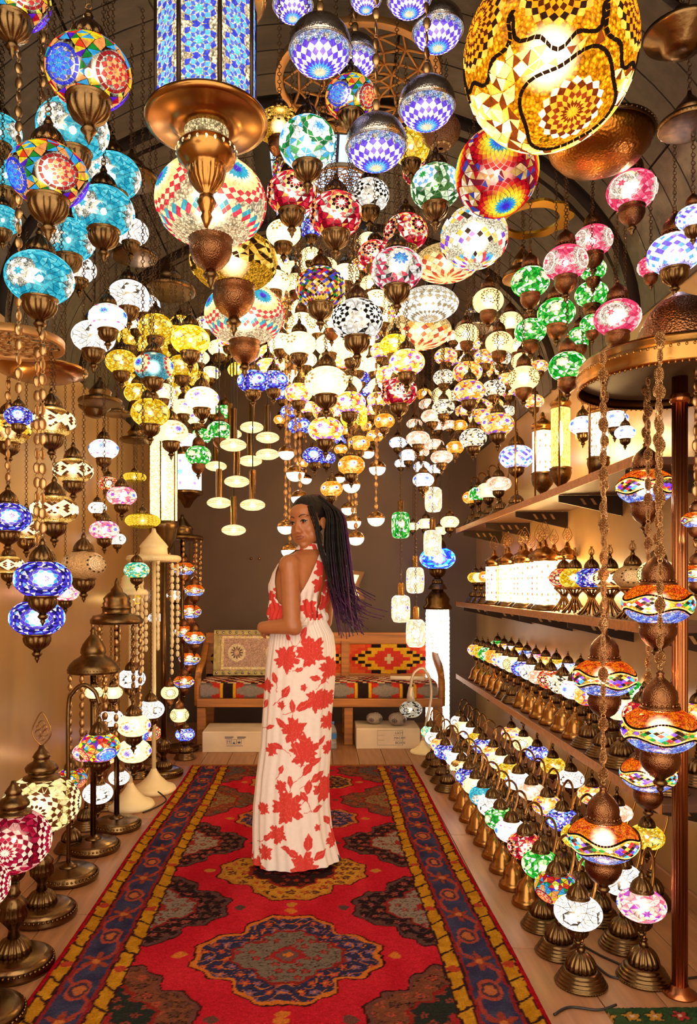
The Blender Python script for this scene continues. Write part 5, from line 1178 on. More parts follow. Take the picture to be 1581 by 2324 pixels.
# ------------------------------------------------------------------ the room
WALLC = pbr('glossy_tan_wall', '#9e7a4c', .33, 0, .18, 2.2, .04, 9, stretch=(1, 1, .25))
WALLB = pbr('dark_taupe_wall', '#5a4536', .6, 0, .12, 3, .03, 20)
PLANKC = pbr('ceiling_boards', '#40362f', .55, 0, .35, 5, .15, 30, stretch=(.4, 6, 6))
DARKC = pbr('dark_ceiling', '#0e0a08', .7)
FLOORC = pbr('laminate_floor', '#a3714a', .38, 0, .22, 4, .05, 40, stretch=(9, .6, 1))
WX0, WX1, YB = -1.45, 1.48, 7.0
fl = structure('floor', MB().box((-1.6, .6, -.06), (1.6, 7.1, -.014)).mesh('floor', DARKC))
plk = [MB().bbox((0, 0, -.014), (.187, 1.196, 0), .0015).mesh('plank', FLOORC)]
for i in range(17):
    for j in range(7):
        y = .6+j*1.2-(i*.43 % 1.2)
        if y+1.196 > .5 and y < 6.98: ob('plank', plk[0], fl, (-1.6+i*.19, y, 0))
structure('wall_left', MB().box((WX0-.1, .6, 0), (WX0, YB, 2.52)).mesh('wall', WALLC))
structure('wall_right', MB().box((WX1, .6, 0), (WX1+.1, YB, 2.52)).mesh('wall', WALLC))
structure('wall_back', MB().box((-1.6, YB, 0), (1.6, YB+.1, 3.7)).mesh('wall', WALLB))
structure('baseboard_left', MB().bbox((WX0, .6, 0), (WX0+.015, YB, .07), .004).mesh('baseboard', FLOORC))
structure('baseboard_right', MB().bbox((WX1-.015, .6, 0), (WX1, YB, .07), .004).mesh('baseboard', FLOORC))
def arc_pt(a, k=0.): return ((1.47+k)*math.cos(a), 2.5+(1.02+k)*math.sin(a))
def arc_strip(a0, a1, y0, y1, k0, k1, n=6):
    mb = MB(); v = []; f = []
    for i in range(n+1):
        a = a0+(a1-a0)*i/n
        for k in (k0, k1):
            x, z = arc_pt(a, k)
            v += [(x, y0, z), (x, y1, z)]
    for i in range(n):
        o = i*4; f += [(o, o+1, o+5, o+4), (o+2, o+6, o+7, o+3), (o, o+4, o+6, o+2), (o+1, o+3, o+7, o+5)]
    f += [(0, 2, 3, 1), (n*4, n*4+1, n*4+3, n*4+2)]
    return mb.add(v, f, None, False)
ce = structure('ceiling', arc_strip(0, PI, .6, YB+.05, .03, .09, 40).mesh('ceiling', DARKC))
NS = 7; BW = .142
strips = [arc_strip(PI*j/NS+.004, PI*(j+1)/NS-.004, .003, BW-.004, .0, .028).mesh('plank', PLANKC) for j in range(NS)]
PANES_Y = (3.75, 4.65)
for i in range(40):
    y = 1.25+i*BW+.03*(i//8)
    if (i % 8) == 7 or y > YB-.1: continue
    for j in range(NS):
        if j == 3 and y > PANES_Y[0]-.14 and y < PANES_Y[1]: continue
        ob('plank', strips[j], ce, (0, y, 0))
BEAM = pbr('dark_beam', '#2c2018', .5, 0, .2, 6)
for i in range(5): ob('arch_beam', arc_strip(0, PI, 0, .05, -.02, .03, 36).mesh('arch_beam', BEAM), ce, (0, 1.25+(i*8+7)*BW+.03*i+.06, 0))
# bluish glowing panes set into the ceiling above the lattice discs
w1 = structure('ceiling_panes', MB().box((-.33, PANES_Y[0], 3.56), (.33, PANES_Y[1], 3.58)).mesh('pane_backing', DARKC))
m, nt, out = new_mat('cool_pane_glow'); e = N(nt, 'ShaderNodeEmission'); e.inputs[0].default_value = (.45, .65, 1, 1); e.inputs[1].default_value = .9; nt.links.new(e.outputs[0], out.inputs[0])
for i in range(4):
    for j in range(3): ob('pane', MB().box((-.32+j*.215, PANES_Y[0]+.01+i*.222, 3.535), (-.32+j*.215+.2, PANES_Y[0]+.01+i*.222+.205, 3.55)).mesh('pane', m), w1)
# ------------------------------------------------------------------ rugs
def lerp(a, b, t): return a+(b-a)*t[..., None]
def C3(h): return np.array(lin(h))
def noise2(x, y, s, seed):
    g = np.random.default_rng(seed); t = g.random((64, 64)); X = x*s; Y = y*s
    i = np.floor(X).astype(int); j = np.floor(Y).astype(int); fx = X-i; fy = Y-j; fx = fx*fx*(3-2*fx); fy = fy*fy*(3-2*fy)
    q = lambda a, b: t[a % 64, b % 64]
    return (q(i, j)*(1-fx)+q(i+1, j)*fx)*(1-fy)+(q(i, j+1)*(1-fx)+q(i+1, j+1)*fx)*fy
def motif(x, y, cell, seed):
    """little knotted flowers: 0 none, 1 petal, 2 heart, 3 outline"""
    X = x/cell; Y = y/cell; j = np.floor(Y); X = X+.5*(j % 2); i = np.floor(X)
    h = np.abs(np.sin(i*12.9+j*78.2+seed)*437.5) % 1
    dx = X-i-.5+(h-.5)*.3; dy = Y-j-.5; r = np.hypot(dx, dy); a = np.arctan2(dy, dx)
    rr = .27+.09*np.cos(5*a+h*6)+.08*(h-.5)
    return np.where(r < .1, 2, np.where(r < rr, 1, np.where(r < rr+.07, 3, 0))), h
def rug_colour(s, t):
    q = .012
    s = s+q*(noise2(s, t, 40, 1)-.5); t = t+q*(noise2(s, t, 36, 2)-.5)
    red = lerp(C3('#b21b29'), C3('#c82b37'), noise2(s, t*.35, 14, 3)); col = red.copy()
    A = np.abs(s)
    def paint(mask, c): col[mask] = (c[mask] if getattr(c, 'ndim', 1) > 1 else c)
    def shape_fill(x, y, a, b, outer, inner, line, core, fl):
        ang = np.arctan2(y/b, x/a); m = np.abs(x/a)**1.12+np.abs(y/b)**1.12
        m = m*(1+.085*np.cos(8*ang)+.05*np.cos(16*ang))
        ins = m < 1
        mo, h = motif(x, y, .052, 3.1)
        paint(ins, C3(outer)); paint(ins & (mo == 1), C3(fl[0])); paint(ins & (mo == 1) & (h > .6), C3(fl[1])); paint(ins & (mo == 2), C3(line)); paint(ins & (mo == 3) & (h > .35), C3('#2a1a1a'))
        curl = np.abs(np.sin(m*16+3*np.cos(8*ang)))
        paint((m > .60) & (m < .97) & (curl < .16), C3(line))
        paint((m > .96) & (m < 1.03), C3(line)); paint((m > 1.03) & (m < 1.06), C3('#3a1c1a'))
        i2 = m < .56; mo2, h2 = motif(x+.02, y, .042, 7.7)
        paint(i2, C3(inner)); paint(i2 & (mo2 == 1) & (h2 > .45), C3(fl[2])); paint(i2 & (mo2 == 3), C3('#3c302c')); paint((m > .54) & (m < .59), C3('#8a2a24'))
        paint(m < .16, C3('#9a2a2a')); paint(m < .10, C3(core)); paint(m < .04, C3(line))
        paint((np.abs(x) > a*1.0) & (np.abs(x) < a*1.13) & (np.abs(y) < .022) & (np.abs(np.abs(x)-a*1.07)+np.abs(y) < .028), C3(line))
        paint((np.abs(y) > b*1.0) & (np.abs(y) < b*1.13) & (np.abs(x) < .022) & (np.abs(np.abs(y)-b*1.07)+np.abs(x) < .028), C3(line))
    meds = [(2.56, '#34324e', '#75665a', '#c9702e', '#6a4c4a', ('#b04a3a', '#7a5a78', '#a03430')),
            (3.32, '#c48a30', '#33201e', '#b87830', '#8a2a24', ('#b0402c', '#6a3a2c', '#9a3028')),
            (4.07, '#3c3854', '#8a6a48', '#c07034', '#8a3a30', ('#b05a3a', '#86608a', '#b04830')),
            (4.82, '#43302c', '#9a6a48', '#b87838', '#8a3a30', ('#a84a34', '#7a4a3a', '#b05030')), (1.82, '#34324e', '#75665a', '#c9702e', '#6a4c4a', ('#b04a3a', '#7a5a78', '#a03430'))]
    for ty, o, i, l, c, f in meds: shape_fill(s, t-ty, .345, .33, o, i, l, c, f)
    sides = [(2.18, '#7a4630', '#2c302c', '#6a4038', '#8a3a30', ('#a84a34', '#5a3a2a', '#8a4030')), (2.94, '#2c1f20', '#8a776a', '#5a403c', '#7a4a44', ('#a04a40', '#6a4038', '#94403a')),
             (3.68, '#30201f', '#97826e', '#5a403c', '#7a4a44', ('#a84a3c', '#70443a', '#94403a')), (4.42, '#7c4630', '#8a6a40', '#6a4038', '#8a3a30', ('#a84a34', '#5a5a4a', '#8a4030')), (5.12, '#7a4a34', '#5a5048', '#6a4038', '#8a3a30', ('#a84a34', '#5a3a2a', '#8a4030'))]
    for ty, o, i, l, c, f in sides:
        for sg in (-1, 1): shape_fill(s-sg*.55, t-ty, .325, .33, o, i, l, c, f)
    # borders
    e = .785-A
    gold = lerp(C3('#b07418'), C3('#cc9228'), noise2(s, t, 30, 5))
    for b0, b1, sd in ((.022, .072, 0), (.212, .264, 1)):
        m_ = (e > b0) & (e < b1); paint(m_, gold)
        u = (t+sd*.05+ (e-b0)*.8) % .115; paint(m_ & (u < .012), C3('#3a2420'))
        u2 = (t+sd*.03) % .46; paint(m_ & (np.hypot((u2-.2), (e-(b0+b1)/2)) < .02), C3('#b0402c'))
    m_ = (e > .072) & (e < .212)
    paint(m_, lerp(C3('#33304a'), C3('#474660'), noise2(s, t, 20, 6)))
    u = (t % .36)/.36-.5; v = (e-.142)/.07
    paint(m_ & (np.abs(v-.75*np.sin(2*PI*(u+.5)*1.0)) < .13), C3('#a04038'))
    ov = np.hypot(u*3.6, v*1.15)
    paint(m_ & (ov < .62), C3('#a84a38')); paint(m_ & (ov < .45), C3('#4a3440')); paint(m_ & (ov < .3), C3('#b8683c'))
    u3 = ((t+.18) % .36)/.36-.5; r3 = np.hypot(u3*4.2, v*1.0); a3 = np.arctan2(v, u3*4.2)
    paint(m_ & (r3 < .5+.25*np.cos(6*a3)), C3('#96402f')); paint(m_ & (r3 < .2), C3('#c07038'))
    for b in (.02, .072, .212, .265): paint(np.abs(e-b) < .0045, C3('#3a2022'))
    paint((e > .076) & (e < .088), C3('#8a2a2c')); paint((e > .196) & (e < .208), C3('#8a2a2c'))
    paint(e < .02, lerp(C3('#980c18'), C3('#b41e28'), noise2(s, t, 60, 8)))
    # ends of the runner
    paint((t > 5.25) & (A < .76), C3('#9a5a3a')); paint(t > 5.29, C3('#b3863a'))
    col *= (.86+.28*noise2(s, t, 150, 9))[..., None]
    return col
nu, nv = 262, 900
sv = np.linspace(-.785, .785, nu); tt = 1.35*np.exp(np.linspace(0, math.log(5.31/1.35), nv))
S, T = np.meshgrid(sv, tt)
P = np.stack([S-.108+.006*np.sin(T*3), T, .0125+.0016*noise2(S, T, 60, 4)+.0022*(np.random.default_rng(2).random(S.shape)-.5)], -1)
P[:, 0, 2] = .001; P[:, -1, 2] = .001; P[0, :, 2] = .001; P[-1, :, 2] = .001
tag(ob('rug', grid_mesh('rug', P, rug_colour(S, T), M['pile'])), 'long red Persian runner with medallions and gold and blue borders', 'rug')
s2, t2 = np.meshgrid(np.linspace(0, .62, 110), np.linspace(1.5, 2.255, 130))
def corner_colour(s, t):
    mo, h = motif(s, t, .07, 2.2); n = noise2(s, t, 9, 4)
    c = lerp(C3('#20402a'), C3('#4a5a34'), n)
    c[(s > .28)] = C3('#4a2a24'); c[(mo == 1) & (h > .3)] = C3('#b03a34'); c[(mo == 1) & (h > .6)] = C3('#c08838'); c[mo == 2] = C3('#d8b8a0'); c[(mo == 3)] = C3('#1c2a20')
    return c*(.8+.4*noise2(s, t, 120, 3))[..., None]
P2 = np.stack([s2+.86, t2+.02*s2, .006+.003*np.random.default_rng(3).random(s2.shape)], -1); P2[0, :, 2] = .001; P2[-1, :, 2] = .001; P2[:, 0, 2] = .001; P2[:, -1, 2] = .001
tag(ob('rug', grid_mesh('rug', P2, corner_colour(s2, t2), M['pile'])), 'small green and red rug corner at the foot of the fluted pole', 'rug')

# ------------------------------------------------------------------ shelves on the right wall
SHELFM = pbr('shelf_board', '#5a3a28', .4, 0, .2, 4)
def shelf(z, y0, y1, label):
    t = thing('wall_shelf', label, 'shelf', (1.15, y0, z), 'wall shelves')
    ob('board', MB().bbox((0, 0, -.028), (.328, y1-y0, 0), .003).mesh('board', SHELFM), t)
    ob('front_edge', MB().bbox((-.008, 0, -.034), (-.0005, y1-y0, .004), .002).mesh('front_edge', M['wood']), t)
    n = 5
    for i in range(n):
        mb = MB(); y = .12+i*(y1-y0-.3)/(n-1)
        mb.add([(.02, y, -.03), (.328, y, -.03), (.328, y, -.13), (.02, y, -.062), (.02, y+.012, -.03), (.328, y+.012, -.03), (.328, y+.012, -.13), (.02, y+.012, -.062)],
               [(0, 1, 2, 3), (7, 6, 5, 4), (0, 4, 5, 1), (1, 5, 6, 2), (2, 6, 7, 3), (3, 7, 4, 0)], None, False)
        b = ob('bracket', mb.mesh('bracket', M['darkmetal']), t)
        for k in range(3): ob('slot', MB().add([(.12+k*.05, y-.001, -.045), (.135+k*.05, y-.001, -.045), (.155+k*.05, y-.001, -.075), (.14+k*.05, y-.001, -.075)], [(0, 3, 2, 1)], None, False).mesh('slot', M['chain']), b)
    return t
Z1, Z2, Z3 = 1.745, 1.142, .545
shelf(Z1, 2.72, 6.2, 'highest wall shelf, with glowing cylinders and swan-neck lamps on it')
shelf(Z2, 2.55, 6.2, 'middle wall shelf, holding cylinder lamps and lamps on splayed wire feet')
shelf(Z3, 2.5, 6.2, 'lowest wall shelf, crowded with two rows of small brass table lamps')
ORD = ['first', 'second', 'third', 'fourth', 'fifth', 'sixth', 'seventh', 'eighth', 'ninth', 'tenth', 'eleventh', 'twelfth', 'thirteenth', 'fourteenth', 'fifteenth', 'sixteenth', 'seventeenth', 'eighteenth', 'nineteenth', 'twentieth', 'twenty-first', 'twenty-second']
TINT = {'whitecrack': 'white', 'red': 'red', 'creamdot': 'cream', 'pinkmulti': 'pink', 'multiA': 'floral', 'multiB': 'white and blue', 'bluemed': 'blue', 'blue': 'blue', 'green': 'green', 'yellow': 'yellow', 'creameye': 'cream', 'orangeeye': 'orange', 'turq': 'turquoise', 'redorange': 'orange red', 'beads': 'beaded', 'amberzig': 'amber', 'white': 'white', 'greenmed': 'green', 'rainbow': 'rainbow', 'purple': 'violet', 'redmed': 'red', 'teal': 'teal', 'salmon': 'salmon', 'yellowball': 'yellow'}
def jit(k): return rnd.uniform(-k, k)
# lowest shelf: front row and back row
sf = ['whitecrack', 'redmed', 'creameye', 'pinkmulti', 'multiA', 'multiB', 'beads', 'redorange', 'salmon', 'whitecrack', 'blue', 'creamdot', 'multiB', 'multiA', 'orangeeye', 'green', 'yellow', 'multiA']
y = 2.66
for i in range(18):
    b = 'fluted' if i in (0, 1, 2, 3, 4, 11, 12) else 'bell'
    stand_lamp(1.232+jit(.004), y, Z3, .069, sf[i], b, f'brass table lamp, {TINT[sf[i]]} globe, {ORD[i]} from the front, lowest shelf front row', 'lamps on the lowest shelf', stem=.155); y += .185
sb = ['multiA', 'bluemed', 'whitecrack', 'green', 'redmed', 'multiB', 'creamdot', 'purple', 'yellow', 'multiA', 'pinkmulti', 'blue', 'orangeeye', 'whitecrack', 'multiA', 'green']
y = 2.76
for i in range(16):
    stand_lamp(1.4, y, Z3, .062, sb[i], 'fluted', f'brass table lamp, {TINT[sb[i]]} globe, {ORD[i]} from the front, lowest shelf back row', 'lamps on the lowest shelf', stem=.2, k=.94); y += .205
# middle shelf
lg = ['orangeeye', 'amberzig', 'yellow', 'multiA', 'beads', 'whitecrack', 'bluemed', 'creamdot']
for i, (x, yy, s) in enumerate([(1.27, 3.87, 'redorange'), (1.255, 3.66, 'yellow'), (1.26, 3.45, 'bluemed'), (1.255, 3.22, 'amberzig'), (1.26, 3.0, 'beige'), (1.26, 2.78, 'creamdot')]):
    tname = {'beige': 'dark beige'}.get(s) or TINT[s]
    stand_lamp(x, yy, Z2, .072, s, 'splay', f'table lamp with {tname} globe on splayed wire foot, middle shelf', 'lamps with splayed feet on the middle shelf', fin='tulip', capk='plain')
cc = [('#fff3d8', '#8a6a38'), ('#fff0cc', '#9a4030'), ('#ffeec8', '#8a6a38'), ('#fff3d8', '#8a6a38'), ('#fff0cc', '#b08a40'), ('#ffe48a', '#a08020'), ('#fff0cc', '#9a4030')]
y = 4.08
for i in range(7):
    cyl_lamp(1.235+(i % 2)*.03, y, Z2, .058, .235, f'white cylinder lamp with onion top and leaf finial, {ORD[i]} from the front, middle shelf', 'cylinder lamps on the middle shelf', *cc[i], glow=2.0); y += .195
for i, s in enumerate(['orangeeye', 'creameye', 'yellow']): stand_lamp(1.24, 5.5+i*.2, Z2, .06, s, 'fluted', f'brass table lamp with {TINT[s]} globe beyond the cylinders, middle shelf', 'lamps at the far end of the middle shelf', stem=.13)
y = 4.25
for i in range(4):
    cyl_lamp(1.415, y, Z2, .052, .25, f'cylinder lamp, {ORD[i]} from the front in the back row, middle shelf', 'cylinder lamps on the middle shelf', *cc[(i+2) % 7], glow=1.8); y += .24
# top shelf
cyl_lamp(1.25, 4.17, Z1, .055, .225, 'glowing white cylinder on a bronze urn foot, front of the highest shelf', 'cylinder lamps on the highest shelf', foot='urn', glow=2.0, fin=False)
cyl_lamp(1.25, 3.86, Z1, .048, .30, 'tall glowing yellow cylinder on a bronze urn foot, highest shelf', 'cylinder lamps on the highest shelf', '#ffe070', '#b08a30', foot='urn', glow=1.7, fin=False)
cyl_lamp(1.31, 3.5, Z1, .045, .2, 'small pale cylinder on bronze urn foot, nearest on the highest shelf', 'cylinder lamps on the highest shelf', foot='urn', glow=1.4, fin=False)
stand_lamp(1.25, 4.72, Z1, .105, 'purple', 'fluted', 'bowl shaped lamp with violet and blue mosaic on the highest shelf', 'lamps on the highest shelf', stem=.22)
for i, (x, yy, s) in enumerate([(1.24, 5.1, 'salmon'), (1.24, 5.4, 'creameye'), (1.24, 5.75, 'green'), (1.24, 6.0, 'orangeeye')]):
    swan_lamp(x, yy, Z1, .085 if i < 2 else .07, s, 'fluted', PI+.6, f'swan-neck lamp with {TINT[s]} globe on the highest shelf', 'lamps on the highest shelf')
rodm = MB().tube([(0, 0, 0), (0, 0, .62)], .005, 6).mesh('rod', M['brass'])
for i, yy in enumerate((3.2, 3.6, 4.0, 4.4)):
    tag(ob('hanging_rod', rodm, None, (1.16, yy, Z1+.002)), f'thin upright brass rod on the highest shelf edge, {ORD[i]} from the front', 'rod', 'thin rods on the highest shelf')
# ------------------------------------------------------------------ swan-neck lamps on the floor, right
f1 = [('whitecrack', 'fluted'), ('rainbow', 'fluted'), ('green', 'fluted'), ('redmed', 'bell'), ('multiB', 'bell'), ('green', 'bell'), ('whitecrack', 'bell'), ('turq', 'bell'), ('creameye', 'bell'), ('bluemed', 'bell'), ('amberzig', 'bell'), ('multiB', 'bell'), ('blue', 'fluted'), ('multiA', 'fluted'), ('whitecrack', 'fluted'), ('teal', 'fluted'), ('creamdot', 'fluted'), ('multiB', 'fluted')]
ys = [2.40, 2.6, 2.8, 3.0, 3.17, 3.35, 3.52, 3.7, 3.88, 4.07, 4.27, 4.48, 4.68, 4.88, 5.1, 5.3, 5.5, 5.7]
for i, (s, b) in enumerate(f1[:16]):
    swan_lamp(.835+jit(.008)-(.0 if i < 12 else .02), ys[i], 0, .073 if i in (0, 1) else .068, s, b, PI+.62+jit(.15), f'swan-neck lamp, {TINT[s]} globe, {ORD[i]} from the front, floor row by the rug', 'swan-neck lamps on the floor beside the rug')
f2 = ['pinkmulti', 'whitecrack', 'green', 'yellow', 'blue', 'multiA', 'salmon', 'multiB', 'yellow', 'creameye', 'multiA', 'blue', 'yellow', 'multiB', 'creamdot', 'whitecrack']
y = 2.43
for i, s in enumerate(f2):
    swan_lamp((1.075 if i else 1.055)+jit(.01), y, 0, .074 if i < 2 else .068, s, 'fluted', PI+.62+jit(.2), f'swan-neck lamp, {TINT[s]} globe, {ORD[i]} from the front, floor row under the shelf', 'swan-neck lamps on the floor under the shelf', k=1.03); y += .215
f3 = ['yellow', 'salmon', 'multiA', 'whitecrack', 'yellow', 'blue', 'creamdot', 'multiA']
y = 3.0
for i, s in enumerate(f3):
    swan_lamp(1.33, y, 0, .066, s, 'fluted', PI+.4, f'swan-neck lamp, {TINT[s]} globe, {ORD[i]} from the front, row against the wall', 'swan-neck lamps against the right wall', k=1.08); y += .3
# glowing column at the far end of the shelves, with the blue bowl lamp standing on top
t = thing('column_lamp', 'tall glowing white mosaic column lamp at the far end of the shelves', 'lamp', (1.03, 6.45, 0))
ob('base', base_mesh('disc'), t, sc=1.6)
cv = MB().lathe([(.098, 0), (.1, .02), (.1, 1.0), (.098, 1.02)], 20, col=lin('#fff0d8')); ob('glass_tube', cv.mesh('tube', M['fine']), t, (0, 0, .055), glow=1.9)
mb = MB(); r2 = random.Random(8)
for k in range(26):
    for j in range(16):
        if r2.random() < .8:
            a0 = 2*PI*j/16; zz = .03+k*.038; q = .15; mb.add([(.1025*math.cos(a0+u), .1025*math.sin(a0+u), zz+w) for u, w in ((-q, 0), (0, -.016), (q, 0), (0, .016))], [(0, 1, 2, 3)], lin(r2.choice(['#fffaf0', '#fff0d0', '#ffe0b0', '#fff', '#d8a0e0'] if False else ['#fffaf0', '#fff0d0', '#ffe8c0', '#f0c8d8'])), False)
ob('mosaic', mb.mesh('mosaic', M['tile']), t, (0, 0, .055), glow=2.0, kind='stuff')
ob('crown', MB().lathe([(.12, 0), (.125, .02), (.1, .05), (.105, .09), (.07, .14), (.05, .16), (.05, .17)], 24).mesh('crown', M['bronze']), t, (0, 0, 1.075))
stand_lamp(1.03, 6.45, 1.247, .15, 'bluebowl', 'fluted', 'blue lit bowl lamp standing on the glowing column', None, stem=.1)
# ------------------------------------------------------------------ foreground floor chandelier on the fluted pole (right)
t = thing('floor_chandelier', 'tall fluted copper pole carrying a round brass plate with beaded rim', 'chandelier', (1.13, 2.34, 0))
POLEM = pbr('satin_copper', '#a8683e', .25, 1)
ob('pole', MB().lathe([(.0235, 0), (.0235, 1.93)], 64, (16, .09, -1, 9)).mesh('pole', POLEM), t, (0, 0, .01))
ob('base', MB().lathe([(.05, 0), (.052, .006), (.03, .012), (.027, .03)], 24).mesh('base', POLEM), t)
ob('collar', MB().lathe([(.026, 0), (.03, .01), (.03, .025), (.026, .03)], 24).mesh('collar', POLEM), t, (0, 0, 1.845))
UNDER = pbr('plate_underside', '#4a3826', .5, .3, .2, 12)
ob('plate', MB().lathe([(.02, -.002), (.285, -.004), (.298, .002), (.298, .008), (.02, .008)], 72).mesh('plate', UNDER), t, (0, 0, 1.93))
rim = MB().lathe([(.298, -.032), (.302, -.034), (.304, -.02), (.301, .0), (.306, .008), (.304, .02), (.298, .028), (.30, .04), (.292, .052), (.27, .058), (.1, .06)], 72, cap=False); ring_of_balls(rim, 96, .304, .012, .0055); ring_of_balls(rim, 110, .301, -.034, .0042)
ob('rim', rim.mesh('rim', M['brass']), t, (0, 0, 1.93))
ob('dome', MB().lathe([(.135, 0), (.14, .008), (.132, .02), (.13, .04), (.12, .085), (.095, .135), (.06, .172), (.03, .188), (.012, .2)], 40).mesh('dome', M['dimpled']), t, (0, 0, 1.99))
# ------------------------------------------------------------------ hung metalwork
LAT = pbr('gold_lattice', '#b9854a', .4, .6, .15, 10)
def lattice_disc(X, Y, Z, R, label, n=12):
    t = thing('lattice_ceiling_ring', label, 'ceiling ornament', (X, Y, Z), 'pierced lattice discs')
    mb = MB()
    mb.lathe([(R, -.012), (R, .012), (R*.91, .012), (R*.91, -.012), (R, -.012)], 56, cap=False); ob('rim', mb.mesh('rim', LAT), t)
    rs = [.91, .74, .55, .42, .27, .14]; mb = MB()
    P_ = lambda k, j: (R*rs[k]*math.cos(2*PI*(j+.5*(k % 2))/n), R*rs[k]*math.sin(2*PI*(j+.5*(k % 2))/n), 0)
    for k in range(len(rs)-1):
        for j in range(n):
            mb.tube([P_(k, j), P_(k+1, j)], .0058*R/.3, 4); mb.tube([P_(k, j), P_(k+1, j-1 if k % 2 == 0 else j+1)], .0058*R/.3, 4)
            if k in (1, 3): mb.tube([P_(k, j), P_(k, j+1)], .0058*R/.3, 4)
    ob('lattice', mb.mesh('lattice', LAT), t)
    for j in range(3):
        a = 2*PI*j/3+.4; x, y2 = R*.93*math.cos(a), R*.93*math.sin(a); me, k = chain_mesh('link', ceil_z(X+x)-.012-Z-.012); ob('chain', me, t, (x, y2, .012), (0, 0, 0), (1, 1, k))
    return t
lattice_disc(.16, 3.0, 3.30, .33, 'large pierced geometric lattice disc hanging high in the centre')
lattice_disc(.115, 4.0, 3.44, .155, 'small pierced lattice disc behind the large one, under the bluish ceiling panes')
lattice_disc(-1.0, 2.45, 2.07, .165, 'pierced lattice ring at the left edge with coin chains')
def hung_crown(X, Y, Z, R, kind, mat, label, up=True):
    t = thing('chandelier', label, 'chandelier', (X, Y, Z), 'bronze chandelier crowns')
    ob('crown', crown_mesh(kind, mat), t, sc=R)
    h = {'dome': 1.7, 'pagoda': 1.6, 'tier': 1.05}[kind]*R
    if ceil_z(X)-.012-Z > h: hang(t, 'link', h*.98, ceil_z(X)-.012-Z)
    return t
hung_crown(-.86, 4.28, 2.98, .16, 'tier', 'bronze', 'bronze chandelier crown with pierced rim above the yellow lamps')
hung_crown(-.9, 5.2, 2.98, .14, 'tier', 'bronze', 'bronze crown behind the large amber globe, far left')
hung_crown(-1.08, 3.72, 2.2, .105, 'tier', 'bronze', 'bronze crown over the left wall beside the white star lamp')
hung_crown(-1.13, 4.2, 2.25, .085, 'tier', 'bronze', 'small bronze crown behind the yellow lamps, second along the left wall')
hung_crown(-1.14, 4.7, 2.2, .1, 'tier', 'bronze', 'bronze crown third along the left wall, above the tall column lantern')
hung_crown(-.72, 2.9, 2.86, .10, 'tier', 'bronze', 'dark bronze crown behind the turquoise lamps')
hung_crown(-.83, 3.4, 2.78, .10, 'tier', 'bronze', 'dark bronze crown right of the lower turquoise lamps')
hung_crown(.96, 4.6, 2.86, .12, 'dome', 'silver', 'grey dome crown at right centre above the floral lamps')
hung_crown(1.14, 2.3, 2.70, .09, 'tier', 'bronze', 'bronze crown with pierced rim at the upper right edge')
hung_crown(1.05, 3.85, 2.86, .10, 'dome', 'brass', 'small brass drum crown below the scalloped gold ring')
t = thing('brass_dish', 'wide hammered brass dish under the ceiling beside the huge gold globe', 'chandelier', (1.0, 2.66, 2.86))
HB = pbr('hammered_brass_dish', '#a86a26', .3, 1, .15, 6, .16, 110, bumptype='voronoi')
ob('bowl', MB().lathe([(.02, -.10), (.09, -.092), (.14, -.07), (.17, -.035), (.18, 0), (.175, 0), (.135, -.06), (.02, -.092)], 44).mesh('bowl', HB), t)
rb = MB().lathe([(.18, -.004), (.187, 0), (.185, .014), (.176, .016)], 44, cap=False); ring_of_balls(rb, 60, .186, .006, .005); ob('rim', rb.mesh('rim', M['bronze']), t)
hang(t, 'link', -.09, ceil_z(1.0)-.012-2.86)
t = thing('scalloped_ring', 'scalloped gold ring plate among chains, upper right', 'chandelier', (1.0, 3.5, 2.98))
mb = MB(); n = 60
v = []; f = []
for j in range(n):
    a = 2*PI*j/n; s_ = .17+.018*abs(math.sin(5*a)); v += [(s_*math.cos(a), s_*math.sin(a), 0), (.125*math.cos(a), .125*math.sin(a), 0), (s_*math.cos(a), s_*math.sin(a), .012), (.125*math.cos(a), .125*math.sin(a), .012)]
for j in range(n):
    o = j*4; q = ((j+1) % n)*4; f += [(o, o+1, q+1, q), (o+2, q+2, q+3, o+3), (o, q, q+2, o+2), (o+1, o+3, q+3, q+1)]
ob('ring', mb.add(v, f, None, False).mesh('ring', pbr('gold_plate', '#d8a838', .3, 1)), t)
for j in range(3):
    a = 2*PI*j/3+.4; x, y2 = .148*math.cos(a), .148*math.sin(a); me, k = chain_mesh('link', ceil_z(1.0+x)-.012-2.992); ob('chain', me, t, (x, y2, .012), (0, 0, 0), (1, 1, k))
t = thing('brass_plate', 'large round brass plate hanging behind the coin chains at left', 'chandelier', (-1.12, 3.05, 2.15))
ob('plate', MB().lathe([(.02, -.03), (.12, -.028), (.175, -.005), (.18, .004), (.17, .008), (.02, .0)], 44).mesh('plate', M['brass']), t); hang(t, 'link', .0, ceil_z(-1.12)-.012-2.15)
t = thing('ceiling_rose', 'bronze saucer ceiling rose at the top right edge', 'ceiling rose', (1.03, 2.12, 2.83)); ob('saucer', MB().lathe([(.02, -.05), (.05, -.04), (.06, -.015), (.1, .0), (.105, .012), (.09, .016), (.03, .04), (.02, .08)], 32, (14, .03, -.045, -.01)).mesh('saucer', M['bronze']), t); hang(t, 'link', .07, ceil_z(1.03)-.012-2.83)
t = thing('ceiling_rose', 'bronze saucer ceiling rose on a cord at the left wall', 'ceiling rose', (-1.16, 3.9, 2.20)); ob('saucer', MB().lathe([(.02, -.05), (.05, -.04), (.06, -.015), (.08, .0), (.085, .012), (.07, .016), (.03, .04), (.02, .08)], 32, (14, .03, -.045, -.01)).mesh('saucer', M['bronze']), t); hang(t, 'cord', .07, ceil_z(-1.16)-.012-2.2)
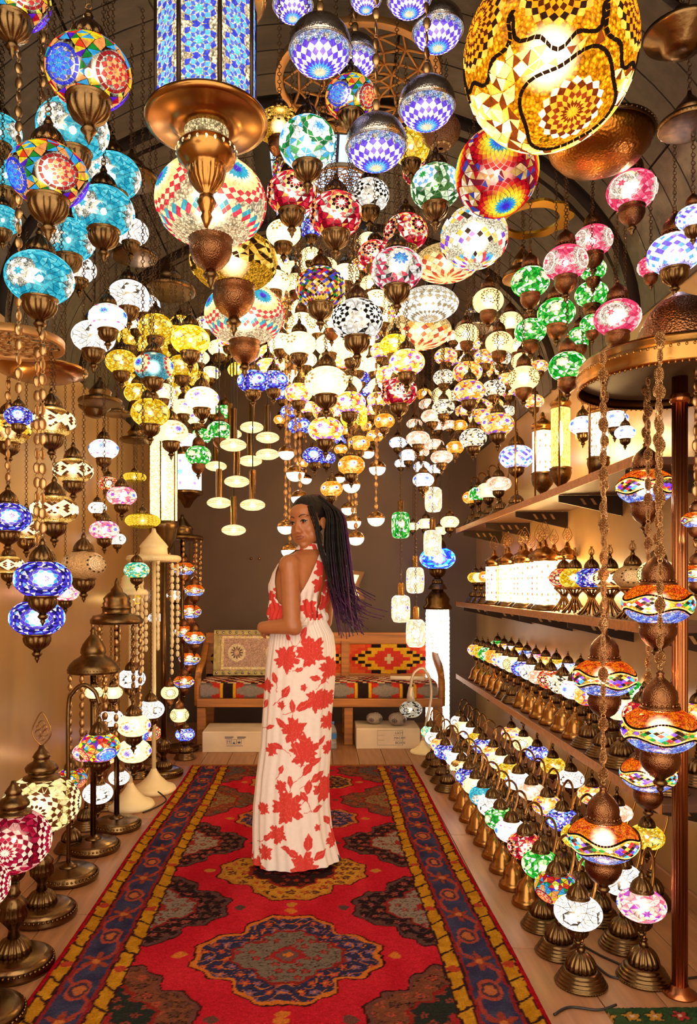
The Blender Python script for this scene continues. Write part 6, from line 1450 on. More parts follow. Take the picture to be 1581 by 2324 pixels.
# ------------------------------------------------------------------ the blue lattice lantern
t = thing('hanging_lantern', 'large octagonal brass lantern with blue rosette glass panels', 'lantern', (-.30, 2.02, 2.69))
LB = M['brass']; RL = .135
def ngon(r): return [(r*math.cos(PI/8+j*PI/4), r*math.sin(PI/8+j*PI/4)) for j in range(8)]
for j in range(8):
    x, y2 = ngon(RL)[j]; ob('post', MB().tube([(x, y2, -.15), (x, y2, .17)], .0065, 6).mesh('post', M['darkmetal']), t)
mb = MB(); wq = RL*math.sin(PI/8)*2-.012
mbt = MB(); r3 = random.Random(5)
def kite(cx, cz, a, r0, r1, n, c):
    q = PI/n*.86; rm = (r0+r1)/2
    return [(cx+r0*math.cos(a), cz+r0*math.sin(a)), (cx+rm*math.cos(a+q), cz+rm*math.sin(a+q)), (cx+r1*math.cos(a), cz+r1*math.sin(a)), (cx+rm*math.cos(a-q), cz+rm*math.sin(a-q))]
for cz in (-.115, -.035, .045, .125):
    for cx, off in ((0., 0),):
        for k, (r0, r1, c) in enumerate([(.0, .016, '#3cc0c8'), (.011, .027, '#2a50d8'), (.02, .038, '#48a8d8'), (.031, .047, '#2434b8')]):
            for q in range(9):
                a = 2*PI*(q+.5*(k % 2))/9
                pts = kite(cx, cz, a, r0, r1, 9, c)
                pts = [(max(-wq/2, min(wq/2, u)), -.004, max(-.148, min(.168, w))) for u, w in pts]
                mbt.add(pts, [(0, 1, 2, 3)], lin(c), False)
pm = MB().box((-wq/2, -.001, -.15), (wq/2, .001, .17), lin('#ffe6b8')).mesh('panel', M['fine']); tm = mbt.mesh('mosaic', M['tile'])
for j in range(8):
    a = j*PI/4; d = RL*math.cos(PI/8)
    p_ = ob('panel', pm, t, (d*math.cos(a), d*math.sin(a), 0), (0, 0, a+PI/2), glow=.75); ob('mosaic', tm, p_, glow=.95, kind='stuff')
    p_['kind'] = 'thing'
ob('top_cap', MB().lathe([(.15, .17), (.162, .175), (.162, .19), (.14, .2), (.145, .22), (.12, .26), (.07, .31), (.04, .34), (.05, .37), (.02, .4)], 40).mesh('top_cap', LB), t)
ob('base_plate', MB().lathe([(.135, -.15), (.158, -.152), (.165, -.158), (.165, -.168), (.15, -.172), (.1, -.174), (.092, -.182), (.07, -.19)], 48).mesh('base_plate', LB), t)
ob('lit_ring', MB().lathe([(.056, -.225), (.06, -.19)], 32, cap=False, col=lin('#ffe0a0')).mesh('lit_ring', M['fine']), t, glow=.6)
ob('bowl', MB().lathe([(.066, -.222), (.078, -.235), (.082, -.25), (.076, -.268), (.056, -.285), (.05, -.29), (.052, -.3), (.046, -.325), (.03, -.345), (.018, -.355), (.02, -.368), (.026, -.38), (.018, -.4), (.012, -.41), (.016, -.42), (.004, -.45)], 88, (22, .035, -.345, -.295)).mesh('bowl', LB), t)
lh = MB()
for j in range(22):
    a = 2*PI*j/22; lh.ball((.0795*math.cos(a), .0795*math.sin(a), -.247), (.0045, .0045, .007), 6, 4, col=lin('#ffe2a8'))
ob('lit_hole', lh.mesh('lit_hole', M['fine']), t, glow=1.5, kind='stuff')
hang(t, 'link', .395, ceil_z(-.3)-.012-2.69)
# white and blue hexagonal lantern, far left
t = thing('hanging_lantern', 'small white lantern with blue flowers beyond the tall column lantern', 'lantern', (-.96, 5.5, 2.1))
for j in range(6):
    a = j*PI/3+.2; me = cached('smallpanel', lambda: MB().box((-.054, -.002, -.13), (.054, .002, .13), lin('#fff0dc')).mesh('panel', M['frost'])); p_ = ob('panel', me, t, (.1*math.cos(a), .1*math.sin(a), 0), (0, 0, a+PI/2), glow=1.5, kind='thing')
    f3_ = lambda: MB().add([(.03*(.5+.5*(k % 2))*math.cos(k*PI/6), -.004, .0+.03*(.5+.5*(k % 2))*math.sin(k*PI/6)) for k in range(12)], [tuple(range(12))], lin('#4aa0e0'), False).add([(.018*(.5+.5*(k % 2))*math.cos(k*PI/6), -.004, .08+.018*(.5+.5*(k % 2))*math.sin(k*PI/6)) for k in range(12)], [tuple(range(12))], lin('#7a58d8'), False).add([(.018*(.5+.5*(k % 2))*math.cos(k*PI/6), -.004, -.08+.018*(.5+.5*(k % 2))*math.sin(k*PI/6)) for k in range(12)], [tuple(range(12))], lin('#7a58d8'), False).mesh('flower', M['tile'])
    ob('flower', cached('smallflower', f3_), p_, glow=1.2)
ob('cap', crown_mesh('dome', 'bronze'), t, (0, 0, .14), sc=.12); ob('base', MB().lathe([(.12, -.13), (.12, -.15), (.08, -.17), (.05, -.2), (.02, -.25)], 20).mesh('base', M['bronze']), t); hang(t, 'link', .335, ceil_z(-.96)-.012-2.1)
# tall lit column lantern, left
t = thing('column_lamp', 'tall warm column lantern on a bronze stand by the left wall', 'lamp', (-1.04, 5.05, 0))
ob('base', base_mesh('vase'), t); ob('pole', pole_mesh(1.25, .02, 'bronze', False), t, (0, 0, .24))
ob('bowl', MB().lathe([(.02, 1.44), (.03, 1.48), (.06, 1.54), (.085, 1.6), (.095, 1.66), (.105, 1.68), (.1, 1.71)], 28).mesh('bowl', M['bronze']), t)
for j in range(6):
    a = j*PI/3; me = cached('tallpanel', lambda: MB().box((-.046, -.002, 0), (.046, .002, .56), lin('#ffe4a0')).mesh('panel', M['fine'])); p_ = ob('panel', me, t, (.082*math.cos(a), .082*math.sin(a), 1.71), (0, 0, a+PI/2), glow=1.9, kind='thing')
    ob('post', cached('tallpost', lambda: MB().tube([(0, 0, 0), (0, 0, .57)], .005, 6).mesh('post', M['brass'])), t, (.096*math.cos(a+PI/6), .096*math.sin(a+PI/6), 1.705))
ob('crown', crown_mesh('tier', 'bronze'), t, (0, 0, 2.295), sc=.11)
ob('bulb', cached('bulb_warm', lambda: MB().ball((0, 0, 0), 1, 12, 8).mesh('bulb', M['warm'])), t, (0, 0, 1.98), sc=(.02, .02, .18), glow=.3)
# ------------------------------------------------------------------ floor and table lamps along the left wall
floor_lamp(-1.085, 3.62, 'dome', 'floor', .87, .121, 'bronze floor lamp with plain dome crown and hanging chains')
floor_lamp(-1.06, 3.95, 'pagoda', 'floor', 1.10, .136, 'bronze floor lamp with tiered pagoda crown and hanging chains', chains=8)
floor_lamp(-1.02, 4.66, 'tier', 'white', 1.46, .165, 'cream painted floor lamp with tall tiered crown and cream chains', 'whitepaint', chains=9, cmat='whitepaint', clen=.75)
floor_lamp(-1.08, 4.32, 'pagoda', 'white', 1.24, .10, 'cream painted floor lamp, shorter, left of the taller cream one', 'whitepaint', chains=5, cmat='whitepaint', clen=.4)
floor_lamp(-1.05, 5.8, 'tier', 'floor', 1.66, .16, 'bronze floor chandelier with a spiral of amber lamps beside the bench', chains=8, clen=.5)
t = thing('floor_lamp', 'bronze gooseneck floor lamp with one hanging multicolour mosaic globe', 'lamp', (-1.085, 3.26, 0), 'floor lamps along the left wall')
ob('base', base_mesh('floor'), t); ob('neck', MB().tube(spline([(0, 0, .06), (0, 0, .4), (.0, 0, .74), (.02, 0, .81), (.065, 0, .845), (.115, 0, .815), (.135, 0, .76)], 6), .0095, 9).mesh('neck', M['bronze']), t)
gz = .575; R_ = .087; glow_globe('rainbow', t, R_, (.135, 0, gz), 1.2, glow=1.5); zc = R_*.74*.865
ob('cap', cap_mesh('plain'), t, (.135, 0, gz+zc-.002), sc=R_); ob('holder', holder_mesh('fluted'), t, (.135, 0, gz-zc+.002), sc=R_); ob('finial', finial_mesh(), t, (.135, 0, gz-zc-R_*.66), sc=R_); me, k = chain_mesh('link', .76-(gz+zc+R_*1.0)); ob('chain', me, t, (.135, 0, gz+zc+R_*.98), (0, 0, 0), (1, 1, k))
def big_table_lamp(X, Y, R, s, zg, label, fin):
    t = thing('table_lamp', label, 'lamp', (X, Y, 0), 'large mosaic table lamps')
    ob('base', base_mesh('vase'), t); zc = R*style(s)['hr']*.9
    ob('holder', holder_mesh('fluted'), t, (0, 0, zg-zc+.02*R), sc=R*.62)
    ob('stem', MB().lathe([(.018, .24), (.024, .25), (.018, .26), (.02, zg-zc-R*.4)], 16).mesh('stem', M['bronze']), t)
    glow_globe(s, t, R, (0, 0, zg), -.35, tiles=1)
    ob('crown_cap', MB().lathe([(.46, 0), (.5, .03), (.48, .1), (.36, .14), (.34, .2), (.42, .26), (.44, .34), (.36, .44), (.22, .52), (.2, .6), (.24, .64), (.18, .74), (.1, .84), (.06, .95)], 28, (14, .03, .2, .5)).mesh('crown_cap', M['bronze']), t, (0, 0, zg+zc-.06*R), sc=R)
    if fin: ob('leaf_finial', leaf_finial(), t, (0, 0, zg+zc+R*.86), sc=1.0)
    return t
STYLE_RATIO.update(creamtable=.76, redtable=.86)
def sd2(s):
    tiles = []; cream = s == 'creamtable'
    meds = meds_axes(4, 0, -1.05); cols = ['#fff0b8', '#fff0b8', '#4a1c10', '#fff0b8', '#f8e8a8', '#5a2414', '#fff0b8', '#6a3018'] if cream else ['#fff0d0', '#c01838', '#ffe8c8', '#a01030', '#c41c40', '#fff0d0', '#8a0c24', '#ffe0c0']
    for a in meds: tiles += rosette(a, 14, .082, cols)
    ok = lambda d: all(angle(d, a) > .74 for a in meds)
    tiles += crackle(420, ['#fff0b0', '#ffe898', '#5a2c14', '#f8e0a0'] if cream else ['#a01028', '#7a1020', '#e0a090', '#c02040'], ok, 5)
    base = '#e8c470' if cream else '#8a1428'
    return dict(hr=STYLE_RATIO[s], ex=2., tiles=tiles, col=lambda d: base, bulb='warm', glow=1.05 if cream else .95, gap=.14, thru='tile')
_sd = style_def
style_def = lambda s: sd2(s) if s in ('creamtable', 'redtable') else _sd(s)
big_table_lamp(-1.065, 2.89, .143, 'creamtable', .437, 'large cream mosaic table lamp with brown star and leaf finial', True)
big_table_lamp(-1.015, 2.50, .120, 'redtable', .425, 'large crimson mosaic table lamp at the left edge', False)
big_table_lamp(-.99, 2.19, .085, 'redtable', .40, 'small crimson mosaic table lamp cut by the left edge', False)
stand_lamp(-1.19, 3.62, 0, .072, 'rainbow', 'fluted', 'table lamp with multicolour globe behind the cream mosaic lamp', 'small lamps along the left wall', stem=.26)
stand_lamp(-1.22, 3.95, 0, .07, 'pinkmulti', 'fluted', 'table lamp with pink globe behind the gooseneck lamp', 'small lamps along the left wall', stem=.32)
for i, (x, yy, s, st) in enumerate([(-1.22, 4.3, 'multiA', .22), (-1.2, 5.0, 'blue', .2), (-1.2, 5.4, 'redorange', .13), (-.98, 5.53, 'blue', .1)]):
    stand_lamp(x, yy, 0, .07, s, 'fluted', f'small table lamp with {TINT[s]} globe, {ORD[i]} among the floor lamp feet', 'small lamps along the left wall', stem=st)
# ------------------------------------------------------------------ bench and what is on, in and under it
WD = M['wood']
b = thing('wooden_bench', 'honey coloured wooden bench with woven kilim seat and back panels', 'bench', (0, 0, 0))
BX0, BX1, BF, BBK = -.97, 1.0, 6.0, 6.56
for x in (BX0+.035, .245, BX1-.035): ob('leg', MB().bbox((x-.035, BF, 0), (x+.035, BF+.07, .30), .006).mesh('leg', WD), b)
for x in (BX0+.035, .245, BX1-.035): ob('leg', MB().bbox((x-.035, BBK-.07, 0), (x+.035, BBK, .80), .006).mesh('leg', WD), b)
ob('seat_rail', MB().bbox((BX0, BF-.012, .305), (BX1, BF+.05, .375), .006).mesh('seat_rail', WD), b)
ob('seat_board', MB().bbox((BX0+.01, BF+.05, .33), (BX1-.01, BBK-.07, .37), .004).mesh('seat_board', WD), b)
ob('top_rail', MB().bbox((BX0, BBK-.075, .77), (BX1, BBK+.005, .872), .008).mesh('top_rail', WD), b)
ob('low_rail', MB().bbox((BX0, BBK-.07, .47), (BX1, BBK-.01, .52), .006).mesh('low_rail', WD), b)
for x in (.235,): ob('post', MB().bbox((x-.035, BBK-.085, .47), (x+.035, BBK-.02, .80), .006).mesh('post', WD), b)
for x in (BX0-.02, BX1-.03):
    pts = [(x, BBK-.04, .8), (x, BBK-.12, .74), (x, BBK-.26, .66), (x, BF+.12, .60), (x, BF+.04, .54), (x, BF+.03, .42), (x, BF+.04, .34)]
    mb = MB(); sp = spline(pts, 5); v = []; f = []
    for p in sp: v += [(p.x, p.y-.025, p.z-.03), (p.x+.05, p.y-.025, p.z-.03), (p.x+.05, p.y+.02, p.z+.03), (p.x, p.y+.02, p.z+.03)]
    for i in range(len(sp)-1):
        o = i*4
        for k in range(4): f.append((o+k, o+(k+1) % 4, o+4+(k+1) % 4, o+4+k))
    f += [(0, 3, 2, 1), tuple(range(len(v)-4, len(v)))]
    ob('armrest', mb.add(v, f).mesh('armrest', WD), b)
def kilim(u, v, mode):
    """stepped diamonds of a flat weave; u, v in metres"""
    if mode == 'back':
        st = .028; U = np.abs(np.round((u-.0)/st)*st); V = np.abs(np.round(v/st)*st)
        d = U/.30+V*1.7/.30; col = np.zeros(u.shape+(3,))
        bands = [(.16, '#c8b890'), (.34, '#c83a30'), (.62, '#c83a30'), (.86, '#d8a428'), (1.12, '#241a1a'), (1.36, '#c8402e'), (9, '#d05a34')]
        lo = 0
        for hi, c in bands: col[(d >= lo) & (d < hi)] = C3(c); lo = hi
        z = (np.abs(np.sin(V*60+U*20)) > .75) & (d > .62) & (d < 1.12); col[z] = C3('#d8a428')
        z = (np.round(V/st) % 2 == 0) & (d > .86) & (d < 1.0); col[z] = C3('#241a1a')
    else:
        st = .03; q = np.floor(u/st); r = np.floor(v/st); col = np.zeros(u.shape+(3,)); k = np.abs((u/.36) % 1-.5)*2
        col[:] = C3('#b83228'); col[(k > .7)] = C3('#2a1e1e'); col[(k < .28)] = C3('#6a6460'); col[(np.abs(v-.06) < .05*(1-k)) & (k < .6)] = C3('#8a8078'); col[np.abs(k-.7) < .06] = C3('#d8a428')
        top = v > .125
        col[top] = C3('#3a2420'); col[top & (((q+r) % 4) < 1.5)] = C3('#e0c8a0'); col[top & (((q+2*r) % 7) < 2)] = C3('#b83228')
    return col*(.9+.2*noise2(u, v, 90, 5))[..., None]
def back_panel(x0, x1, label=None):
    us, vs = np.meshgrid(np.linspace(x0, x1, 90), np.linspace(.515, .775, 50)); cx = (x0+x1)/2
    P = np.stack([us, BBK-.06-.012*np.cos((us-cx)/(x1-x0)*PI)-.01*np.cos((vs-.645)/.26*PI), vs], -1)
    ob('back_panel', grid_mesh('back_panel', P, kilim(us-cx, vs-.645, 'back'), M['kilim']), b)
back_panel(.275, .955); back_panel(-.36, .2); back_panel(-.93, -.40)
n = 260; prof = [(BF+.0, .378), (BF-.008, .40), (BF-.01, .44), (BF+.0, .475), (BF+.03, .492), (BF+.1, .50), (BF+.2, .503), (BF+.3, .503), (BF+.40, .50), (BF+.45, .49)]
pp = np.array([p for p in spline([(0, a, c) for a, c in prof], 4)]); dist = np.concatenate([[0], np.cumsum(np.linalg.norm(np.diff(pp, axis=0), axis=1))])
us, iv = np.meshgrid(np.linspace(BX0+.03, BX1-.04, n), np.arange(len(pp)))
P = np.stack([us, pp[iv][..., 1], pp[iv][..., 2]], -1); P[..., 2] += .006*np.sin(us*5)*(dist[iv] > .1)
ob('seat_cushion', grid_mesh('seat_cushion', P, kilim(us, dist[iv], 'seat'), M['kilim']), b)
# framed mosaic picture leaning on the bench back
t = thing('framed_picture', 'wide frame with glittering pale mosaic and sun rosettes leaning on the bench', 'picture', (-.53, 6.36, .514), None, (-.16, 0, 0))
ob('frame', MB().bbox((-.36, -.012, 0), (.36, -.0, .045), .004).bbox((-.36, -.012, .345), (.36, 0, .39), .004).bbox((-.36, -.012, .045), (-.30, 0, .345), .004).bbox((.30, -.012, .045), (.36, 0, .345), .004).mesh('frame', pbr('greenish_gold_frame', '#a09058', .4, .5, .3, 30, .4, 80)), t)
us, vs = np.meshgrid(np.linspace(-.30, .30, 120), np.linspace(.045, .345, 60)); c = np.broadcast_to(C3('#d0b0a0'), us.shape+(3,)).copy()
c *= (.7+.6*np.random.default_rng(5).random(us.shape))[..., None]
for cx in (-.16, .16):
    r = np.hypot(us-cx, vs-.195); a = np.arctan2(vs-.195, us-cx)
    c[(r < .075) & (r > .045+.012*np.cos(12*a))] = C3('#fff0c8'); c[(r < .05) & (np.cos(12*a) > 0)] = C3('#6a5848'); c[r < .02] = C3('#f0d0b0')
ed = np.minimum(np.minimum(us+.30, .30-us), np.minimum(vs-.045, .345-vs)); c[(ed < .028) & (ed > .006)] = C3('#ffe9a8'); c[((us*40).astype(int) % 2 == 0) & (ed < .028) & (ed > .006)] = C3('#fff6d0')
GLIT = pbr('mirror_beads', '#ffffff', .15, .35, .2, 60, .8, 120, bumptype='voronoi', attr='Col')
ob('mosaic_panel', grid_mesh('mosaic_panel', np.stack([us, us*0-.004, vs], -1), c, GLIT), t)
for i in range(13):
    for z in (.022, .367): ob('bead', cached('framebead', lambda: MB().ball((0, 0, 0), .011, 8, 5).mesh('bead', M['silver'])), t, (-.33+i*.055, -.014, z))
# cartons
def carton(x0, x1, y0, y1, h, label):
    t = thing('carton', label, 'box', ((x0+x1)/2, (y0+y1)/2, 0)); w, d = (x1-x0)/2, (y1-y0)/2
    ob('body', MB().bbox((-w, -d, 0), (w, d, h), .004).mesh('body', M['card']), t)
    ob('flap', MB().box((-w+.004, -d+.004, h), (w-.004, -.003, h+.004)).mesh('flap', M['card']), t); ob('flap', MB().box((-w+.004, .003, h), (w-.004, d-.004, h+.004)).mesh('flap', M['card']), t)
    return t, w, d
def text(par, s, x, y, z, size, name='lettering'):
    cu = bpy.data.curves.new(name, 'FONT'); cu.body = s; cu.size = size; cu.extrude = .0004; cu.materials.append(M['ink']); tmp = bpy.data.objects.new('tmp', cu); me = bpy.data.meshes.new_from_object(tmp); bpy.data.objects.remove(tmp); return ob(name, me, par, (x, y, z), (PI/2, 0, 0))
t, w, d = carton(-.885, -.36, 5.74, 6.1, .155, 'white carton with small printed handling marks under the left of the bench')
yf = -d-.0012
mk = MB()
for x0 in (-.09, .005): 
    for k in range(3): mk.box((x0, yf, .118-k*.006), (x0+.066-.01*(k == 2), yf+.001, .1215-k*.006))
ob('printed_mark', mk.mesh('printed_mark', M['ink']), t)
def pict(x, kind):
    m_ = MB(); z = .062; 
    for a_, b_ in (((x-.018, z), (x+.018, z+.0015)), ((x-.018, z+.036), (x+.018, z+.0375)), ((x-.018, z), (x-.0165, z+.037)), ((x+.0165, z), (x+.018, z+.037))): m_.box((a_[0], yf, a_[1]), (b_[0], yf+.001, b_[1]))
    if kind == 0:
        for q in (-.007, .007): m_.box((x+q-.0015, yf, z+.006), (x+q+.0015, yf+.001, z+.024)); m_.add([(x+q-.005, yf, z+.022), (x+q+.005, yf, z+.022), (x+q, yf, z+.031)], [(0, 1, 2)], None, False)
    elif kind == 1: m_.add([(x-.011, yf, z+.004), (x+.011, yf, z+.004), (x+.005, yf, z+.015), (x-.005, yf, z+.015)], [(0, 1, 2, 3)], None, False).box((x-.001, yf, z+.015), (x+.001, yf+.001, z+.03))
    else: m_.add([(x+.012*math.cos(PI*k/8), yf, z+.02-.014*math.sin(PI*k/8)) for k in range(9)], [tuple(range(9))[::-1]], None, False).box((x-.001, yf, z+.018), (x+.001, yf+.001, z+.03))
    ob('printed_symbol', m_.mesh('printed_symbol', M['ink']), t)
for i in range(3): pict(-.06+i*.04, i)
mk = MB()
for k in range(22): mk.box((-.078+k*.0058, yf, .048), (-.0745+k*.0058, yf+.001, .0525))
ob('printed_mark', mk.mesh('printed_mark', M['ink']), t)
t, w, d = carton(.30, .80, 5.86, 6.2, .158, 'white carton with LSOY lettering under the right of the bench, two globes on top')
yf = -d-.0012; mk = MB()
for a_, b_ in (((-.085, .03), (.115, .0315)), ((-.085, .145), (.115, .1465)), ((-.085, .03), (-.0835, .1465)), ((.1135, .03), (.115, .1465)), ((-.085, .068), (-.03, .0695)), ((-.085, .106), (-.03, .1075)), ((.04, .068), (.115, .0695)), ((.04, .106), (.115, .1075))): mk.box((a_[0], yf, a_[1]), (b_[0], yf+.001, b_[1]))
ob('printed_frame', mk.mesh('printed_frame', M['ink']), t)
text(t, '.LSOY', .048, yf, .117, .027); text(t, 'MACRM', .046, yf, .078, .025); text(t, 'BOXN', .055, yf, .04, .027)
# two unlit globes on the carton
STYLE_RATIO['silverbead'] = .72
def sd3(s):
    meds = meds_axes(5, -.1, .2); tl = []
    for a in meds: tl += rosette(a, 8, .09, ['#403a38', '#8a807c', '#2c2624'])
    return dict(hr=.72, ex=2., tiles=tl, col=lambda d: '#a8988c', bulb=None, glow=.3, gap=.2, thru='dull')
_sd4 = style_def
style_def = lambda s: sd3(s) if s == 'silverbead' else _sd4(s)
for i, (x, yy, R_) in enumerate([(.455, 6.04, .066), (.635, 5.98, .073)]):
    t = thing('lamp_globe', ['unlit silver bead globe on the right carton, the smaller one', 'unlit silver bead globe on the right carton, the larger one'][i], 'lamp', (x, yy, .1625+R_*.72), 'loose globes on the carton')
    glow_globe('silverbead', t, R_, rot=.3); ob('collar', MB().lathe([(.4, 0), (.44, .05), (.42, .1), (.36, .12)], 18).mesh('collar', M['silver']), t, (0, 0, R_*.64), sc=R_)
# water bottle
t = thing('water_bottle', 'small plastic water bottle with blue label on the floor by the bench leg', 'bottle', (.115, 5.86, 0))
mbw, ntw, outw = new_mat('clear_plastic'); bb = N(ntw, 'ShaderNodeBsdfPrincipled'); bb.inputs['Base Color'].default_value = (.8, .85, .88, 1); bb.inputs['Roughness'].default_value = .06; bb.inputs['Transmission Weight'].default_value = .75; ntw.links.new(bb.outputs[0], outw.inputs[0])
ob('body', MB().lathe([(.028, 0), (.032, .006), (.032, .03), (.029, .036), (.032, .042), (.032, .06), (.030, .066), (.032, .13), (.031, .15), (.02, .175), (.0125, .185), (.0125, .2)], 20).mesh('body', mbw), t)
ob('label', MB().lathe([(.0326, .085), (.0326, .125)], 20, cap=False).mesh('label', pbr('blue_label', '#3a78c8', .5)), t); ob('bottle_cap', MB().lathe([(.0145, .197), (.0145, .212), (.013, .214)], 16).mesh('bottle_cap', pbr('blue_cap', '#4a90d8', .4)), t)
# paper roll on the seat, white gooseneck desk lamp at the bench end
tag(ob('paper_roll', MB().tube([(.59, 6.1, .527), (.86, 6.06, .527)], [.017, .017], 14).mesh('paper_roll', pbr('white_paper', '#efe2cc', .8))), 'white paper roll lying on the right end of the bench seat', 'paper roll')
t = thing('desk_lamp', 'white gooseneck lamp with round pale mosaic shade at the bench end', 'lamp', (.80, 5.72, 0))
SIL = pbr('pale_painted_metal', '#d8c8b4', .3, .3)
ob('base', base_mesh('white'), t, sc=.7); ob('neck', MB().tube(spline([(0, 0, .09), (.03, 0, .25), (.065, 0, .42), (.055, 0, .56), (.0, 0, .645), (-.065, 0, .61), (-.09, 0, .52), (-.09, 0, .47)], 6), .011, 9).mesh('neck', SIL), t)
ob('socket', MB().lathe([(.018, .12), (.022, .1), (.03, .06), (.034, .0)], 14).mesh('socket', SIL), t, (-.09, 0, .385))
STYLE_RATIO['paledisc'] = .8
glow_globe('beads', t, .085, (-.09, -.005, .335), .5, glow=.5)
# star shaped lamp on the back wall
t = thing('star_wall_lamp', 'six pointed star shaped lamp with wooden frame on the back wall', 'lamp', (.215, 6.93, 1.28))
def star(R0, R1, y0, y1): 
    mb = MB(); v = []
    for k in range(12):
        r = R0 if k % 2 == 0 else R1; v.append((r*math.cos(k*PI/6+PI/6), y0, r*math.sin(k*PI/6+PI/6)))
    v2 = [(a, y1, c) for a, _, c in v]; n = 12
    return mb.add(v+v2, [tuple(range(n))[::-1], tuple(range(n, 2*n))]+[(k, (k+1) % n, (k+1) % n+n, k+n) for k in range(n)], None, False)
ob('frame', star(.25, .165, -.02, .068).mesh('frame', pbr('star_frame_wood', '#8a6038', .6)), t)
es = star(.19, .122, -.03, -.02); es.c = [lin('#ffd890')]*len(es.c); ob('lit_panel', es.mesh('lit_panel', M['frost']), t, glow=1.3)
for x in (-.62, -.545):
    tag(ob('wall_dot_knob', MB().ball((0, 0, 0), .012, 10, 6).tube([(0, 0, 0), (0, .02, 0)], .005, 6).mesh('wall_dot_knob', M['brass']), None, (x, 6.978, 1.53)), f'small brass knob standing for a bright dot on the back wall, {"left" if x < -.6 else "right"} of the pair', 'hook', 'brass knobs on the back wall')  # knobs added to stand for two small bright dots on the wall
# cables on the floor
def cable(pts, label):
    tag(ob('power_cable', MB().tube(spline(pts, 6), .0042, 6).mesh('power_cable', M['cord'])), label, 'cable', 'power cables on the floor')
z = .0046
cable([(.70, 2.22, z), (.76, 2.26, z), (.84, 2.245, z), (.90, 2.26, .012)], 'black cable running from the rug edge under the front lamps')
cable([(.93, 2.52, z), (.95, 2.44, z), (1.0, 2.43, z), (1.02, 2.5, z), (.97, 2.58, z), (.9, 2.72, z)], 'black cable loop between the front two lamp rows')
cable([(1.16, 2.42, z), (1.25, 2.44, z), (1.33, 2.5, z), (1.42, 2.55, z)], 'black cable passing behind the fluted pole to the wall')
cable([(.94, 2.8, z), (.97, 3.0, z), (.93, 3.2, z), (.96, 3.5, z), (.94, 3.8, z), (.96, 4.1, z)], 'long black cable between the two rows of floor lamps')
cable([(-.86, 2.30, z), (-.83, 2.36, z), (-.82, 2.42, z), (-.85, 2.5, z), (-.87, 2.56, z)], 'black cable loop by the crimson table lamp')
cable([(-1.25, 3.3, z), (-1.2, 3.42, z), (-1.23, 3.6, z), (-1.26, 3.75, z), (-1.2, 3.8, z)], 'black cable tangled behind the gooseneck floor lamp')
cable([(-.98, 4.2, z), (-.93, 4.3, z), (-.9, 4.45, z), (-.96, 4.5, .04)], 'dark cable across the foot of the cream floor lamp')
# ------------------------------------------------------------------ the woman
PX, PY = -.015, 3.42                      # where she stands
pw = thing('person', 'woman with long black and purple braids in white dress with red flowers, looking back', 'person', (PX, PY, .014))
def capsule(mb, a, b_, ra, rb, n=5):
    a, b_ = Vector(a), Vector(b_)
    for i in range(n+1):
        k = i/n; mb.ball(a.lerp(b_, k), ra+(rb-ra)*k, 12, 8)
def body_frame(): return Vector((-.8, .6, 0)), Vector((-.6, -.8, 0))       # forward, her left
FW, LF = body_frame(); FW.normalize(); LF.normalize()
TORSO = [  # z, centre x, half width left-right, front, back
    (1.03, -.078, .085, .07, .07), (1.06, -.076, .11, .085, .085), (1.105, -.075, .128, .098, .092), (1.16, -.070, .132, .108, .092), (1.22, -.060, .140, .128, .098), (1.27, -.052, .146, .140, .102), (1.32, -.044, .150, .120, .102), (1.36, -.036, .146, .095, .096), (1.395, -.028, .115, .072, .085), (1.42, -.020, .066, .058, .064), (1.445, -.016, .048, .05, .05)]
def torso_at(z):
    for a, b_ in zip(TORSO, TORSO[1:]):
        if a[0] <= z <= b_[0]:
            k = (z-a[0])/(b_[0]-a[0]); return [a[i]+(b_[i]-a[i])*k for i in range(1, 5)]
    return list((TORSO[0] if z < TORSO[0][0] else TORSO[-1])[1:])
def torso_point(z, th, off=0.):
    cx, wl, wf, wb = torso_at(z); c, s = math.cos(th), math.sin(th)
    q = (abs(c)**2.3+abs(s)**2.3)**(-1/2.3)
    d = FW*(c*q*((wf if c > 0 else wb)+off))+LF*(s*q*(wl+off))
    return Vector((cx+d.x, d.y, z))
# head frame
HC = Vector((-.028, -.005, 1.549))
hf = Vector((-.56, -.83, -.06)).normalized(); hu = Vector((-.12, .04, 1)); hl = hu.cross(hf)*-1
hl = hf.cross(hu).normalized()*-1     # her left-right axis
hu = hl.cross(hf).normalized()*1
if hu.z < 0: hu = -hu
HM = Matrix(((hl.x, hf.x, hu.x, HC.x), (hl.y, hf.y, hu.y, HC.y), (hl.z, hf.z, hu.z, HC.z), (0, 0, 0, 1)))
HR = HM.to_3x3()
def hp(x, y, z): return HM @ Vector((x, y, z))
mb = MB()
# torso as a closed loft
v = []; f = []; nz = 30; nt_ = 36
for i in range(nz):
    z = 1.03+(1.445-1.03)*i/(nz-1)
    for j in range(nt_): v.append(torso_point(z, 2*PI*j/nt_))
for i in range(nz-1):
    for j in range(nt_): f.append((i*nt_+j, i*nt_+(j+1) % nt_, (i+1)*nt_+(j+1) % nt_, (i+1)*nt_+j))
f += [tuple(range(nt_))[::-1], tuple(range((nz-1)*nt_, nz*nt_))]; mb.add(v, f)
capsule(mb, (-.016, 0, 1.40), hp(0, -.022, -.07), .049, .046)
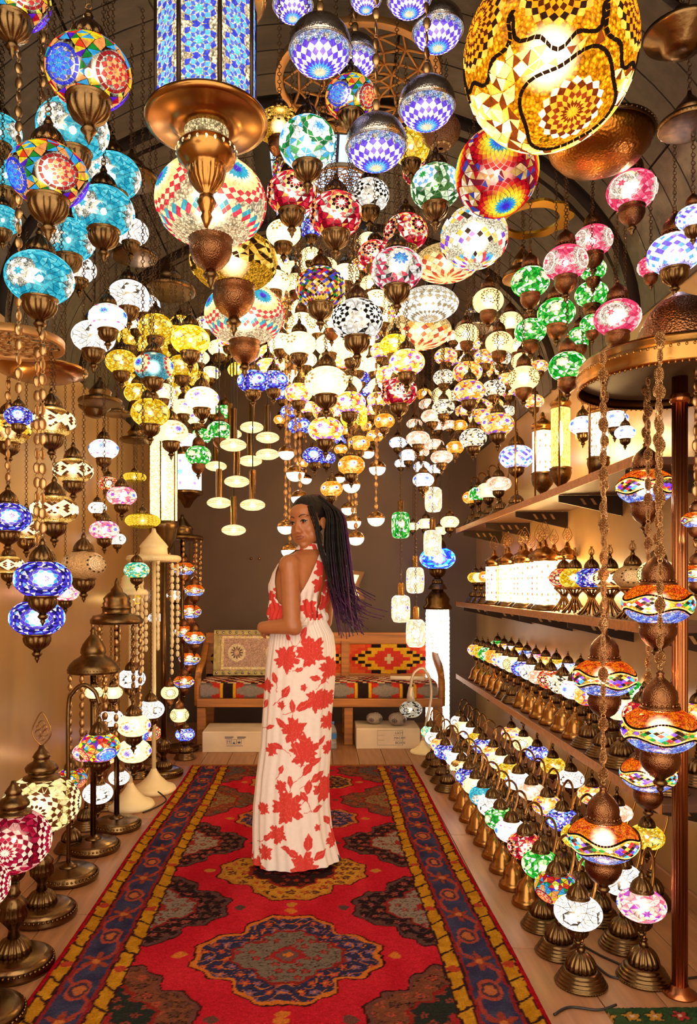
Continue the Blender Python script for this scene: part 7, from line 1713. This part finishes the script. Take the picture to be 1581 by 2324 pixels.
# shoulders, arms
LS, RS = Vector((-.108, -.115, 1.350)), Vector((.062, .125, 1.352))
for S_ in (LS, RS):
    mb.ball(S_, .052, 14, 10); capsule(mb, S_, Vector((-.03, 0, 1.395)), .048, .045, 4)
    capsule(mb, S_, Vector((S_.x*.75-.01, S_.y*.75, 1.30)), .046, .06, 3)
LE, LW = Vector((-.098, -.165, 1.088)), Vector((-.228, -.10, 1.077))
capsule(mb, LS, LE, .0465, .040, 24); capsule(mb, LE, LW, .039, .028, 20); mb.ball(LE+Vector((.01, 0, -.004)), .040)
RE, RW = Vector((.045, .165, 1.09)), Vector((-.14, .135, 1.07))
capsule(mb, RS, RE, .0465, .039, 24); capsule(mb, RE, RW, .038, .026, 20)
# hands folded in front of the waist
def hand(wrist, dirv, up, side):
    d = Vector(dirv).normalized(); u = Vector(up).normalized(); s = d.cross(u)*side
    palm = wrist+d*.045
    for k in range(4):
        o = s*(-.024+.016*k); base = wrist+d*.075+o; L = (.062, .072, .068, .052)[k]
        capsule(mb, wrist+d*.02+o*.7, base, .0125, .010, 3)
        m1 = base+d*L*.5-u*.008; capsule(mb, base, m1, .0088, .0082, 3); capsule(mb, m1, m1+d*L*.45-u*.022, .0082, .007, 3)
    th = wrist+d*.03-s*.03; capsule(mb, wrist+d*.015-s*.012, th, .013, .0105, 3); capsule(mb, th, th+d*.04-s*.012-u*.01, .0105, .008, 3)
hand(LW, (.05, .9, -.1), (-1, .05, .2), 1); hand(RW, (-.75, -.5, .02), (-.4, .8, .3), -1)
# legs and feet under the skirt
for sx, sy, in ((-.06, -.05), (-.03, .05)):
    hipv = Vector((-.06+sx*.5, sy*.9, .95)); kn = Vector((-.05+sx*.5, sy, .50)); an = Vector((-.02+sx*.5, sy, .085))
    capsule(mb, hipv, kn, .065, .048, 14); capsule(mb, kn, an, .047, .032, 14); capsule(mb, an-Vector((0, 0, .045)), an+FW*.12-Vector((0, 0, .055)), .03, .022, 4)
# head
def hb(c, r, seg=16, ring=12): mb.ball(hp(*c), r, seg, ring, rot=HR)
hb((0, -.018, .036), (.073, .092, .084)); hb((0, .028, -.012), (.065, .061, .086)); hb((.034, .034, -.055), (.034, .036, .042)); hb((-.034, .034, -.055), (.034, .036, .042)); hb((0, .03, -.07), (.05, .05, .042)); hb((0, .060, -.100), (.022, .020, .017))
for sx in (-1, 1):
    hb((sx*.033, .056, -.034), (.028, .024, .026)); hb((sx*.012, .093, -.043), (.0095, .010, .0085))
    hb((sx*.027, .0755, .0235), (.024, .0075, .0055)); hb((sx*.0735, -.008, -.016), (.008, .019, .031)); hb((sx*.078, -.018, -.006), (.007, .012, .020))
hb((0, .048, .045), (.058, .042, .044)); hb((0, .074, -.068), (.030, .017, .022))
capsule(mb, hp(0, .085, .008), hp(0, .098, -.034), .0075, .0105, 8); hb((0, .098, -.037), (.0125, .0115, .0105))
me = mb.mesh('body', M['skin']); bo = ob('body', me, pw)
rm = bo.modifiers.new('remesh', 'REMESH'); rm.mode = 'VOXEL'; rm.voxel_size = .0048; rm.use_smooth_shade = True
sm = bo.modifiers.new('smooth', 'SMOOTH'); sm.factor = .5; sm.iterations = 10
# eyes, lips, brows, lashes
for sx in (-1, 1):
    e_ = MB(); g = Vector((-.3, -.95, .02)).normalized()         # gaze: to the camera
    c = hp(sx*.0305, .0735, .001)
    for i in range(13):
        for j in range(20): pass
    v = []; f = []; cc = []
    zq = g; xq = Vector((0, 0, 1)).cross(zq).normalized(); yq = zq.cross(xq)
    for i in range(15):
        th = PI*i/14
        for j in range(20):
            a = 2*PI*j/20; v.append(c+(xq*math.sin(th)*math.cos(a)*1.0+yq*math.sin(th)*math.sin(a)+zq*math.cos(th))*.0122)
    for i in range(14):
        for j in range(20): f.append((i*20+j, (i+1)*20+j, (i+1)*20+(j+1) % 20, i*20+(j+1) % 20)); cc.append(lin('#080504') if i < 2 else lin('#3a1e10') if i < 4 else lin('#efe2d6'))
    e_.add(v, f); e_.c = cc; ob('eye', e_.mesh('eye', M['eye']), pw)
    pts = [hp(sx*(.0305+x), .0735+y, z) for x, y, z in ((-.0165, .0085, -.001), (-.008, .0125, .0065), (.001, .0128, .0085), (.010, .0105, .006), (.019, .0045, .0005))]
    ob('lash', MB().tube(spline(pts, 4), [.0008]+[.0021]*15+[.0008], 6).mesh('lash', M['black']), pw)
    pts = [hp(sx*(.0305+x), .0735+y, z) for x, y, z in ((-.015, .008, -.004), (0, .0125, -.0085), (.015, .006, -.004))]
    ob('eyelid', MB().tube(spline(pts, 4), .0024, 6).mesh('eyelid', M['skin']), pw)
    pts = [hp(sx*x, y, z) for x, y, z in ((.012, .0885, .0225), (.025, .0875, .030), (.039, .079, .030), (.051, .066, .023))]
    ob('eyebrow', MB().tube(spline(pts, 4), [.0010]+[.0019]*8+[.0014]*3+[.0006], 6).mesh('eyebrow', M['black']), pw)
lm = MB(); 
lm.tube(spline([hp(-.024, .079, -.069), hp(-.012, .0885, -.0625), hp(0, .0915, -.0632), hp(.012, .0885, -.0625), hp(.024, .079, -.069)], 4), [.001]+[.0030]*15+[.001], 8)
lm.tube(spline([hp(-.022, .079, -.070), hp(-.011, .0885, -.0725), hp(0, .0905, -.0738), hp(.011, .0885, -.0725), hp(.022, .079, -.070)], 4), [.001]+[.0036]*15+[.001], 8)
ob('lips', lm.mesh('lips', M['lip']), pw)
# scalp hair: cap of cornrows, open at the face
nv, nu = 40, 72; v = np.zeros((nv, nu, 3)); keep = np.zeros((nv, nu), bool); cc = np.zeros((nv, nu, 3)); cc[:] = (.010, .007, .006)
for i in range(nv):
    th = PI*i/(nv-1)
    for j in range(nu):
        a = 2*PI*j/nu; x, y, z = math.sin(th)*math.cos(a), math.sin(th)*math.sin(a), math.cos(th)
        k = 1.0+.012*math.cos(18*a)
        p = (.0795*x*k, -.018+.0985*y*k, .038+.0905*z*k); v[i, j] = hp(*p)
        keep[i, j] = (p[2] > .088-.2*(abs(p[0])/.08)**2*.25-(0 if p[1] > .0 else .0)) if p[1] > .035 else (p[2] > -.01+1.9*(p[1]-.0)) if p[1] > 0 else p[2] > -.045
ob('hair', grid_mesh('hair', v, cc, M['hair'], True, keep[:-1, :]), pw)
# ponytail braids, many of them purple towards the ends
PT = hp(.012, -.065, .118)
hr_ = random.Random(11)
def braid(mb, pts, r0, r1, purple, n=9):
    sp = spline(pts, n); L = len(sp); rr = [(r0+(r1-r0)*i/L)*(1+.22*math.sin(i*1.9)) for i in range(L)]
    o = len(mb.f); mb.tube(sp, rr, 5); nf = len(mb.f)-o
    black = (.010, .007, .006); pur = lin(hr_.choice(['#4a2048', '#2c1432', '#55284f']))
    for q in range(nf):
        k = max(0, min(1, (q/nf-purple)/.25)); mb.c[o+q] = tuple(black[i]*(1-k)+pur[i]*k for i in range(3))
for i in range(96):
    mb = MB(); q = hr_.random(); w_ = hr_.uniform(-1, 1); d_ = hr_.uniform(-1, 1)
    a0 = PT+Vector((w_*.018, d_*.02, hr_.uniform(-.012, .008)))
    top = Vector((.045+w_*.026, d_*.04+.02, 1.652-abs(w_)*.012-hr_.random()*.012))
    p2 = Vector((.090+w_*.042, d_*.05-.01, 1.585-.01*abs(w_))); p3 = Vector((.100+w_*.055, d_*.065-.02, 1.45)); p4 = Vector((.118+w_*.058, d_*.07-.02, 1.28))
    endz = hr_.uniform(1.02, 1.20); fl = hr_.random()**3
    p5 = Vector((.135+w_*.05+.03*fl, d_*.07-.01, max(endz+.06, 1.15))); p6 = Vector((.150+w_*.05+.13*fl, d_*.08, endz+.02*fl))
    braid(mb, [a0, top, p2, p3, p4, p5, p6],   .0060, .0022, .42+.3*hr_.random()-(.25 if w_ > .55 else 0))
    ob('braid', mb.mesh('braid', M['hair']), pw)
for i in range(10):       # loose braids falling in front of the ear
    mb = MB(); q = i/9
    a = [(-.030+.022*q, -.082+.01*q, 1.616+.004*q), (-.012+.024*q, -.103, 1.568), (.004+.020*q, -.112, 1.515), (.018+.018*q, -.112, 1.425), (.045+.016*q, -.108, 1.335), (.075+.014*q, -.10, 1.255-.03*hr_.random()), (.102+.02*q, -.09, 1.14+.09*hr_.random())]
    a = [Vector(p)+Vector((hr_.uniform(-.004, .004), hr_.uniform(-.004, .004), 0)) for p in a]
    if i % 3 == 2: a = a[:5]
    braid(mb, a, .0036, .0016, .8); ob('braid', mb.mesh('braid', M['hair']), pw)
# hair tie
ob('hair_tie', MB().torus(PT+Vector((.002, 0, .004)), .024, .007, 16, 6).mesh('hair_tie', pbr('maroon_tie', '#4a1420', .7)), pw)
# ---- dress
FLOW = []   # x, z, radius, seed of the big printed flowers on the side that shows (metres from her feet)
def fz(px, py): return (px-713.5)/500., (1967-py)/500.
for px, py, r in ((705, 1480, 36), (652, 1497, 30), (748, 1520, 26), (738, 1588, 24), (716, 1590, 26), (668, 1655, 30), (692, 1700, 36), (744, 1640, 20), (607, 1560, 16), (655, 1822, 38), (738, 1790, 30), (640, 1778, 15), (632, 1882, 22), (605, 1925, 18), (690, 1950, 32), (755, 1905, 18), (618, 1700, 15), (600, 1830, 15), (585, 1960, 20), (640, 1600, 10), (745, 1700, 16), (690, 1560, 8), (720, 1870, 8)): FLOW.append((*fz(px, py), r/500., px*1.3+py))
for k in range(26): FLOW.append((hr_.uniform(-.2, .2), hr_.uniform(.05, 1.05), hr_.uniform(.03, .075), k*7.7+1000))
LEAF = []
for px, py, l, a in ((650, 1570, 34, 1.0), (690, 1600, 40, .6), (640, 1640, 34, 2.4), (665, 1600, 30, 1.7), (700, 1740, 36, .9), (715, 1725, 30, .4), (630, 1690, 30, 2.8), (700, 1780, 34, 1.4), (690, 1800, 30, 2.2), (660, 1765, 26, 1.7), (720, 1760, 36, .7), (665, 1920, 34, 2.6), (700, 1900, 40, 1.5), (725, 1930, 34, .6), (650, 1910, 24, 3.0), (715, 1540, 26, 2.9), (735, 1545, 22, 1.0), (690, 1440, 30, 1.2), (625, 1540, 26, 1.9), (720, 1830, 24, .4), (615, 1650, 22, .5), (740, 1860, 26, 2.1), (640, 1740, 22, 1.3), (680, 1520, 20, .3), (610, 1890, 24, .8), (675, 1700, 30, 2.0), (730, 1680, 24, 1.0), (605, 1600, 22, 1.2), (655, 1450, 18, 2.2)): LEAF.append((*fz(px, py), l/500., a))
WHITE, RED, RED2 = C3('#ecdcd2'), C3('#cf3f36'), C3('#dc6a5c')
def print_colour(X, Z, front):
    """X, Z arrays on the cloth; flowers with lobed petals, leaves and stems"""
    c = np.broadcast_to(WHITE, X.shape+(3,)).copy(); n_ = noise2(X+3, Z+3, 90, 3)-.5; n2_ = noise2(X+5, Z+1, 260, 6)
    def flower(fx, fz_, r, sd):
        dx, dz = X-fx, Z-fz_; d = np.hypot(dx, dz*.92)+n_*.004; a = np.arctan2(dz, dx)
        rb = r*(.80+.13*np.cos(5*a+sd)+.09*np.cos(9*a+sd*2)+.07*np.cos(17*a+sd))
        m_ = d < rb; c[m_] = RED
        ln = np.abs(np.sin(d/r*9+1.5*np.cos(5*a+sd))) < .16
        c[m_ & ln & (n2_ > .35)] = RED2
    def leaf(lx, lz, l, a):
        dx, dz = X-lx, Z-lz; u = dx*math.cos(a)+dz*math.sin(a); w_ = -dx*math.sin(a)+dz*math.cos(a)+n_*.006
        k = np.clip(1-(u/l*2)**2, 0, 1); m_ = (np.abs(w_) < .24*l*k*(1-.35*u/l)) & (k > 0)
        c[m_] = RED; c[m_ & (np.abs(w_) < .0012)] = RED2
        st = (np.abs(w_-.15*u*u/l) < .0014) & (u < -l*.3) & (u > -l*1.25); c[st] = RED
    for q in (FLOW[:23] if front else FLOW[23:]): flower(*q)
    for q in LEAF: leaf(*q)
    return c
# skirt
SK = [(.012, -.005, .196), (.06, -.010, .188), (.16, -.022, .178), (.26, -.026, .171), (.40, -.020, .163), (.54, -.006, .158), (.68, .0, .156), (.80, .010, .158), (.90, .016, .158), (.98, .020, .152), (1.04, .020, .143), (1.085, .012, .125), (1.108, .008, .118)]
nz, na = 400, 480; zs = np.linspace(.010, 1.108, nz); cx_ = np.interp(zs, [q[0] for q in SK], [q[1] for q in SK]); ra_ = np.interp(zs, [q[0] for q in SK], [q[2] for q in SK])
k5 = np.ones(9)/9; pad = lambda q: np.convolve(np.pad(q, 4, 'edge'), k5, 'valid'); cx_, ra_ = pad(cx_), pad(ra_)
an = np.linspace(0, 2*PI, na, endpoint=False); A_, Z_ = np.meshgrid(an, zs)
amp = np.interp(zs, [0, .3, .8, 1.0, 1.108], [.055, .04, .028, .02, .035])[:, None]
pl = np.sin(A_*11+2*np.sin(A_*2)+1.0*np.sin(Z_*2))*.6+np.sin(A_*23+1.7+.6*np.sin(Z_*3))*.35*(Z_ > -1)
top_g = np.sin(A_*58)*np.interp(zs, [.9, 1.07, 1.108], [0, .014, .02])[:, None]
Rr = ra_[:, None]*(1+amp*pl+top_g)
Xs = -.065*1+cx_[:, None]*1+.062+Rr*np.cos(A_)-.0; Ys = Rr*.80*np.sin(A_)
Xs = Xs-.0; hem = .012*np.maximum(0, np.cos(A_+.6))*np.exp(-Z_*9)
Pk = np.stack([Xs-.077, Ys, Z_+hem], -1)
front = print_colour(Pk[..., 0], Pk[..., 2], True); back = print_colour(Pk[..., 0], Pk[..., 2], False)
colr = np.where((Pk[..., 1] < .02)[..., None], front, back)
so = ob('skirt', grid_mesh('skirt', Pk, colr, M['cloth'], True), pw)
# bodice with halter back, cut open over the shoulder blades
nz, na = 230, 420; zs = np.linspace(1.085, 1.452, nz); P = np.zeros((nz, na, 3)); keep = np.zeros((nz, na), bool)
def edge(d):          # d: degrees from the front on either side -> top of cloth there
    xs = [0, 48, 60, 70, 80, 100, 118, 132, 146, 158, 164, 176, 177, 180]; zs_ = [1.46, 1.46, 1.40, 1.30, 1.20, 1.165, 1.17, 1.21, 1.285, 1.37, 1.46, 1.46, 1.12, 1.12]
    return np.interp(d, xs, zs_)
for i, z in enumerate(zs):
    for j in range(na):
        th = 2*PI*j/na; d = math.degrees(th if th <= PI else 2*PI-th)
        if z > 1.42: d_ok = True
        off = .008+.006*math.sin(z*60+math.sin(th*3)*2)*max(0, min(1, (1.30-z)/.15))+.004*math.sin(th*26+z*20)*max(0, min(1, (1.27-z)/.08))
        if z < 1.16: off += .012*math.sin((z-1.085)/.075*PI)
        P[i, j] = torso_point(z, th, off); keep[i, j] = z < edge(d) or z > 1.424
cb = print_colour(P[..., 0]*0+9, P[..., 2], True)
for px, py, r in ((626, 1395, 30), (640, 1350, 20), (736, 1300, 26), (728, 1335, 22), (700, 1385, 22), (742, 1375, 26), (615, 1360, 14), (715, 1408, 18), (655, 1400, 12), (755, 1350, 20)):
    fx, fz_ = (px-721)/500.-PX, 1.275-(py-1330)/500.; dx, dz = P[..., 0]-fx, P[..., 2]-fz_; a = np.arctan2(dz, dx); m_ = np.hypot(dx, dz) < r/500.*(.8+.16*np.cos(5*a+px)+.08*np.cos(11*a)); cb[m_] = RED
AA = np.linspace(0, 2*PI, na, endpoint=False)[None, :]+0*P[..., 0]; cb[(P[..., 2] > 1.40) & (np.sin(AA*7+P[..., 2]*90)+.6*np.sin(AA*13) > .25)] = RED
bd = ob('bodice', grid_mesh('bodice', P, cb, M['cloth'], True, keep[:-1, :]), pw)
ob('waistband', grid_mesh('waistband', np.array([[torso_point(z, 2*PI*j/200, .014+.005*math.sin(j*.9)+(.004 if 1 < q < 4 else 0)) for j in range(200)] for q, z in enumerate(np.linspace(1.088, 1.118, 6))]), print_colour(np.tile(np.linspace(0, .6, 200), (6, 1)), np.tile(np.linspace(.3, .33, 6)[:, None], (1, 200)), True), M['cloth'], True), pw)
# shoe peeping out under the hem
ob('shoe', MB().ball((.075, -.02, .024), (.045, .04, .022), 14, 8).ball((.05, -.01, .03), (.05, .04, .026), 12, 8).mesh('shoe', M['black']), pw)
# ------------------------------------------------------------------ every hanging lamp
BIGT = {'half', 'rainbow', 'rug', 'biggold', 'redball', 'bigcream', 'bigamber', 'whitemulti', 'whitedisc', 'creamdisc', 'redmed', 'blackwhite', 'bwred', 'multidia', 'turqmed', 'purple'}
for s, X, Y, Z, R, kind, topz, tl, label in PENDANTS:
    t1 = tl or (1 if (s in BIGT and R*1700/Y*2 > 108) else 0)
    pendant(s, X, Y, Z, R, kind, topz, t1, label)
